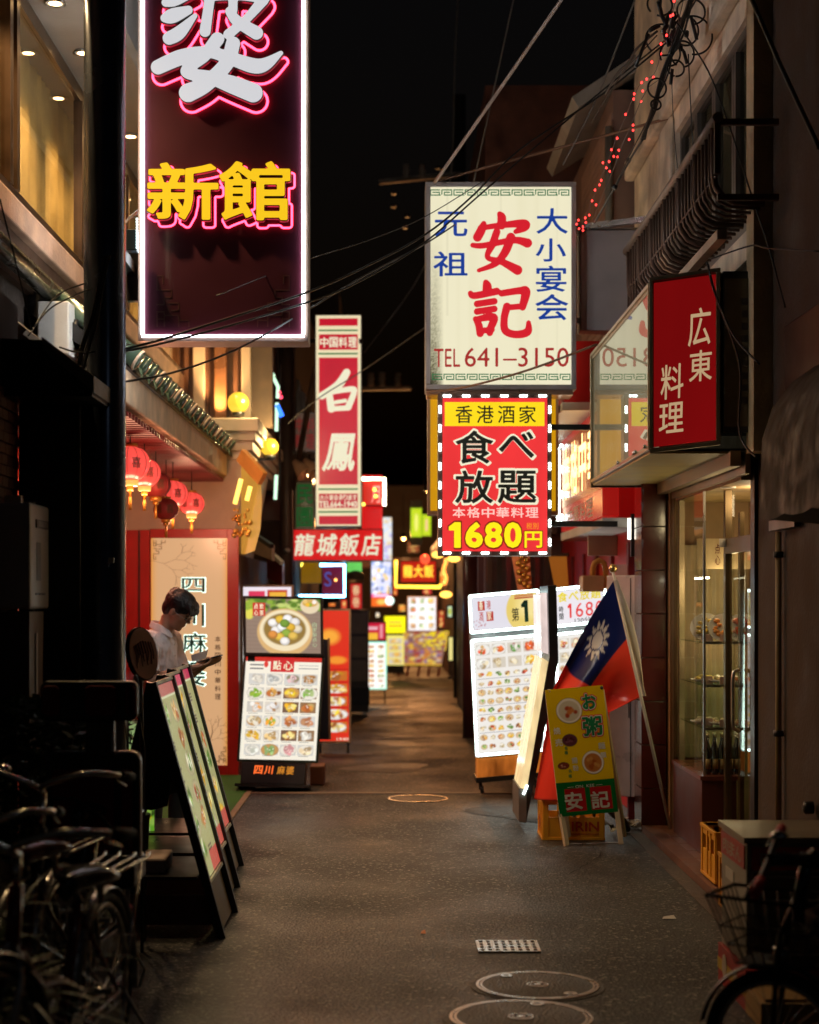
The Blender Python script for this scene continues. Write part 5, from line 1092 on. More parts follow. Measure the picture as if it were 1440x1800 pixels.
m = MB(); row_text(m, F, '龍大飯', .05, .1, W-.05, H-.08, n=.004, off=.05); m.build('lettering', lit('yellow_orange_letter', (1, .55, .04), 1.5), T)
MB().tube([F(-.07, H+.0, .06), F(-.07, -.06, .06), F(W+.06, -.07, .06), F(W+.06, -.02, .06)], .03, 8).build('neon_tube', lit('amber_tube', (1, .6, .05), 3.5), T)
MB().ball(F(W*.68, H+.02, .02), .09, 10, 8).build('ornament', lit('red_glow_ball', (1, .1, .04), 1.2), T)
m = MB(); [m.ball(F(W+.14+.02*math.sin(i), -.0+i*.05, .06), .035, 6, 5) for i in range(9)]; m.build('bulb', lit('orange_bulb2', (1, .35, .06), 2.5), T)
for i, (x0, y0, x1, y1, lb) in enumerate(((722, 893, 742, 944, 'taller of two small green-yellow lit boxes high in the alley'), (742, 904, 758, 942, 'shorter of two small green-yellow lit boxes high in the alley'))):
    T, F, W, H = lit_board('green_light_box', lb, x0, y0, x1, y1, 27, lambda p: (p.rect(0, 0, 9, 9, (200, 225, 20)), p.ell(p.w*.5, p.h*.5, p.w*.25, p.h*.4, (245, 245, 120) if i == 0 else (250, 200, 150), .3)), res=90, cat='sign', frame=lit('lime_edge', L(165, 205, 20), .9), group='green-yellow lit boxes')
    if i == 0: MB().box(F, 0, H, -.09, W, H+.12, 0).build('cap', CREAM, T); MB().box(F, 0, -.13, -.09, W, 0, 0).build('base', CREAM, T)
def p5(p):
    W, H = p.w, p.h; p.c[:] = lin(np.array((215, 215, 240))/255.)
    for i in range(40): p.ell(rng.random()*W, H*(.25+.75*rng.random()), .04, .05, [(240, 200, 110), (150, 170, 220), (250, 250, 255), (120, 130, 170)][rng.integers(4)], .5)
    p.rect(0, H*.20, W, H*.27, (240, 80, 150)); p.rect(.04, H*.22, W-.04, H*.25, (255, 220, 240)); p.rect(0, 0, W, H*.2, (235, 100, 30)); p.ell(W*.5, H*.1, .1, .06, (255, 190, 90), .5)
T, F, W, H = lit_board('vertical_photo_sign', 'tall pale blue lit photo sign with a pink and orange foot', 651, 985, 690, 1068, 29, p5, res=70, cat='sign', mat=PFAR, frame=WHITEP)
MB().box(F, W*.55, H, -.08, W, H+.75, -.0).build('upper_case', WHITEP, T); printed(Frame(F(W*.57, H, .003)), W*.4, .73, lambda p: [p.ell(rng.random()*p.w, rng.random()*p.h, .05, .04, [(200, 190, 240), (240, 215, 170), (225, 235, 255)][rng.integers(3)], .5) for _ in range(26)], 70, parent=T, mat=PLIT)
T, F, W, H = lit_board('red_vertical_sign', 'small red vertical sign with pale characters under a green topped lantern', 614, 1024, 638, 1072, 26, lambda p: p.rect(0, 0, 9, 9, (200, 35, 30)), res=60, cat='sign', frame=REDD)
m = MB(); column_text(m, F, '春巻', .05, .03, W-.05, H-.03, n=.004, off=.03); m.build('lettering', lit('cream_small', L(240, 200, 150), .9), T)
T = thing('green_lantern', 'green glowing lamp with grey dome above the small red vertical sign', 'lamp', P(625, 1018, 25.5)); MB().lathe(P(625, 1012, 25.5), [(.12, -.06), (.13, .02), (.06, .07), (.0001, .08)], 16).build('dome', WIREG, T); MB().box(px_frame(610, 1005, 25.6), 0, 0, -.1, .22, .14, 0).build('green_glass', lit('green_glow', (.15, .7, .12), 1.0, .3), T)
T = thing('white_ball_lamp', 'small round white lamp at the corner of the vertical photo sign', 'lamp', P(685, 1064, 28)); MB().ball(P(685, 1056, 28), .075, 14, 10).build('bulb', lit('white_ball', (.8, 1, .9), 1.6), T); MB().tube([P(685, 1050, 28), P(685, 1030, 28)], .01, 6).build('cord', WIRE, T)
for i, (px, py) in enumerate(((784, 1045), (798, 982), (770, 975))):
    T = thing('amber_spot', ['round amber light low beside the maroon column', 'slanted amber light under the red price sign', 'small amber light beside the red price sign corner'][i], 'lamp', P(px, py, 24), 'amber lights by the maroon column')
    MB().ball(P(px, py, 24), .07, 12, 8, (1.3, 1, .7)).build('bulb', lit('amber_spot_bulb', (1, .5, .08), 3), T); MB().bar(P(px, py-6, 24.1), P(px+6, py-16, 24.1), .02).build('arm', BLACK, T)
T, F, W, H = lit_board('small_green_poster', 'tiny pale green poster left of the maroon column', 785, 1063, 797, 1087, 23, lambda p: (p.rect(0, 0, 9, 9, (200, 220, 180)), p.ell(p.w/2, p.h/2, .03, .05, (190, 200, 60), .4)), res=90, cat='poster')
T, F, W, H = lit_board('narrow_yellow_board', 'narrow pale yellow lit board left of the maroon column base', 787, 1118, 798, 1163, 26, lambda p: p.rect(0, 0, 9, 9, (240, 225, 140)), leg=30, res=60)
for i, (x0, y0, x1, y1, d_, col, mt_, lb) in enumerate(((598, 1052, 612, 1100, 28, (215, 60, 40), PLIT, 'small red lit board just left of the small red vertical sign'), (640, 1072, 650, 1088, 33, (250, 200, 90), PFAR, 'tiny amber lit board right of the small red vertical sign'), (690, 1010, 700, 1048, 36, (225, 70, 30), PLIT, 'narrow orange-red sign left of the amber neon frame'),
   (772, 1002, 782, 1032, 34, (235, 120, 40), PFAR, 'small orange sign right of the amber neon frame'), (742, 1034, 760, 1046, 38, (200, 40, 50), PLIT, 'flat dark pink sign above the bright white food poster'), (700, 1062, 714, 1076, 40, (240, 150, 60), PLIT, 'tiny orange sign left of the bright white food poster'),
   (770, 1072, 782, 1104, 36, (190, 60, 40), PLIT, 'dim red board between white food poster and maroon column'), (716, 952, 738, 972, 40, (150, 50, 30), PDIM, 'dim brownish red sign under the green-yellow lit boxes'), (576, 1058, 592, 1068, 26, (230, 110, 40), PLIT, 'tiny orange light box under the blue neon square'), (660, 1076, 668, 1086, 42, (245, 225, 200), PFAR, 'tiny white light at the far left end of the alley'))):
    T, F, W, H = lit_board('far_sign', lb, x0, y0, x1, y1, d_, lambda p: (p.rect(0, 0, 9, 9, col), [p.ell(p.w*(.3+.4*rng.random()), p.h*rng.random(), p.w*.25, p.h*.12, (250, 215, 120), .5) for _ in range(4)]), res=70, cat='sign', mat=mt_)
# banners on the timber front
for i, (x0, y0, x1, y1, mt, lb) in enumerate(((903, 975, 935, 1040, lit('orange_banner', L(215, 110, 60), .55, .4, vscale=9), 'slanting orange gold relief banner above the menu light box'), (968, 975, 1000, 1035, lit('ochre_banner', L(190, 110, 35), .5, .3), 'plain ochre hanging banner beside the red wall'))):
    T = thing('hanging_banner', lb, 'banner', P((x0+x1)/2, y1, 16+i*-.5)); dd = 16-i*.5
    MB().prism(Frame((0, dd, 0)), [(X(x0+8, dd), Z(y1, dd)), (X(x1, dd), Z(y1, dd)), (X(x1-4, dd), Z(y0, dd)), (X(x0-4, dd), Z(y0, dd))], 0, -.02).build('cloth', mt, T)
    MB().bar(P(x0-6, y0, dd), P(x1, y0, dd), .03).build('rod', WOOD, T)
    if i == 0:
        m = MB(); [m.ball(P(918+8*math.sin(j*2.1)+j*.5, 980+j*5.2, dd-.03), .035, 7, 5) for j in range(11)]; m.build('relief', GOLD, T)

# ---- right menu light boxes
def menu_box(name, label, bl, br, tl, d, split, p_top, p_low, seed=0):
    T = thing(name, label, 'menu stand', P((bl[0]+br[0])/2, bl[1]+65, d)); F, W, H = quadframe(bl, br, tl, d, .12)
    MB().box(F, 0, 0, -.16, W, H, -.015).build('case', pbr('silver_case', (.3, .3, .32), .4, .4), T, bev=.004)
    s = H*split; t = .018; nb = MB()
    for (b0, b1, pf, nm) in ((s+.02, H, p_top, 'header_print'), (0, s-.02, p_low, 'menu_print')):
        frame_boxes(MB(), F, 0, b0, W, b1, .028, -.014, .004).build('frame', pbr('silver_frame', (.4, .4, .42), .35, .5), T)
        printed(Frame(F(.028, b0+.028, -.004), F.u, F.v), W-.056, b1-b0-.056, pf, 230, parent=T, mat=PLIT, name=nm)
        for (a, b, c_, e) in ((.012, b0+.012, W-.012, b0+.012), (.012, b1-.012, W-.012, b1-.012), (.012, b0+.012, .012, b1-.012), (W-.012, b0+.012, W-.012, b1-.012)):
            MB().tube([F(a, b, .016), F(c_, e, .016)], .0095, 8).build('neon_tube', lit('cold_white_tube', (.78, 1, .93), 8), T)
    Fb = Frame(P(bl[0]+3, bl[1]+36, d), F.u)
    MB().box(Fb, .0, 0, -.3, W*.9, .15, -.0).build('base_panel', lit('amber_base_panel', (.8, .22, .03), .45, .9, vscale=9), T)
    MB().box(Fb, -.01, -.04, -.35, W*.92, -.0, .02).build('base_frame', BLACK, T); m = MB(); casters(m, Frame(Fb(0, -.055, 0), F.u), W*.9, .3); m.build('caster', BLACKR, T)
    MB().box(Fb, .03, .15, -.2, W*.85, .30, -.1).build('neck', BLACK, T)
    return T, F, W, H, s
def hp1(p):
    W, H = p.w, p.h; p.c[:] = lin(np.array((226, 222, 232))/255.); p.ell(W*.92, H*.5, W*.40, W*.40, (232, 205, 110), .03); p.ell(W*.92, H*.62, W*.3, W*.25, (245, 225, 150), .5); p.rect(W*.66, H*.86, W, H*.90, (180, 70, 40)); p.rect(W*.66, H*.92, W*.95, H*.97, (200, 110, 60))
    for i in range(20): p.ell(rng.random()*W*.2, rng.random()**2*H*.3, .006, .006, (190, 110, 120), .5)
def lp1(p):
    W, H = p.w, p.h; p.c[:] = lin(np.array((240, 235, 228))/255.); y = H*.985
    for r in range(2):
        for c in range(4): p.food(W*(.03+.245*c), y-H*.105, W*(.24+.245*c), y-H*.01, [REDF, [(225, 110, 50), (240, 225, 190)], [(200, 40, 40), (90, 150, 60), (235, 230, 215)], [(235, 110, 40), (230, 90, 40)], PALEF, PALEF, PALEF, YELF][r*4+c], bgc=(215, 205, 190), n=8)
        y -= H*.125
    for r in range(9):
        for c in range(7): p.food(W*(.03+.138*c), y-H*.06, W*(.145+.138*c), y-H*.006, [REDF, BROWNF, YELF, PALEF, GREENF][(r*3+c*2) % 5], plate=(215, 185, 145), n=6)
        p.rect(W*.03, y-H*.072, W*.97, y-H*.069, (150, 150, 160)); y -= H*.081
T, F, W, H, s = menu_box('menu_light_box', 'white lit menu box with round gold badge reading number 1, on a glowing amber base', (836, 1331), (962, 1320), (823, 1046), 13.6, .74, hp1, lp1)
m = MB(); Rk = lit('seal_red', L(190, 60, 50), .85)
for (a, b) in ((.13, .60), (.245, .34)): MB().box(F, W*a, s+(H-s)*b, -.003, W*a+.055, s+(H-s)*b+.075, .0).build('seal', Rk, T)
m = MB(); put_text(m, F, '香', W*.145, s+(H-s)*.62, W*.20, s+(H-s)*.83, n=.001, off=.02); put_text(m, F, '家', W*.255, s+(H-s)*.36, W*.315, s+(H-s)*.57, n=.001, off=.02); m.build('lettering', IV, T)
m = MB(); put_text(m, F, '港', W*.25, s+(H-s)*.62, W*.31, s+(H-s)*.83, n=.001, off=.02); put_text(m, F, '酒', W*.14, s+(H-s)*.36, W*.2, s+(H-s)*.57, n=.001, off=.02); m.build('lettering', Rk, T)
INK2 = pbr('sign_black_ink', (.02, .03, .025), .5); DG = pbr('dark_green_ink', (.0, .06, .035), .5)
m = MB(); put_text(m, F, '第', W*.60, s+(H-s)*.28, W*.70, s+(H-s)*.6, n=.001, off=.02); put_text(m, F, '位', W*.90, s+(H-s)*.28, W*.985, s+(H-s)*.6, n=.001, off=.02); m.build('lettering', INK2, T)
m = MB(); put_text(m, F, '1', W*.735, s+(H-s)*.24, W*.83, s+(H-s)*.76, n=.001, off=.03); m.build('lettering', DG, T)
def hp2(p): p.c[:] = lin(np.array((238, 232, 238))/255.)
T, F, W, H, s = menu_box('price_light_box', 'white lit price box with yellow and red print half covered by the flag', (980, 1318), (1074, 1308), (972, 1034), 13.7, .735, hp2, lp1)
m = MB(); row_text(m, F, '食べ放題', .03, H-.12, W-.04, H-.04, n=.001, off=.035); m.build('lettering', lit('yellow_print_letter', L(225, 205, 20), .95), T)
m = MB(); row_text(m, F, '1680', .09, s+.09, W-.02, H-.14, n=.001, off=.005, gap=.25); m.build('lettering', lit('red_print_letter', L(225, 60, 60), .95), T)
m = MB(); column_text(m, F, '時間', .045, s+.08, .08, H-.15, n=.001, off=.03); m.build('lettering', INK2, T); m = MB(); put_text(m, F, '120分', .17, s+.04, .30, s+.085, n=.001, off=.01); m.build('lettering', INK2, T)
# side-on A board with lit face to the left
T = thing('side_on_menu_board', 'tall black menu board seen from its edge, lit cream face turned left', 'menu board', P(945, 1445, 11.6))
dd = 11.7; G = Frame((0, dd, 0)); pt = lambda x, y: (X(x, dd), Z(y, dd))
MB().prism(G, [pt(912, 1445), pt(925, 1447), pt(982, 1160), pt(978, 1028), pt(963, 1030), pt(966, 1155)], 0, -.62).build('board_body', BLACK, T)
MB().prism(G, [pt(915, 1385), pt(926, 1388), pt(964, 1163), pt(953, 1156)], .004, -.60).build('lower_panel', lit('cream_side_panel', L(240, 212, 155), 1.0, .35, vscale=14), T)
MB().prism(G, [pt(952, 1146), pt(964, 1150), pt(961, 1042), pt(950, 1046)], .004, -.60).build('upper_panel', lit('pinkish_side_panel', L(235, 215, 210), .95, .3, vscale=14), T)
m = MB(); m.tube([G(*pt(927, 1380), .012), G(*pt(920, 1396), .012)], .008, 6); m.build('neon_tube', lit('cold_white_tube', (.78, 1, .93), 8), T)
MB().prism(G, [pt(912, 1385), pt(926, 1390), pt(925, 1446), pt(912, 1444)], .006, -.60).build('foot_panel', pbr('grey_foot', (.15, .13, .12), .6), T)

# ---- crate helper
def crate(name, label, x, y, w_, dp, h, col, z=0, words=None, words2=None, tilt=0, group=None):
    T = thing(name, label, 'crate', (x+w_/2, y+dp/2, z), group); M_ = pbr(col[0], col[1], .45, var=.15, bump=.08)
    for i, (F, W) in enumerate(((Frame((x, y, z)), w_), (Frame((x, y+dp, z), (0, -1, 0)), dp), (Frame((x+w_, y+dp, z), (-1, 0, 0)), w_), (Frame((x+w_, y, z), (0, 1, 0)), dp))):
        m = MB(); t = .012
        m.box(F, t, 0, -t, W-t, h*.52, 0); m.box(F, t, h*.80, -t, W-t, h, 0); m.box(F, -.004, h*.93, -t, W+.004, h*1.0, .010); m.box(F, -.002, 0, -t, W+.002, h*.06, .008)
        for a in (0, W*.36, W*.60, W-.035): m.box(F, a, h*.06, -t, a+.035, h*.93, .006)
        m.build('side_panel', M_, T, bev=.002)
    MB().wb(x+.01, y+.01, z+.0, x+w_-.01, y+dp-.01, z+.012).build('crate_bottom', M_, T)
    F = Frame((x, y, z))
    if words: m = MB(); put_text(m, F, words, w_*.30, h*.2, w_*.92, h*.42, n=.0075, off=.03); m.box(F, w_*.42, h*.13, .007, w_*.92, h*.15, .008); m.build('lettering', pbr('crate_red_ink', (.40, .03, .01), .5), T)
    if words2: m = MB(); F2 = Frame((x, y+dp, z), (0, -1, 0)); put_text(m, F2, words2, dp*.40, h*.2, dp*.6, h*.5, n=.0075, off=.03); m.build('lettering', pbr('crate_red_ink', (.40, .03, .01), .5), T)
    return T
CY = ('crate_yellow', (.72, .33, .02))
crate('bottle_crate', 'yellow bottle crate with red lettering behind the yellow porridge board', X(955, 11.25), 11.25, .40, .36, .29, CY, 0, 'KIRIN', '一')
crate('bottle_crate', 'yellow crate by the shop door, farther of the two beside the steamer cabinet', 1.735, 9.15, .24, .42, .28, CY, .06)
crate('bottle_crate', 'yellow crate mostly hidden behind the steamer cabinet', 1.70, 8.45, .24, .42, .28, CY, .0)
# ---- steel cabinet
T = thing('steel_cabinet', 'pale brushed steel cabinet behind the flag', 'cabinet', P(1100, 1415, 12.3)); F = yaw(P(1066, 1405, 12.35), -38)
MB().box(F, 0, 0.03, -.5, .27, 1.62, 0).build('cabinet_body', pbr('cabinet_steel', (.70, .62, .57), .30, .1, var=.15), T, bev=.01); MB().box(F, .20, .03, .001, .205, 1.6, .006).build('door_seam', BLACK, T)
MB().box(F, .19, .6, .006, .196, .9, .02).build('handle', STEEL, T); MB().box(F, .02, 1.62, -.4, .2, 1.70, -.1).build('top_box', pbr('pinkish_box', (.45, .25, .22), .5), T)
for a in (.03, .22): MB().box(F, a, -.02, -.1, a+.03, .03, -.02).build('leg', BLACK, T)
T = thing('litter_pile', 'crumpled papers and wires on the ground by the pillar', 'litter', (1.55, 11.75, 0)); rn = random.Random(4)
for i in range(12):
    m = MB(); x = 1.44+rn.random()*.24; y = 11.5+rn.random()*.5; m.add([(x+rn.uniform(-.05, .05), y+rn.uniform(-.05, .05), rn.uniform(.01, .07)) for _ in range(5)], [(0, 1, 2), (0, 2, 3), (0, 3, 4), (1, 2, 4)]); m.build('paper', [WHITEP, CREAM, BLACK, WIREG][i % 4], T)
m = MB(); m.tube([(1.42, 11.6, .2), (1.5, 11.55, .12), (1.56, 11.5, .1), (1.6, 11.6, .02)], .02, 6); m.build('hose', BLACK, T)

# ---- flag on a pole
T = thing('flag', 'red flag with blue corner and white sun hanging from a leaning white pole', 'flag', P(1178, 1462, 10.7))
p0 = P(1078, 1006, 10.95); p1_ = P(1179, 1458, 10.75)
MB().tube([p0, p1_], .011, 10).build('pole', pbr('white_pole', (.55, .5, .44), .35), T); MB().ball(p0+Vector((0, 0, .025)), .028, 16, 10).build('finial', pbr('brass_ball', (.6, .42, .2), .2, .9), T)
def flagpt(u, v):
    hx, hy = 1079+(1129-1079)*v, 1020+(1224-1020)*v
    # two-leg path: out from the hoist, then hanging down
    mx_, my_ = 968+(1066-968)*v**1.0, 1212+(1252-1212)*v; ex, ey = 938+(1070-938)*v, 1405+10*v
    if u < .55: t = u/.55; x = hx+(mx_-hx)*t; y = hy+(my_-hy)*t-8*math.sin(PI*t)*(1-v)
    else: t = (u-.55)/.45; x = mx_+(ex-mx_)*t; y = my_+(ey-my_)*t
    f = math.sin(v*9.5+u*1.5)*(.25+.75*min(1, u*1.6)); dd = 11.08+.10*f*min(1, u*3+.05)+.12*u
    x += 5*math.sin(v*12+1+u*2)*min(1, u*2)
    return P(x, y, dd)
NU, NV = 110, 80; m = MB(); cols = []
BLU = lin(np.array((28, 40, 110))/255.)*.7; RD = np.array((.80, .055, .03)); WH = np.array((.68, .66, .62)); vs = []
for j in range(NV+1):
    for i in range(NU+1):
        u, v = i/NU, j/NV; vs.append(flagpt(u, v)); c = RD
        if u < .44 and v < .5:
            c = BLU; a, b = (u-.22)*1.5, v-.25; r = math.hypot(a, b); th = math.atan2(b, a)
            tri = abs(((th/(2*PI/12)) % 1)-.5)*2
            if r < .07 or (.085 < r < .085+.075*tri): c = WH
        cols.append(c)
m.add(vs, [(j*(NU+1)+i, j*(NU+1)+i+1, (j+1)*(NU+1)+i+1, (j+1)*(NU+1)+i) for j in range(NV) for i in range(NU)], True); m.col = np.array(cols)
cl = m.build('cloth', PFLAT, T); so = cl.modifiers.new('thick', 'SOLIDIFY'); so.thickness = .002
m = MB(); vs = []
for j in range(31):
    v = j/30; x, y = 1079+(1129-1079)*v, 1020+(1224-1020)*v; bl = 2+9*math.sin(PI*min(1, v*1.1))
    vs += [P(x-1, y, 10.93), P(x+4+bl, y-1, 10.90), P(x+5+bl, y, 10.98)]
m.add(vs, [(3*j, 3*j+1, 3*j+4, 3*j+3) for j in range(30)]+[(3*j+1, 3*j+2, 3*j+5, 3*j+4) for j in range(30)], True); m.build('hoist_sleeve', pbr('sleeve_cloth', (.62, .55, .48), .8, bump=.3, scale=20), T)

# ---- yellow porridge board
T = thing('porridge_board', 'yellow porridge sign board with bowls and a green foot, on cream legs', 'sign board', P(1040, 1487, 10.9))
dd = 10.72; F, W, H = quadframe((984, 1436), (1087, 1427), (958, 1213), dd, .12)
A2 = np.array([[103., -26.], [-9., -223.]]); Ai = np.linalg.inv(A2)
def loc(x, y): q = Ai @ np.array((x-984., y-1436.)); return float(q[0])*W, float(q[1])*H
MB().box(F, 0, 0, -.025, W, H, -.003).build('board', pbr('cream_board_edge', (.6, .5, .36), .6), T)
def yp(p):
    W, H = p.w, p.h; p.c[:] = lin(np.array((228, 188, 8))/255.); p.rect(0, 0, W, H*.262, (8, 100, 40)); p.rect(W*.13, H*.03, W*.48, H*.21, (165, 22, 22)); p.rect(W*.56, H*.03, W*.92, H*.21, (165, 22, 22))
    def bowl(x, y, rx, ry, food, rim=(235, 225, 215)):
        a, b = loc(x, y); p.ell(a, b, rx*.98, ry, (90, 70, 50), .1); p.ell(a, b+.002, rx*.93, ry*.93, rim, .05); p.ell(a, b, rx*.8, ry*.8, food[0], .1)
        for i in range(9): t = rng.random()*6.28; q = rng.random()**.5*.5; p.ell(a+rx*q*math.cos(t), b+ry*q*math.sin(t), rx*.2, ry*.2, food[1+i % (len(food)-1)], .5)
    bowl(1001, 1250, .088, .086, [(205, 190, 165), (190, 95, 50), (170, 70, 40), (200, 120, 60)]); bowl(1002, 1302, .052, .042, [(90, 45, 55), (120, 70, 80), (70, 30, 40)], (90, 50, 60)); bowl(1043, 1341, .074, .078, [(180, 110, 50), (160, 80, 30), (200, 140, 70)]); bowl(991, 1347, .04, .024, [(130, 55, 40), (200, 150, 120), (90, 30, 30)], (110, 50, 40))
pm = print_mat('board_gloss_print', 0); printed(Frame(F(0, 0, -.001), F.u, F.v), W, H, yp, 260, parent=T, mat=pm)
GI = pbr('green_print', (.0, .16, .05), .45); RI = pbr('red_outline_print', (.62, .05, .03), .45); WI = pbr('white_print', (.62, .58, .5), .45)
def lt(ch, x0, y0, x1, y1, mats, grow=.0):
    a0, b0 = loc(x0, y1); a1, b1 = loc(x1, y0); a1 = a0+(x1-x0)/103*W; b1 = b0+(y1-y0)/223*H
    for i, (mt, off, g, n) in enumerate(mats): m = MB(); put_text(m, F, ch, a0-g, b0-g, a1+g, b1+g, n=n, off=off); m.build('character' if i else 'character_outline', mt, T)
lt('お', 1026, 1221, 1050, 1248, [(RI, .14, .011, .0008), (WI, .075, .005, .0014), (GI, .05, 0, .002)]); lt('粥', 1027, 1261, 1061, 1295, [(RI, .13, .011, .0008), (WI, .065, .005, .0014), (GI, .04, 0, .002)])
lt('安', 995, 1394, 1026, 1425, [(WI, .035, 0, .0008)]); lt('記', 1041, 1392, 1073, 1422, [(WI, .035, 0, .0008)])
m = MB()
for ch, x0, y0, s_ in (('焼', 974, 1280, 12), ('売', 977, 1300, 13), ('腸', 1006, 1333, 10), ('粉', 1008, 1346, 10), ('麺', 1053, 1306, 12), ('類', 1057, 1323, 10)):
    a, b = loc(x0, y0+s_); put_text(m, F, ch, a, b, a+s_/103*W, b+s_/223*H, n=.001, off=.03)
m.build('lettering', WI, T)
m = MB()
for ch, x0, y0, s_ in (('各', 993, 1313, 6), ('種', 993, 1321, 6), ('各', 1000, 1353, 6), ('種', 1000, 1362, 6)):
    a, b = loc(x0, y0+s_); put_text(m, F, ch, a, b, a+s_/103*W, b+s_/223*H, n=.001, off=.02)
m.build('lettering', GI, T)
m = MB(); a, b = loc(1012, 1386); put_text(m, F, 'ON  KEE', a, b, a+.12, b+.018, n=.001, off=.0); m.box(F, a-.05, b+.008, .0005, a-.01, b+.010, .001); m.box(F, a+.13, b+.008, .0005, a+.17, b+.010, .001); m.build('lettering', WI, T)
LC = pbr('cream_leg', (.5, .40, .27), .5)
for (x0, y0, x1, y1) in ((984, 1436, 996, 1487), (1081, 1427, 1092, 1484)): MB().bar(P(x0+3, y0-5, dd+.02), P(x1, y1, dd-.04), .028).build('leg', LC, T)
MB().bar(P(996, 1485, dd-.04), P(1092, 1482, dd-.04), .012).build('crossbar', STEEL, T)
for (x0, x1) in ((965, 1000), (1058, 1098)): MB().bar(P(x0, 1213, dd+.13), P(x1, 1470, dd+.5), .025).build('leg', LC, T)
MB().ball(P(1058, 1209, dd+.12), .012, 8, 6).build('knob', BLACK, T)

# ---- display contents
PK = pbr('pink_card', (.6, .36, .3), .6)
rn = random.Random(11)
def dish(lb, x, y, z, tall, cols, idx):
    T = thing('display_dish', lb, 'dish', (x, y, z), 'food models in the display case')
    if tall:
        ax = Vector((-.25, -.85, .45)).normalized(); c = Vector((x, y, z+.085)); MB().lathe(c, [(.0001, -.01), (.07, -.008), (.095, .008), (.09, .006), (.0001, .002)], 24, ax).build('plate', WHITEP, T)
    else:
        ax = Vector((0, 0, 1)); c = Vector((x, y, z+.012)); MB().lathe(c, [(.05, -.01), (.095, .012), (.09, .012), (.0001, .0)], 24, ax).build('plate', WHITEP, T)
    m = MB(); a = ax.orthogonal().normalized(); b = ax.cross(a)
    for i in range(16):
        t = rn.random()*6.28; q = rn.random()**.5*.06; m.ball(c+ax*(.012+.014*rn.random())+(a*math.cos(t)+b*math.sin(t))*q, .012+.010*rn.random(), 7, 5, (1, 1, .7))
    m.build('food', pbr('food_%s' % idx, cols, .3, var=.5, vscale=30), T)
    MB().box(Frame((x-.045, y-.11, z), (1, .0, 0)), 0, 0, 0, .07, .045, .004).build('price_card', PK, T)
k_ = 0
lbs = ['tallest tilted plate of yellow food on the top glass shelf', 'tilted plate of orange food in the middle of the top shelf', 'tilted plate of red food at the right of the top shelf', 'flat plate of yellow food on the middle glass shelf', 'flat plate of pale food in the middle of the middle shelf', 'flat plate of reddish brown food on the middle glass shelf', 'plate of pale dumplings at the left of the bottom shelf', 'heaped plate of pale dumplings in the middle of the bottom shelf', 'dark plate of dumplings at the right of the bottom shelf']
cc = [(.6, .42, .08), (.65, .25, .05), (.5, .07, .02), (.6, .42, .08), (.5, .38, .22), (.4, .13, .04), (.6, .5, .36), (.6, .48, .3), (.35, .2, .1)]
for s_, z in enumerate((1.328, 1.068, .808)):
    for c_ in range(3): dish(lbs[k_], 1.955+c_*.09, 10.44+[.22, .1, 0][c_], z, s_ == 0, cc[k_], k_); k_ += 1
for i in range(11):
    x = 1.915+(i % 5)*.045+(i//5)*.012; y = 10.36+(i//5)*.11; T = thing('bottle', 'dark glass bottle packed in the bottom of the display case', 'bottle', (x, y, .525), 'dark bottles in the display case')
    MB().lathe((x, y, .526), [(.017, 0), (.019, .005), (.019, .15), (.008, .19), (.007, .225)], 14).build('bottle_body', pbr('bottle_glass', (.015, .01, .006), .08, coat=1), T); MB().lathe((x, y, .752), [(.009, 0), (.009, .022)], 10).build('cap', pbr('bottle_cap', (.6, .5, .35), .3, .5), T)
    if i < 5: MB().lathe((x, y, .56), [(.0195, 0), (.0195, .06)], 14).build('bottle_label', pbr('tan_label', (.45, .28, .1), .6), T)

# ---- steamer cabinet
T = thing('steamer_cabinet', 'grey steamer cabinet with red lettered header standing by the right edge', 'food steamer', (1.6, 6.9, 0))
x0, x1, y0, y1 = 1.375, 1.93, 6.63, 7.13
MB().wb(x0, y0, .16, x1, y1, .645).build('cabinet_body', pbr('steamer_grey', (.34, .32, .26), .4, .3, var=.2), T, bev=.006); MB().wb(x0-.012, y0-.012, .645, x1, y1+.012, .668).build('top', pbr('steamer_top', (.3, .25, .18), .4, .3), T)
Fs = Frame((x0, y1, .16), (0, -1, 0)); Ff = Frame((x0, y0, .16))
MB().box(Fs, .02, .38, .0, .48, .47, .006).build('header', pbr('red_header', (.5, .04, .03), .4), T); MB().box(Ff, .02, .38, 0, .55, .47, .006).build('header', pbr('red_header', (.36, .03, .025), .4), T)
m = MB(); row_text(m, Fs, '肉まん', .06, .395, .44, .455, n=.0075, off=.02); row_text(m, Ff, '肉まん', .05, .395, .24, .455, n=.0075, off=.02); row_text(m, Ff, 'あんまん', .28, .395, .54, .455, n=.0075, off=.02); m.build('lettering', pbr('faded_cream_ink', (.5, .42, .33), .5), T)
MB().box(Fs, .10, .29, 0, .26, .335, .003).build('notice', WHITEP, T)
MB().box(Ff, .03, .04, 0, .53, .37, .004).build('steamer_window', pbr('steamy_glass', (.12, .11, .08), .15, coat=.5), T)
for a in (.05, .15, .26, .35): MB().box(Ff, .03, a, .004, .53, a+.008, .008).build('rack_line', STEEL, T)
T2 = thing('red_box', 'red and yellow printed box beneath the grey steamer cabinet', 'box', (1.6, 6.88, 0))
MB().wb(1.365, 6.60, .0, 1.93, 7.15, .157).build('box_body', pbr('box_red', (.34, .02, .02), .5), T2); Fs = Frame((1.365, 7.15, 0), (0, -1, 0))
MB().box(Fs, .0, .055, .001, .55, .10, .003).build('yellow_band', pbr('box_yellow', (.55, .36, .03), .5), T2)
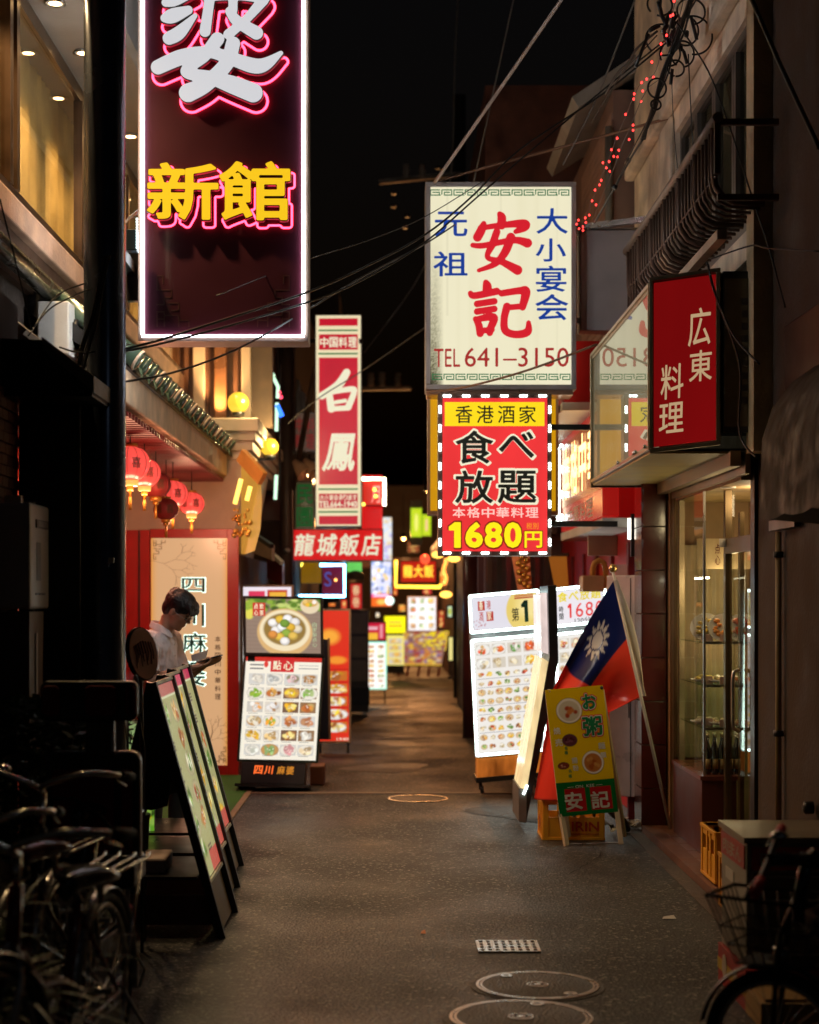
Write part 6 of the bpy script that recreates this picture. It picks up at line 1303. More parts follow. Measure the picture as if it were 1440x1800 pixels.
m = MB(); [m.lathe(Fs(.15+i*.22, .085, .004), [(.05-.012*i, 0), (.045-.012*i, .001)], 14, Fs.n) for i in range(2)]; m.build('printed_blob', pbr('box_cream', (.5, .42, .34), .5), T2)
T = thing('cardboard_tray', 'flat ochre cardboard tray lying behind the bicycle basket', 'tray', (1.5, 6.45, 0)); MB().wb(1.36, 6.3, .0, 1.85, 6.58, .10).build('tray_body', pbr('cardboard', (.36, .22, .08), .8), T, bev=.004); MB().wb(1.38, 6.32, .10, 1.83, 6.56, .112).build('lid', pbr('cardboard', (.36, .22, .08), .8), T)

# ---- water heater
T = thing('water_heater', 'white wall-mounted gas water heater in front of the brick wall', 'water heater', (-1.6, 7.2, 1.54))
MB().wb(-1.66, 7.0, 1.55, -1.485, 7.38, 1.99).build('heater_body', pbr('heater_white', (.50, .46, .42), .35, .15, var=.1), T, bev=.012)
Fh = Frame((-1.485, 7.0, 1.55), (0, 1, 0)); MB().box(Fh, .1, .34, 0, .34, .375, .006).build('vent_slot', BLACK, T)
for j in range(4): MB().box(Fh, .13, .348+j*.006, .006, .31, .350+j*.006, .009).build('vent_louvre', STEEL, T)
MB().box(Fh, .12, .12, 0, .2, .28, .002).build('data_label', pbr('grey_label', (.25, .25, .25), .6), T)
for i in range(3): MB().box(Fh, .1+i*.07, .06, 0, .15+i*.07, .068, .003).build('port', BLACK, T)
MB().wb(-1.6, 7.03, 1.99, -1.53, 7.06, 2.02).build('mount_bracket', STEEL, T); MB().wb(-1.6, 7.3, 1.99, -1.53, 7.33, 2.01).build('mount_bracket', STEEL, T)
MB().add([(-1.65, 7.05, .95), (-1.50, 7.05, .95), (-1.50, 7.30, .95), (-1.65, 7.30, .95), (-1.65, 7.05, 1.54), (-1.50, 7.05, 1.54), (-1.50, 7.34, 1.54), (-1.65, 7.34, 1.54)], [(0, 1, 5, 4), (1, 2, 6, 5), (2, 3, 7, 6), (3, 0, 4, 7), (0, 3, 2, 1), (4, 5, 6, 7)]).build('pipe_cover', pbr('pipe_cover', (.17, .11, .085), .55, .2), T)
MB().wb(-1.499, 7.16, 1.15, -1.494, 7.19, 1.45).build('cable', WHITEP, T)

# ---- posters glimpsed between column and pole
T = thing('window_poster', 'narrow slice of a colourful backlit poster between dark column and pole', 'poster', P(142, 1200, 9.9))
def wp(p):
    W, H = p.w, p.h; p.c[:] = lin(np.array((190, 60, 30))/255.)
    for i in range(150): p.ell(rng.random()*W, rng.random()*H, .01+.03*rng.random(), .01+.05*rng.random(), [(190, 200, 90), (220, 90, 40), (200, 205, 200), (60, 90, 100), (235, 150, 50), (120, 130, 130)][rng.integers(6)], .3, rng.random()*3)
    p.ell(W*.5, H*.93, .06, .09, (190, 215, 120), .1); p.ell(W*.5, H*.94, .04, .06, (140, 120, 60), .2)
MB().box(px_frame(112, 1205, 9.95), 0, 0, -.03, .2, .83, -.004).build('case', BLACK, T); printed(px_frame(114, 1203, 9.94), .19, .81, wp, 200, parent=T, mat=PDIM)
T = thing('lantern_light_strip', 'thin glowing strip standing for lantern light beside the pole under the eave', 'sign', P(147, 955, 10.6)); MB().box(px_frame(138, 955, 10.6), 0, 0, -.05, .06, .74, -.003).build('case', REDD, T)  # added glowing strip, stands in for lantern light showing past the pole
printed(px_frame(138, 955, 10.58), .06, .74, lambda p: (p.rect(0, 0, 1, 1, (220, 60, 40)), p.rect(0, .1, 1, .25, (240, 150, 60))), 60, parent=T, mat=PDIM)
T = thing('green_yellow_poster', 'yellow-green backlit poster glimpsed behind bicycle and plants', 'poster', P(245, 1470, 9.6))
def gp(p):
    W, H = p.w, p.h; p.c[:] = lin(np.array((120, 190, 50))/255.); p.rect(0, H*.62, W, H*.75, (235, 215, 20))
    for i in range(60): p.ell(rng.random()*W, rng.random()*H*(.6 if i % 3 else 1), .02+.03*rng.random(), .01+.03*rng.random(), [(170, 215, 90), (40, 70, 20), (200, 215, 150), (225, 215, 40)][rng.integers(4)], .3, rng.random()*3)
    p.rect(0, H*.76, W, H, (170, 200, 130))
MB().box(px_frame(222, 1475, 9.62), 0, 0, -.04, .16, .67, -.004).build('case', BLACK, T); printed(px_frame(223, 1474, 9.61), .155, .66, gp, 120, parent=T, mat=PDIM); MB().box(px_frame(222, 1475, 9.62), .0, -.21, -.03, .16, 0, -.01).build('stand', BLACK, T)

# ---- A-frame menu boards
def aboard(lb, y0, y1, dx, seed, hd):
    T = thing('menu_easel', lb, 'menu board', (-1.05+dx, (y0+y1)/2, 0), 'A-frame menu boards along the left')
    B0 = Vector((-.867+dx, y0, .243)); T0 = Vector((-1.125+dx, y0, 1.20)); v = (T0-B0); F = Frame(B0, (0, 1, 0), v); W = y1-y0; H = v.length
    MB().box(F, 0, 0, -.022, W, H, -.003).build('panel', BLACK, T); frame_boxes(MB(), F, 0, 0, W, H, .016, -.002, .010).build('frame', pbr('easel_silver', (.66, .68, .52), .4, .1), T)
    r = np.random.default_rng(seed)
    def ap(p):
        W, H = p.w, p.h; p.c[:] = lin(np.array((178, 174, 118))/255.); p.rect(0, H*.93, W, H, hd); p.rect(0, H*.93, W, H*.937, (230, 235, 190))
        for j in range(6):
            for i in range(2):
                x = W*(.05+.46*i+.03*r.random()); y = H*(.05+.145*j+.02*r.random())
                if r.random() < .78: p.food(x, y, x+W*.38, y+H*.12, [REDF, BROWNF, YELF, GREENF][r.integers(4)], plate=(190, 175, 130), n=8)
                else:
                    for q in range(4): p.rect(x, y+q*.02, x+W*.2, y+q*.02+.006, (90, 70, 60))
        p.rect(W*.5, 0, W, H*.1, (200, 90, 75))
    printed(Frame(F(.022, .022, 0), F.u, F.v), W-.044, H-.044, ap, 110, parent=T, mat=print_mat('easel_print', .8))
    MB().box(F, .04, -.24, -.03, W-.04, -.02, -.01).build('kick_panel', pbr('dull_ochre_panel', (.22, .16, .07), .5), T)
    for yy in (y0+.012, y1-.03):
        MB().bar(T0+Vector((0, yy-y0, 0)), Vector((-.80+dx, yy, 0)), .035).build('leg', BLACK, T)
        MB().bar(T0+Vector((-.01, yy-y0, 0)), Vector((-1.42+dx, yy+.005, 0)), .035).build('leg', BLACK, T)
        G = Frame((0, yy-.004, 0)); MB().prism(G, [(-1.13+dx, 1.17), (-1.03+dx, .80), (-1.055+dx, .62), (-1.13+dx, .60), (-1.28+dx, .62)], 0, -.008).build('side_plate', BLACK, T)
    MB().wb(-1.38+dx, y0+.03, .27, -.92+dx, y1-.03, .285).build('shelf', BLACK, T); MB().wb(-1.40+dx, y0+.02, .06, -.85+dx, y0+.05, .20).build('cross_rail', pbr('dull_red_rail', (.10, .03, .025), .5), T)
    return T
aboard('nearest A-frame menu board with pale yellow sheet and pink header', 8.0, 8.70, 0, 1, (190, 110, 100)); aboard('middle A-frame menu board of the three along the left', 8.75, 9.45, -.055, 2, (215, 90, 110)); aboard('farthest A-frame menu board, partly behind the other two', 9.50, 10.2, -.10, 3, (200, 60, 90))
T = thing('white_box', 'pinkish white box on the shelf below the man by the menu boards', 'box', (-1.22, 8.3, .286)); MB().wb(-1.33, 8.1, .287, -1.08, 8.4, .36).build('box_body', pbr('box_white', (.5, .38, .34), .6), T, bev=.01)
T = thing('oval_sign', 'tilted salmon oval sign with dark brush writing by the pole', 'sign', P(251, 1190, 7.7)); c = P(252, 1149, 7.7)
ax = Vector((.80, -.58, .12)).normalized()
up = Vector((-.33, .05, .94)); up = (up-ax*up.dot(ax)).normalized(); sd = up.cross(ax).normalized()
def oval(m, rx, ry, n0, n1):
    N_ = 36; vs = [c+sd*rx*math.cos(2*PI*i/N_)+up*ry*math.sin(2*PI*i/N_)+ax*n for n in (n0, n1) for i in range(N_)]
    return m.add(vs, [tuple(range(N_, 2*N_)), tuple(range(N_))[::-1]]+[(i, (i+1) % N_, (i+1) % N_+N_, i+N_) for i in range(N_)])
oval(MB(), .092, .122, -.02, 0).build('plate', BLACK, T); oval(MB(), .087, .116, .0, .004).build('face', pbr('salmon_face', (.85, .42, .32), .45), T)
Fo = Frame(c+ax*.005, sd, up); m = MB()
for i in range(14):
    a = -.055+.011*i*.75+.003*math.sin(i*3); m.tube([Fo(a, .06-abs(a)*.3, 0), Fo(a+.006, .0, 0), Fo(a-.004+.004*(i % 3), -.055+.02*(i % 4), 0)], .0016, 4)
m.build('brush_writing', pbr('dark_grey_ink', (.05, .04, .04), .5), T)
MB().tube([c-ax*.02, c-ax*.05-up*.12, Vector((-1.16, 7.95, .6)), Vector((-1.16, 7.95, 0))], .010, 8).build('stand', BLACK, T)
T = thing('white_oval_plate', 'pale curved plate seen edge-on just below the salmon oval sign', 'plate', P(240, 1255, 7.6)); cc_ = P(238, 1220, 7.6)
MB().lathe(cc_, [(.0001, .012), (.05, .006), (.085, -.006), (.09, -.012)], 24, Vector((-.93, -.3, -.1))).build('plate_body', WHITEP, T); MB().tube([cc_, cc_+Vector((.03, .05, -.25)), Vector((-1.13, 7.7, 0))], .008, 6).build('stand', BLACK, T)
# ================================================================ THE MAN
def loft(m, secs, seg=20):
    """secs: (centre, axis a, ra, axis b, rb)"""
    vs = []
    for c, a, ra, b, rb in secs:
        vs += [Vector(c)+Vector(a)*math.cos(2*PI*k/seg)*ra+Vector(b)*math.sin(2*PI*k/seg)*rb for k in range(seg)]
    n = len(secs); fs = [(i*seg+k, i*seg+(k+1) % seg, (i+1)*seg+(k+1) % seg, (i+1)*seg+k) for i in range(n-1) for k in range(seg)]
    fs += [tuple(range(seg))[::-1], tuple((n-1)*seg+k for k in range(seg))]
    return m.add(vs, fs, True)
def ball_ax(m, c, ax3, r3, seg=20, rings=14):
    vs = []; fs = []
    for i in range(rings+1):
        t = PI*i/rings
        for k in range(seg):
            p = 2*PI*k/seg; vs.append(Vector(c)+ax3[0]*r3[0]*math.sin(t)*math.cos(p)+ax3[1]*r3[1]*math.sin(t)*math.sin(p)+ax3[2]*r3[2]*math.cos(t))
    fs = [(i*seg+k, (i+1)*seg+k, (i+1)*seg+(k+1) % seg, i*seg+(k+1) % seg) for i in range(rings) for k in range(seg)]
    return m.add(vs, fs, True)
def remeshed(m, name, mat, parent, vox, sm=6):
    o = m.build(name, mat, parent); r = o.modifiers.new('remesh', 'REMESH'); r.mode = 'VOXEL'; r.voxel_size = vox; r.use_smooth_shade = True
    s = o.modifiers.new('smooth', 'SMOOTH'); s.factor = .5; s.iterations = sm
    dg = bpy.context.evaluated_depsgraph_get(); me = bpy.data.meshes.new_from_object(o.evaluated_get(dg)); o.modifiers.clear(); o.data = me
    return o
PX, PY = -1.455, 10.85
fwd = Vector((.955, -.297, 0)).normalized(); sd = Vector((-fwd.y, fwd.x, 0)); UP = Vector((0, 0, 1))   # sd = his left, away from the camera
MAN = thing('person', 'man in a white short-sleeved shirt and dark trousers looking down at a phone', 'person', (PX, PY, 0))
def B3(f, s, z): return Vector((PX, PY, 0))+fwd*f+sd*s+UP*z
SKIN = pbr('skin', (.50, .27, .17), .5, var=.08, spec=.4); SHIRT = pbr('white_shirt', (.80, .75, .76), .8, var=.06, bump=.15, scale=18); TROU = pbr('dark_trousers', (.012, .012, .015), .8)
HAIR = pbr('black_hair', (.008, .007, .007), .35, bump=.9, scale=70, var=.3)
tl = math.radians(34); hu = (UP*math.cos(tl)+fwd*math.sin(tl)).normalized(); hf = (fwd*math.cos(tl)-UP*math.sin(tl)).normalized()
HC = B3(.105, 0, 1.515)
def H3(f, s, u): return HC+hf*f+sd*s+hu*u
m = MB()
ball_ax(m, H3(-.008, 0, .022), (hf, sd, hu), (.093, .075, .098))
ball_ax(m, H3(.022, 0, -.045), (hf, sd, hu), (.062, .056, .072)); ball_ax(m, H3(.055, 0, -.095), (hf, sd, hu), (.026, .03, .02))
loft(m, [(H3(.086, 0, .012), hf, .006, sd, .008), (H3(.094, 0, -.012), hf, .012, sd, .010), (H3(.099, 0, -.028), hf, .014, sd, .015), (H3(.088, 0, -.036), hf, .010, sd, .014)], 10)
ball_ax(m, H3(.080, 0, -.055), (hf, sd, hu), (.010, .022, .006)); ball_ax(m, H3(.078, 0, -.066), (hf, sd, hu), (.010, .018, .007))
ball_ax(m, H3(.082, 0, .022), (hf, sd, hu), (.012, .045, .010))
for s in (-1, 1):
    ball_ax(m, H3(-.005, s*.077, -.008), (hf, sd, hu), (.017, .009, .031), 12, 8); ball_ax(m, H3(.05, s*.042, -.025), (hf, sd, hu), (.022, .02, .02), 12, 8)
loft(m, [(B3(-.03, 0, 1.33), fwd, .075, sd, .085), (B3(.005, 0, 1.40), fwd, .058, sd, .058), (B3(.035, 0, 1.45), fwd, .055, sd, .054), (H3(-.035, 0, -.05), fwd, .056, sd, .054)], 16)
hands = []
for s in (-1, 1):
    sh = B3(-.03, s*.185, 1.335); el = B3(.02, s*.235, 1.075); wr = B3(.235, s*.095, 1.155)
    if s > 0: wr = B3(.25, s*.06, 1.17)
    def ring(c, d_, r): d_ = d_.normalized(); a = d_.orthogonal().normalized(); return (c, a, r, d_.cross(a), r)
    pts = [(sh, .052), (sh.lerp(el, .5), .045), (el, .041), (el.lerp(wr, .3), .042), (el.lerp(wr, .7), .032), (wr, .026)]
    m.tube([p for p, r in pts], [r for p, r in pts], 12); m.ball(el, .041, 12, 8)
    hd_ = (B3(.33, s*.03, 1.19)-wr).normalized(); hn = (UP-hd_*hd_.dot(UP)).normalized(); hs = hd_.cross(hn)
    loft(m, [(wr, hs, .028, hn, .02), (wr+hd_*.03, hs, .038, hn, .018), (wr+hd_*.075, hs, .042, hn, .015), (wr+hd_*.09, hs, .038, hn, .012)], 12)
    for q in range(4):
        b0 = wr+hd_*.085+hs*(-.03+.02*q); L_ = (.06, .07, .066, .052)[q]
        m.tube([b0, b0+hd_*L_*.5+hn*.004, b0+hd_*L_*.8+hn*.018, b0+hd_*L_*.75+hn*.034], [.0092, .0085, .008, .007], 8)
    tb0 = wr+hd_*.035-hs*s*-.035; m.tube([tb0, tb0+hd_*.03+hn*.02-hs*s*-.012, tb0+hd_*.055+hn*.035], [.012, .010, .008], 8); hands.append((wr, hd_, hn, hs))
body = remeshed(m, 'body', SKIN, MAN, .0065, 4)
# hair
m = MB(); ball_ax(m, H3(-.018, 0, .045), (hf, sd, hu), (.105, .088, .093)); ball_ax(m, H3(-.055, 0, .0), (hf, sd, hu), (.058, .078, .075)); ball_ax(m, H3(.055, 0, .075), (hf, sd, hu), (.052, .070, .040))
for s in (-1, 1): ball_ax(m, H3(.012, s*.068, .030), (hf, sd, hu), (.030, .014, .040))
rn = random.Random(5)
for i in range(110):
    a = rn.random()*6.28; e = rn.random()*1.2; dv = (hf*math.cos(a)*math.cos(e)+sd*math.sin(a)*math.cos(e)+hu*math.sin(e)); b0 = H3(-.018, 0, .045)+Vector(hf*dv.dot(hf)*.095+sd*dv.dot(sd)*.079+hu*dv.dot(hu)*.084)
    fl = (hf*.45-hu*.8*max(0, 1-e)+dv*.02).normalized(); m.tube([b0-fl*.02, b0+fl*.012+dv*.001, b0+fl*.036-dv*.004], [.008, .010, .005], 6)
for i in range(16):
    s = -.06+.008*i; b0 = H3(.075, s, .07); m.tube([b0, H3(.097, s*1.05, .045+.008*(i % 3)), H3(.098, s*1.08, .025+.008*((i*5) % 3))], [.012, .008, .004], 6)
remeshed(m, 'hair', HAIR, MAN, .006, 2)
m = MB()
for s in (-1, 1):
    m.torus(H3(.098, s*.033, -.006), .023, .0016, hf, 24, 6); m.tube([H3(.095, s*.056, -.004), H3(.04, s*.079, -.002), H3(-.01, s*.082, .004)], .0016, 6)
m.tube([H3(.099, -.011, -.004), H3(.101, 0, -.002), H3(.099, .011, -.004)], .0016, 6); m.build('glasses', STEEL, MAN)
m = MB()
for s in (-1, 1): m.ball(H3(.083, s*.032, -.008), .010, 10, 8); 
m.build('eye', pbr('eye_dark', (.03, .02, .015), .2), MAN)
m = MB()
for s in (-1, 1): m.tube([H3(.086, s*.016, .012), H3(.088, s*.034, .017), H3(.078, s*.052, .012)], .003, 6)
m.build('eyebrow', HAIR, MAN)
# shirt
m = MB()
loft(m, [(B3(-.065, 0, .93), fwd, .135, sd, .165), (B3(-.075, 0, 1.0), fwd, .148, sd, .17), (B3(-.085, 0, 1.1), fwd, .150, sd, .178), (B3(-.08, 0, 1.2), fwd, .152, sd, .19), (B3(-.065, 0, 1.29), fwd, .138, sd, .195), (B3(-.045, 0, 1.355), fwd, .104, sd, .155), (B3(-.02, 0, 1.395), fwd, .072, sd, .088)], 28)
for s in (-1, 1):
    sh = B3(-.03, s*.175, 1.335); el = B3(.02, s*.235, 1.075); m.ball(sh, .066, 14, 10)
    m.tube([sh, sh.lerp(el, .4), sh.lerp(el, .8)], [.066, .062, .066], 14)
sh_o = remeshed(m, 'shirt', SHIRT, MAN, .0075, 5)
cs = bpy.data.textures.new('folds', 'CLOUDS'); cs.noise_scale = .07; dm = sh_o.modifiers.new('folds', 'DISPLACE'); dm.texture = cs; dm.strength = .028; dm.mid_level = .5; dm.texture_coords = 'LOCAL'
m = MB()
for s in (-1, 1):
    p_ = [B3(.062, s*.008, 1.385), B3(.03, s*.055, 1.425), B3(-.035, s*.075, 1.445), B3(-.075, s*.03, 1.455), B3(-.085, 0, 1.455)]
    q_ = [B3(.10, s*.045, 1.325), B3(.055, s*.088, 1.365), B3(-.03, s*.105, 1.40), B3(-.088, s*.04, 1.415), B3(-.10, 0, 1.412)]
    m.add(p_+q_, [(i, i+1, i+6, i+5) for i in range(4)], True)
co = m.build('collar', pbr('collar_white', (.68, .64, .66), .7, var=.05), MAN); so = co.modifiers.new('t', 'SOLIDIFY'); so.thickness = .005; co.modifiers.new('s', 'SUBSURF').render_levels = 2
m = MB(); [m.lathe(B3(.075+.004*i, -.0, 1.30-.07*i)+fwd*.0, [(.0055, 0), (.005, .003)], 8, fwd) for i in range(4)]; m.build('button', WHITEP, MAN)
m = MB(); loft(m, [(B3(-.045, 0, 1.0), fwd, .108, sd, .155), (B3(-.04, 0, .9), fwd, .12, sd, .17), (B3(-.03, 0, .83), fwd, .11, sd, .168)], 24)
for s, fs in ((-1, .0), (1, .07)):
    m.tube([B3(-.03, s*.085, .88), B3(-.01+fs, s*.095, .5), B3(-.03+fs, s*.10, .10)], [.092, .066, .052], 16)
remeshed(m, 'trousers', TROU, MAN, .012, 3)
m = MB(); loft(m, [(B3(-.045, 0, .955), fwd, .127, sd, .173), (B3(-.045, 0, .985), fwd, .127, sd, .173)], 28); m.build('belt', BLACK, MAN)
for s, fs in ((-1, .0), (1, .07)):
    m = MB(); loft(m, [(B3(-.09+fs, s*.10, .016), sd, .035, UP, .03), (B3(-.05+fs, s*.10, .045), sd, .045, UP, .05), (B3(.04+fs, s*.10, .035), sd, .047, UP, .038), (B3(.12+fs, s*.105, .025), sd, .045, UP, .025), (B3(.17+fs, s*.105, .018), sd, .03, UP, .016)], 14); m.build('shoe', pbr('black_shoe', (.01, .01, .01), .3), MAN)
wr, hd_, hn, hs = hands[0]
PH = thing('phone', 'dark phone held in the hands of the man in the white shirt', 'phone', wr+hd_*.12+hn*.02)
Fp = Frame(wr+hd_*.07+hn*.018-hs*.0, hd_, (hs*.3*-1+hn*.0+sd).normalized()); MB().box(Fp, -.01, -.035, 0, .135, .038, .009).build('phone_body', BLACK, PH, bev=.003)
PA = thing('paper_sheet', 'pale folded paper held up beside the phone', 'paper', B3(.33, .05, 1.22)); a0, a1 = P(338, 1163, 10.7), P(366, 1142, 10.66)
MB().add([a0, P(362, 1158, 10.66), a1, P(336, 1152, 10.72)]+[q+Vector((0, .003, 0)) for q in (a0, P(362, 1158, 10.66), a1, P(336, 1152, 10.72))], [(0, 1, 2, 3), (7, 6, 5, 4), (0, 4, 5, 1), (1, 5, 6, 2), (2, 6, 7, 3), (3, 7, 4, 0)]).build('sheet', WHITEP, PA)

# ================================================================ BICYCLES
def bicycle(lb, O, heading, fcol, sadm, rack=True, basket=False, gripm=BLACKR, R=.32, lean=0, steer=0, seatz=.80, barz=1.02, flat=False):
    """O = ground point under the rear hub, heading = angle of travel in the xy plane."""
    ch, shh = math.cos(heading), math.sin(heading); T = thing('bicycle', lb, 'bicycle', O)
    up = Vector((-math.sin(lean)*-shh, -math.sin(lean)*ch, math.cos(lean))); F = Frame(O, (ch, shh, 0), up); P3 = lambda a, b, c=0: F(a, b, c)
    WB = .93 if flat else 1.05; fr = pbr('frame_%s' % fcol[0], fcol[1], .28, .2, coat=.6)
    # front fork axis
    st = Vector((0, 0, 1)); fu = F.u*math.cos(steer)+F.n*math.sin(steer)
    def wheel(c, u):
        n = u.cross(F.v).normalized(); o = MB().torus(c, R-.018, .019, n, 48, 8).build('wheel', BLACKR, T); 
        MB().torus(c, R-.042, .010, n, 48, 6).build('rim', STEEL, o); m = MB()
        for i in range(28):
            a = 2*PI*i/28; q = u*math.cos(a)+F.v*math.sin(a); m.tube([c+n*(.02 if i % 2 else -.02), c+q*(R-.045)], .0014, 4, False)
        m.build('spokes', CHROME, o); MB().lathe(c-n*.04, [(.018, 0), (.012, .01), (.012, .07), (.018, .08)], 12, n).build('hub', STEEL, o)
        m = MB(); a0, a1 = (math.radians(10), math.radians(190)); vs = []
        for i in range(25):
            a = a0+(a1-a0)*i/24; q = u*math.cos(a)+F.v*math.sin(a); vs += [c+q*(R+.012)-n*.026, c+q*(R+.022), c+q*(R+.012)+n*.026]
        m.add(vs, [(3*i, 3*i+1, 3*i+4, 3*i+3) for i in range(24)]+[(3*i+1, 3*i+2, 3*i+5, 3*i+4) for i in range(24)], True); g = m.build('mudguard', STEEL if not flat else BLACK, T); g.modifiers.new('t', 'SOLIDIFY').thickness = .002
    rh = P3(0, R); fh = P3(WB, R); bb = P3(.44, .27); stp = P3(.27, .62); head0 = P3(.86, .62); head1 = P3(.82, .80)
    wheel(rh, F.u); wheel(fh, fu)
    m = MB(); m.tube([bb, stp, P3(.245, seatz-.09)], [.017, .016, .013], 10); m.tube([head0, P3(.62, .40), bb], .02, 10); m.tube([P3(.85, .66), P3(.6, .47), P3(.34, .43)], .014, 10); m.tube([head0-F.v*.03, head1], .022, 10)
    for s in (-1, 1): m.tube([bb+F.n*s*.03, rh+F.n*s*.055], .009, 8); m.tube([stp+F.n*s*.012, rh+F.n*s*.055], .008, 8)
    m.build('frame', fr, T)
    n2 = fu.cross(F.v).normalized(); m = MB()
    for s in (-1, 1): m.tube([fh+n2*s*.05, P3(.90, .55)+n2*s*.045, P3(.87, .62)+n2*s*.03, P3(.865, .65)], .010, 8)
    m.build('fork', STEEL if not flat else BLACK, T)
    ht = P3(.80, barz-.06); m = MB(); m.tube([head1, ht], .012 if not flat else .024, 8)
    c0 = ht+fu*.05+F.v*.02; g = []
    if flat: c0 = Vector((1.147, 5.2, .80)); bd = Vector((.19, .5, .12)).normalized(); MB().ball(ht, .032, 12, 8).build('stem_clamp', BLACK, T)
    m.tube([ht, c0], .012 if not flat else .02, 8)
    for s in (-1, 1):
        if flat: q = [c0, c0+bd*s*.11, c0+bd*s*.27]
        else: q = [c0, c0+n2*s*.06+fu*.03+F.v*.03, c0+n2*s*.17+fu*.02+F.v*.06, c0+n2*s*.245-fu*.06+F.v*.05, c0+n2*s*.27-fu*.20+F.v*.03]
        qq = [Vector(x) for x in catmull([tuple(x) for x in q], 5)]; m.tube(qq, .011, 8); e = qq[-1]; dr = (qq[-1]-qq[-4]).normalized(); g.append((e, dr))
        m.tube([e-dr*.13, e-dr*.11+fu*.03-F.v*.015, e-dr*.02+fu*.035-F.v*.03], .0045, 6)
    m.build('handlebar', CHROME if not flat else BLACK, T)
    for e, dr in g: MB().tube([e-dr*.10, e-dr*.05, e+dr*.012], [.016, .0175, .0165], 12).build('grip', gripm, T)
    bl = MB(); bl.lathe(c0+n2*.13+F.v*.055, [(.03, 0), (.028, .012), (.018, .022), (.0001, .026)], 18); bl.build('bell', CHROME, T)
    sp = P3(.235, seatz); m = MB(); vs = []
    prof = [(-.11, .085, .0), (-.09, .105, .012), (-.03, .10, .02), (.04, .06, .018), (.10, .03, .012), (.15, .022, .004)]
    loft(m, [(sp+F.u*a+F.v*(c_-.03), F.n, b, F.v, .034) for a, b, c_ in prof], 18); m.build('saddle', sadm, T, bev=0)
    m = MB(); [m.tube([sp+F.n*s*.05-F.u*.05-F.v*.10+F.v*.012*q for q in range(8)], .012, 6) for s in (-1, 1)]; m.build('saddle_spring', STEEL, T)
    if rack:
        m = MB()
        for s in (-.07, -.025, .025, .07): m.tube([P3(.12, .705, s*.8), P3(-.1, .715, s), P3(-.27, .715, s*1.1), P3(-.30, .725, s*1.1)], .0055, 6)
        m.tube([P3(.08, .703, -.06), P3(.08, .703, .06)], .005, 6); m.tube([P3(-.28, .715, -.08), P3(-.28, .715, .08)], .005, 6)
        for s in (-1, 1): m.tube([P3(-.2, .71, s*.075), rh+F.n*s*.07], .006, 6)
        m.build('rack', CHROME, T); m = MB(); [m.tube([rh+F.n*s*.075, P3(-.16, .10, s*.14), P3(-.16, .03, s*.12)], .007, 6) for s in (-1, 1)]; m.tube([P3(-.16, .03, -.12), P3(-.16, .03, .12)], .007, 6); m.build('kickstand', STEEL, T)
    MB().lathe(P3(-.31, .52), [(.02, 0), (.024, .01), (.02, .018)], 14, -F.u).build('reflector', pbr('red_reflector', (.5, .01, .01), .15), T)
    m = MB(); m.lathe(bb-F.n*.05, [(.085, 0), (.085, .004)], 24, F.n*-1); m.tube([bb-F.n*.06, bb-F.n*.065+F.u*.14-F.v*.09], .008, 6); m.tube([bb+F.n*.06, bb+F.n*.065-F.u*.14+F.v*.09], .008, 6); m.build('crank', STEEL, T)
    for s in (-1, 1): MB().box(Frame(bb+F.n*s*.11-F.u*s*.14+F.v*s*.09, F.u, F.v), -.045, -.012, -.045, .045, .012, .045).build('pedal', BLACKR, T)
    MB().box(Frame(P3(.0, .22, -.075), F.u, F.v), .02, .0, 0, .5, .08, .012).build('chain_guard', BLACK, T, bev=.004)
    if basket:
        c = P3(WB-.07, .655)+n2*0; FB = Frame(c, n2, F.v); bm = MB(); w0, w1, d0, d1, h = .20, .15, .28, .21, .20
        def rg(z, w_, l0, l1): return [FB(-w_, z, -l0), FB(w_, z, -l0), FB(w_, z, l1), FB(-w_, z, l1), FB(-w_, z, -l0)]
        s_ = -1 if FB.n.dot(fu) > 0 else 1
        def pt_(a, z, l): return c+n2*a+F.v*z+fu*l
        top = [pt_(-.2, .0, -.08), pt_(.2, .0, -.08), pt_(.17, .02, .24), pt_(-.17, .02, .24)]; bot = [pt_(-.14, -.20, -.06), pt_(.14, -.20, -.06), pt_(.12, -.19, .16), pt_(-.12, -.19, .16)]
        bm.tube(top+[top[0]], .006, 6); MB_ = MB()
        for q in (0, .45, .72, 1.0): bm.tube([top[i].lerp(bot[i], q) for i in (0, 1, 2, 3, 0)], .0035 if q else .006, 6)
        for i in range(4):
            for j in range(7): t = j/7; bm.tube([top[i].lerp(top[(i+1) % 4], t), bot[i].lerp(bot[(i+1) % 4], t)], .003, 5)
        for j in range(1, 7): bm.tube([bot[0].lerp(bot[1], j/7), bot[3].lerp(bot[2], j/7)], .003, 5)
        bm.build('basket', BLACK, T)
        MB().lathe(P3(WB-.05, .48), [(.0001, 0), (.03, .01), (.032, .05), (.0001, .055)], 14, F.u).build('headlight', STEEL, T)
    return T, F, P3
SAD = pbr('black_saddle', (.015, .015, .017), .22, coat=.5); SADR = pbr('maroon_saddle', (.09, .02, .018), .2, coat=.6)
bicycle('nearest left bicycle with black saddle, red frame and chrome rear rack', Vector((-.945, 5.55, 0)), math.radians(-97), ('red', (.16, .01, .01)), SAD, steer=.15, seatz=.74, barz=.94)
bicycle('left bicycle with maroon saddle tucked behind the black saddled one', Vector((-1.14, 6.0, 0)), math.radians(-98), ('brown', (.08, .02, .015)), SADR, lean=.05, steer=-.3, seatz=.76, barz=.92)
TC, FC, PC = bicycle('rear-most left bicycle carrying a red and black child seat', Vector((-1.16, 6.75, 0)), math.radians(-96), ('black', (.015, .015, .015)), SAD, lean=-.03, barz=.98)
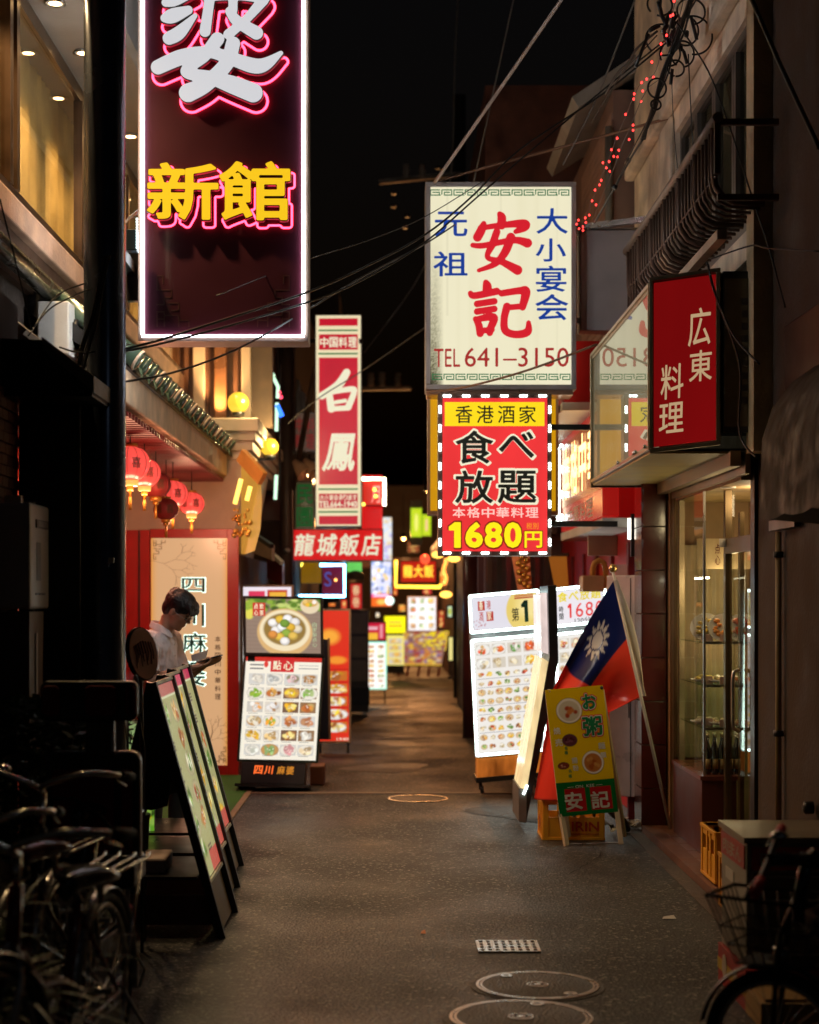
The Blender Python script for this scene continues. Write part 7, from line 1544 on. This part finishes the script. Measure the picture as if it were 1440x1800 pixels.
CS = thing('child_seat', 'black and red child seat with headrest on the rack of the rear bicycle', 'child seat', P(155, 1500, 6.55)); dcs = 6.5
RP_ = pbr('child_seat_red', (.22, .012, .015), .45, var=.2); RP2 = pbr('child_seat_padding', (.20, .012, .015), .8, bump=.3, scale=60)
Fc = Frame(P(157, 1500, dcs)); s_ = dcs/FPX; X_ = lambda x: (x-157)*s_; Y_ = lambda y: (1500-y)*s_
def rrect(x0, y0, x1, y1, r, n=6):
    out = []
    for cx, cy, a0 in ((x1-r, y1-r, 0), (x0+r, y1-r, 90), (x0+r, y0+r, 180), (x1-r, y0+r, 270)):
        for i in range(n+1): a = math.radians(a0+90*i/n); out.append((cx+r*math.cos(a), cy+r*math.sin(a)))
    return out
MB().prism(Fc, rrect(X_(70), Y_(1268), X_(241), Y_(1197), .03), -.05, 0).build('headrest', BLACK, CS, bev=.01)
for (x0, x1) in ((74, 106), (150, 205), (222, 240)): MB().prism(Fc, rrect(X_(x0), Y_(1258), X_(x1), Y_(1205), .022), .001, .018).build('headrest_pad', RP2, CS, bev=.006)
MB().box(Fc, X_(150), Y_(1330), -.05, X_(200), Y_(1268), -.01).build('headrest_post', BLACK, CS, bev=.005)
MB().tube([Fc(X_(197), Y_(1268), -.0), Fc(X_(197), Y_(1320), 0), Fc(X_(210), Y_(1320), 0)], .003, 6).build('wire_loop', STEEL, CS)
MB().prism(Fc, rrect(X_(78), Y_(1520), X_(245), Y_(1322), .04), -.09, -.02).build('seat_back', BLACK, CS, bev=.012)
MB().prism(Fc, rrect(X_(90), Y_(1500), X_(200), Y_(1352), .03), -.019, .004).build('back_pad', RP2, CS, bev=.008); MB().prism(Fc, rrect(X_(213), Y_(1500), X_(232), Y_(1352), .006), -.019, .004).build('side_pad', RP2, CS, bev=.003)
MB().prism(Fc, rrect(X_(84), Y_(1560), X_(240), Y_(1512), .02), -.25, .05).build('seat_pan', BLACK, CS, bev=.01)
m = MB(); m.tube([Fc(X_(86), Y_(1500), .0), Fc(X_(100), Y_(1400), .10), Fc(X_(140), Y_(1395), .14), Fc(X_(190), Y_(1430), .13), Fc(X_(225), Y_(1490), .0)], .007, 8); m.build('grab_bar', BLACK, CS)
m = MB(); [m.box(Fc, X_(246), Y_(1370+i*3.2), -.03, X_(248), Y_(1371.5+i*3.2), -.01) for i in range(24)]; m.build('zip_edge', STEEL, CS, kind='stuff')
bicycle('right bicycle with red grips and black front basket, facing left', Vector((2.12, 5.27, 0)), math.radians(178), ('matt_black', (.012, .012, .012)), SAD, rack=False, basket=True, gripm=pbr('red_grip', (.65, .02, .025), .5, bump=.3, scale=90), R=.22, steer=.42, lean=.06, seatz=.74, barz=.84, flat=True)

# ================================================================ PLANTS
def blade(m, b, dr, L_, w_, droop, seg=9):
    side = Vector((-dr.y, dr.x, 0)).normalized(); vs = []; p = Vector(b); v = dr.normalized()
    for i in range(seg+1):
        t = i/seg; ww = w_*math.sin(PI*min(1, t*.9+.1))**.7*(1-t*.6); vs += [p-side*ww, p+Vector((0, 0, -ww*.35)), p+side*ww]; v = (v+Vector((0, 0, -droop/seg))).normalized(); p = p+v*L_/seg
    return m.add(vs, [(3*i, 3*i+1, 3*i+4, 3*i+3) for i in range(seg)]+[(3*i+1, 3*i+2, 3*i+5, 3*i+4) for i in range(seg)], True)
LF = [pbr('leaf_green_%d' % i, c, .5, var=.3) for i, c in enumerate(((.045, .09, .02), (.07, .12, .02), (.10, .11, .03), (.10, .025, .02)))]
rn = random.Random(21)
def strap_plant(lb, b, n, L0, el0, el1):
    T = thing('strap_leaf_plant', lb, 'plant', b); MB().lathe(b, [(.10, 0), (.13, .22), (.135, .24)], 20).build('pot', pbr('dark_pot', (.04, .025, .02), .6), T)
    for i in range(n):
        a = rn.uniform(-1.6, 1.9) if i % 3 else rn.uniform(0, 6.28); e = rn.uniform(el0, el1); dv = Vector((math.cos(a)*math.cos(e), math.sin(a)*math.cos(e), math.sin(e)))
        blade(MB(), Vector(b)+Vector((rn.uniform(-.04, .04), rn.uniform(-.04, .04), .24)), dv, L0*rn.uniform(.6, 1.1), .013, rn.uniform(.9, 2.2)).build('leaf', LF[rn.choice((0, 0, 1, 2, 3))], T)
strap_plant('spiky strap-leaved plant with reddish leaves in the bottom left corner', Vector((-1.22, 5.0, 0.12)), 60, .60, .3, 1.3)
strap_plant('taller strap-leaved plant at the left edge beside the saddles', Vector((-1.38, 5.25, .22)), 34, .50, .4, 1.3)
T = thing('leafy_shrub', 'dark leafy shrub in the shadow beneath the water heater', 'shrub', (-1.45, 6.9, 0)); MB().wb(-1.65, 6.75, 0, -1.25, 7.2, .35).build('planter', pbr('dark_pot', (.04, .025, .02), .6), T)
m = MB()
for i in range(10): a = rn.random()*6.28; m.tube([(-1.45, 6.95, .3), (-1.45+.1*math.cos(a), 6.95+.1*math.sin(a), .7), (-1.45+.2*math.cos(a), 6.95+.2*math.sin(a), 1.0+.15*rn.random())], [.008, .006, .003], 5)
m.build('stem', WOOD, T)
m = MB()
for i in range(2600):
    a = rn.random()*6.28; q = rn.random()**.5; z = .55+.65*rn.random(); r = .30*q*(1-abs(z-.85)*.9)+.04*math.sin(z*22+a*3); c = Vector((-1.43+r*1.2*math.cos(a), 6.95+r*math.sin(a), z)); d1 = Vector((rn.gauss(0, 1), rn.gauss(0, 1), rn.gauss(0, .5))).normalized(); d2 = d1.orthogonal().normalized(); L_ = .018+.02*rn.random()
    m.add([c-d1*L_, c+d2*L_*.35, c+d1*L_, c-d2*L_*.35], [(0, 1, 2, 3)])
m.build('foliage', pbr('shrub_leaf', (.045, .07, .025), .45, var=.5, vscale=12), T, kind='stuff')
T = thing('doorway_plant', 'small dark potted plant standing between the pole and the menu boards', 'plant', (-1.24, 8.6, 0)); MB().lathe((-1.30, 8.5, .0), [(.07, 0), (.09, .5), (.095, .52)], 18).build('pot', BLACK, T); m = MB()
for i in range(500):
    a = rn.random()*6.28; q = rn.random()**.5; c = Vector((-1.30+.15*q*math.cos(a), 8.5+.15*q*math.sin(a), .60+.45*rn.random())); d1 = Vector((rn.gauss(0, 1), rn.gauss(0, 1), rn.gauss(0, .8))).normalized(); d2 = d1.orthogonal().normalized(); L_ = .02+.025*rn.random(); m.add([c-d1*L_, c+d2*L_*.2, c+d1*L_, c-d2*L_*.2], [(0, 1, 2, 3)])
m.build('foliage', pbr('shrub_leaf', (.045, .07, .025), .45, var=.5, vscale=12), T, kind='stuff')

# ================================================================ MANHOLES, GRATE, LITTER
IRON = pbr('worn_iron', (.16, .13, .11), .32, .75, bump=.3, scale=90, var=.35); IRONB = pbr('bright_worn_iron', (.50, .43, .37), .30, .8, var=.35, vscale=9)
LID = asphalt('lid_infill', (.05, .042, .036), 1.8)
def manhole(lb, px, py, D, rot):
    d = 4800/(py-HY); c = Vector((X(px, d), d, 0)); T = thing('manhole_cover', lb, 'manhole cover', c, 'round manhole covers'); R = D/2
    MB().lathe(c, [(R*1.10, .0005), (R*1.10, .003), (.0001, .0035)], 56, smooth=False).build('surround', LID, T)
    def ring(r0, r1, z, nm, mt): m = MB(); m.lathe(c, [(r0, z-.003), (r0, z), (r1, z), (r1, z-.003)], 72, smooth=False); m.f = m.f[:-2]; m.sm = m.sm[:-2]; return m.build(nm, mt, T)
    ring(R*.955, R*1.0, .0075, 'outer_ring', IRONB); ring(R*.90, R*.935, .0075, 'inner_ring', IRONB); MB().lathe(c, [(R*.90, .002), (R*.9, .006), (.0001, .0065)], 56, smooth=False).build('lid', LID, T)
    ring(R*.155, R*.18, .009, 'centre_ring', IRONB); ring(R*.11, R*.125, .009, 'centre_ring', IRONB); MB().lathe(c, [(R*.06, .006), (R*.06, .0095), (.0001, .0095)], 20, smooth=False).build('centre_boss', IRONB, T)
    for a in (rot, rot+PI):
        q = c+Vector((math.cos(a), math.sin(a), 0))*R*.80; q.z = .0065; e = MB(); e.lathe(q, [(R*.11, 0), (R*.11, .003), (.0001, .0033)], 24, smooth=False); e.build('lifting_boss', IRONB, T); MB().lathe(q+Vector((0, 0, .0034)), [(R*.045, 0), (.0001, .0006)], 14, smooth=False).build('key_slot', BLACK, T)
manhole('farther of the two round manhole covers in the foreground', 945, 1733.5, .505, 2.2); manhole('nearest round manhole cover, cut by the bottom frame edge', 916, 1790, .545, 1.2)
T = thing('faint_manhole_cover', 'faint worn round manhole cover beyond the ground joint', 'manhole cover', (X(730, 13.3), 13.3, 0)); c = Vector((X(735, 13.55), 13.55, 0)); MB().lathe(c, [(.24, .0005), (.24, .004), (.0001, .0045)], 48, smooth=False).build('lid', LID, T); m = MB(); m.lathe(c, [(.225, .003), (.225, .0065), (.24, .0065), (.24, .003)], 56, smooth=False); m.f = m.f[:-2]; m.sm = m.sm[:-2]; m.build('outer_ring', IRONB, T)
d = 7.78; T = thing('drain_grate', 'small pale steel drain grate set in the dark asphalt', 'drain grate', (X(892, d), d, 0)); gx0, gx1, gy0, gy1 = X(841, d), X(946, d), 7.68, 7.93
m = MB(); m.wb(gx0-.006, gy0, .001, gx1+.006, gy0+.012, .008); m.wb(gx0-.006, gy1-.012, .001, gx1+.006, gy1, .008); m.wb(gx0-.006, gy0+.012, .001, gx0+.008, gy1-.012, .008); m.wb(gx1-.008, gy0+.012, .001, gx1+.006, gy1-.012, .008); m.build('rim', IRONB, T)
MB().wb(gx0, gy0, -.001, gx1, gy1, .002).build('pit', BLACK, T)
nb = 8
for i in range(1, nb): x = gx0+(gx1-gx0)*i/nb; MB().wb(x-.0085, gy0+.013, .002, x+.0085, gy1-.013, .008).build('bar', IRONB, T)
for j in range(1, 4): y = gy0+(gy1-gy0)*j/4; MB().wb(gx0+.009, y-.008, .0015, gx1-.009, y+.008, .0072).build('cross_bar', IRONB, T)
for i, (px, py, w_, col, lb) in enumerate(((1176, 1616, .035, WHITEP, 'small white paper scrap on the road right of centre'), (416, 1513, .03, CREAM, 'pale dry leaf on the road beside the menu boards'), (397, 1587, .02, WHITEP, 'white butt by the foot of the middle menu board'), (744, 1642, .012, pbr('orange_bit', (.5, .15, .03), .6), 'tiny orange scrap on the road left of the drain grate'))):
    d = 4800/(py-HY); c = Vector((X(px, d), d, .004)); m = MB(); m.add([c+Vector((-w_, -.01, .001)), c+Vector((w_, -.015, .002)), c+Vector((w_*.8, .03, .012)), c+Vector((-w_*.6, .035, .004)), c+Vector((0, .01, -.002))], [(0, 1, 2, 3), (0, 4, 1), (1, 4, 2), (2, 4, 3), (3, 4, 0)])
    T = thing('paper_scrap', lb, 'litter', c, 'scraps lying on the road'); m.build('scrap', col, T)

# ================================================================ WIRES
def cable(lb, pts, r, mat=WIRE, name='overhead_cable', cat='cable', group=None, m_=6):
    q = [P(*p) for p in pts]; q = [Vector(v) for v in catmull([tuple(v) for v in q], m_)]; o = MB().tube(q, r, 6).build(name, mat); return tag(o, lb, cat, group)
cable('thick pale stay cable slanting up right from the top of the cream sign', [(765, 320, 12.1), (880, 155, 11.2), (995, -12, 10.2)], .012, pbr('pale_stay', (.38, .34, .32), .4))
cable('brown thin cable running from the cream sign up to the right wall', [(760, 322, 12.3), (862, 292, 12.2), (1020, 250, 12.1), (1186, 205, 11.6)], .010, pbr('brown_cable', (.22, .12, .07), .5))
cable('black cable sweeping low across the purple sign and over the cream sign', [(135, 628, 8.0), (250, 606, 8.1), (400, 560, 8.4), (545, 512, 8.9), (640, 470, 9.4), (748, 412, 10), (830, 345, 10.4), (915, 262, 10.8), (1060, 165, 11), (1165, 80, 11)], .0065)
cable('second black cable just below the upper one across the cream sign', [(140, 632, 8.0), (300, 600, 8.2), (545, 530, 9.0), (650, 485, 9.6), (748, 425, 10.1), (835, 350, 10.5), (925, 272, 10.9), (1070, 150, 11), (1170, 70, 11)], .006)
cable('thin black cable crossing the upper left corner of the cream sign', [(380, 520, 8.6), (545, 455, 9.4), (640, 425, 10), (745, 382, 10.6), (850, 318, 11)], .003)
cable('lower black cable rising from the pole to the middle of the alley', [(180, 676, 8.0), (300, 656, 8.1), (420, 612, 8.4), (540, 545, 9.2), (640, 485, 10), (745, 430, 11), (800, 395, 11.5)], .0055)
cable('faint cable climbing behind the narrow red sign', [(506, 745, 17), (560, 700, 17), (640, 650, 17), (770, 560, 17), (900, 470, 17)], .006, WIREG)
cable('brown tube like wire along the foot of the cream sign', [(750, 690, 12.0), (820, 680, 11.9), (930, 650, 11.6), (1050, 605, 11.4)], .008, pbr('brown_cable', (.22, .12, .07), .5))
cable('dim wire rising steeply above the cream sign', [(775, 610, 14), (820, 380, 14), (870, 150, 14), (905, -10, 14)], .006, WIREG)
cable('dim wire left of the insulators, rising steeply', [(640, 620, 20), (740, 480, 20), (790, 330, 20), (800, 100, 20), (806, -10, 20)], .008, WIREG)
cable('dim thin wire near the top of the white wall', [(990, 290, 12), (1050, 170, 11.8), (1120, -10, 11.5)], .006, WIREG)
cable('thick black cable hanging down the dark right wall', [(1318, -10, 8.0), (1370, 110, 8.0), (1440, 260, 7.7)], .011)
cable('black cable from the wire knot to the balcony and down the corner', [(1190, 40, 9.4), (1245, 125, 9.3), (1285, 230, 9.1), (1320, 340, 8.9), (1350, 430, 8.6), (1380, 540, 8.3)], .0045)
cable('thin vertical wire hanging in front of the upper windows', [(1210, 95, 9.8), (1215, 200, 9.8), (1222, 300, 9.9), (1235, 400, 9.9)], .0035)
cable('thin wire hanging from the knot down the white wall', [(1180, 120, 10.2), (1185, 230, 10.3), (1195, 330, 10.4)], .0025)
cable('black cable looping over the red canopy sign', [(1245, 465, 8.85), (1255, 510, 8.8), (1290, 590, 8.7), (1335, 640, 8.5)], .0055)
cable('second black cable looping down beside the red canopy sign', [(1243, 462, 8.85), (1262, 530, 8.8), (1300, 640, 8.7), (1300, 760, 8.7), (1330, 805, 8.5)], .0055)
cable('horizontal cable across the dark right wall', [(1250, 455, 8.7), (1320, 432, 8.5), (1350, 436, 8.3), (1440, 442, 7.9)], .004)
T = thing('wire_knot', 'tangled knot of black cable loops in front of the white wall', 'cable bundle', P(1185, 100, 9.8)); rn = random.Random(8); m = MB()
for i in range(9):
    o = rn.uniform(-9, 9); o2 = rn.uniform(-8, 8); pts = [P(1222+o, -12, 9.4), P(1195+o2, 60, 9.7), P(1168+o*.7, 130, 9.9), P(1150+o2*.6, 190, 10.1), P(1130+o*.4, 245, 10.4)]
    m.tube([Vector(v) for v in catmull([tuple(v) for v in pts], 6)], rn.uniform(.003, .007), 6)
m.tube([Vector(v) for v in catmull([tuple(P(*p)) for p in ((1130, 245, 10.4), (1108, 280, 10.7), (1075, 340, 11.2), (1045, 392, 11.8))], 6)], .007, 6)
m.tube([Vector(v) for v in catmull([tuple(P(*p)) for p in ((1045, 392, 11.8), (1080, 330, 11.1), (1106, 275, 10.7), (1150, 190, 10.2))], 6)], .004, 6); m.build('cable_strand', WIRE, T)
m = MB(); 
for (cx, cy, r, a) in ((1165, 70, 30, .2), (1220, 62, 34, .5), (1206, 55, 24, .9), (1178, 95, 20, 1.2), (1155, 155, 17, .6), (1160, 8, 22, .1), (1200, 95, 22, .8), (1188, 120, 15, .3), (1153, 184, 9, .4), (1215, 20, 25, .2)):
    c = P(cx, cy, 9.85); Rr = r*9.85/FPX; ax = Vector((math.sin(a)*.4, -1, .25*math.cos(a*3))).normalized(); m.torus(c, Rr, .0058, ax, 36, 6, rn.random(), rn.random()+6.0)
m.build('loop', WIRE, T)
for i in range(26): c = P(1182+rn.gauss(0, 13), 62+rn.gauss(0, 28), 9.8); dv = Vector((rn.gauss(0, .4), rn.gauss(0, .3), 1)).normalized(); MB().tube([c, c+dv*rn.uniform(.03, .10)], rn.uniform(.006, .014), 8).build('splice_sleeve', BLACK, T)
for (x, y, x2, y2) in ((1141, 55, 1160, 45), (1215, 30, 1225, 70), (1202, 90, 1208, 112), (1182, 122, 1179, 148), (1117, 75*0+118, 1140, 60)): MB().tube([P(x, y, 9.8), P(x2, y2, 9.8)], .010, 8).build('splice_sleeve', BLACK, T)
m = MB(); m.tube([Vector(v) for v in catmull([tuple(P(*p)) for p in ((1155, 55, 9.8), (1120, 85, 10), (1105, 110, 10.2), (1085, 130, 10.4), (1065, 165, 10.8))], 6)], .008, 6); m.tube([Vector(v) for v in catmull([tuple(P(*p)) for p in ((1155, 62, 9.8), (1125, 95, 10), (1090, 135, 10.4), (1040, 215, 11))], 6)], .004, 6); m.build('branch_cable', WIRE, T)
for (x, y) in ((1082, 326), (1106, 279)): MB().tube([P(x, y, 11), P(x-3, y+6, 11)], .017, 8).build('clamp', BLACK, T)
T = thing('red_light_string', 'string of tiny red LED lights trailing down beside the cream sign', 'light string', P(1020, 405, 12)); RLD = lit('red_led', (1, .035, .03), 5)
lp = [(1190, -10, 9.6), (1172, 65, 9.8), (1163, 90, 9.9), (1150, 130, 10.1), (1128, 145, 10.3), (1114, 170, 10.5), (1100, 205, 10.8), (1085, 240, 11.0), (1072, 275, 11.2), (1058, 310, 11.5), (1042, 350, 11.8), (1022, 400, 12.0)]
MB().tube([Vector(v) for v in catmull([tuple(P(*p)) for p in lp], 5)], .0025, 5).build('wire', WIREG, T); MB().tube([P(x+12, y+8, d_) for x, y, d_ in lp], .0025, 5).build('wire', WIREG, T)
leds = [(1185, 2), (1183, 26), (1179, 28), (1172, 62), (1162, 77), (1162, 95), (1146, 109), (1128, 145), (1137, 139), (1149, 136), (1130, 160), (1115, 165), (1114, 174), (1127, 178), (1100, 201), (1113, 220), (1113, 229), (1085, 243), (1106, 245), (1075, 263), (1088, 264), (1079, 275), (1086, 276), (1060, 286), (1071, 284), (1066, 295), (1072, 301), (1057, 317), (1054, 325), (1046, 334), (1041, 353), (1048, 360), (1036, 378), (1029, 383), (1030, 391), (1017, 387), (1014, 394), (1018, 402), (1025, 405), (1025, 399)]
for (x, y) in leds: d_ = float(np.interp(y, [q[1] for q in lp], [q[2] for q in lp])); MB().ball(P(x, y, d_-.02), .0065, 8, 6, (1, 1, 1.3)).build('red_bulb', RLD, T)
T = thing('pole_cable_bundle', 'bundle of grey and black cables running down the steel pole from the purple sign', 'cable bundle', P(165, 640, 7.7)); rn = random.Random(3); m = MB(); m2 = MB()
for i in range(7):
    o = rn.uniform(-5, 5); pts = [(242, 372+o*.5, 8.8), (218+o*.4, 395, 8.2), (192+o, 440, 7.75), (178+o*.8, 500, 7.66), (166+o*1.2, 560, 7.66), (150+o*1.6, 610, 7.66), (140+o, 660, 7.66)]
    (m if i % 2 else m2).tube([Vector(v) for v in catmull([tuple(P(*p)) for p in pts], 6)], rn.uniform(.003, .005), 6)
m.build('black_strand', WIRE, T); m2.build('grey_strand', WIREG, T)
m = MB()
for pts in (((0, 350, 7.4), (25, 450, 7.5), (57, 580, 7.6)), ((60, 575, 7.6), (100, 520, 7.8), (150, 498, 7.75)), ((50, 590, 7.6), (85, 545, 7.8), (130, 520, 7.75), (160, 508, 7.7)), ((104, 610, 7.6), (150, 620, 7.65), (230, 605, 8))): m.tube([Vector(v) for v in catmull([tuple(P(*p)) for p in pts], 6)], .004, 6)
m.build('slack_cable', WIRE, T)
T = thing('sign_junction_box', 'small dark junction box with LED dots left of the purple sign', 'junction box', P(233, 440, 8.9)); MB().box(px_frame(222, 440, 8.85), 0, 0, -.08, .055, .11, 0).build('box_body', pbr('blue_black_box', (.03, .05, .07), .3), T, bev=.004); m = MB(); [m.ball(P(241, 385+i*5, 8.85), .005, 6, 5) for i in range(11)]; m.build('led_dots', LEDM, T, kind='stuff')
# distant power poles
for (px, y0, d_, x0, x1, lb) in ((716, 318, 27, 667, 765, 'dim power pole crossarm with two pale insulators against the sky'), (668, 682, 30, 648, 722, 'lower dim crossarm with three insulators between the red signs')):
    T = thing('power_pole', lb, 'power pole', P(px, 1250, d_))
    MB().tube([P(808 if y0 < 400 else 607, 1240, d_+.3), P(808 if y0 < 400 else 607, y0-150 if y0 < 400 else 560, d_+.3)], .10, 12).build('shaft', pbr('dim_concrete_pole', (.05, .045, .04), .8), T)
    MB().bar(P(x0 if y0 < 400 else 600, y0+2, d_), P(812 if y0 < 400 else x1, y0-12 if y0 < 400 else y0, d_), .07).build('crossarm', pbr('galvanised', (.30, .26, .22), .5, .3), T)
    for q in ((714, 742) if y0 < 400 else (652, 672, 700)):
        MB().lathe(P(q, y0-2, d_), [(.04, 0), (.065, .05), (.045, .09), (.065, .14), (.05, .18), (.06, .24), (.0001, .26)], 12).build('insulator', pbr('porcelain', (.45, .38, .32), .3), T)
    if y0 < 400:
        for (a, b) in ((692, 342), (692, 365), (716, 382), (712, 402), (770, 298)): MB().lathe(P(a, b, d_), [(.04, 0), (.05, .04), (.0001, .07)], 10).build('insulator', pbr('dim_porcelain', (.12, .09, .07), .4), T)
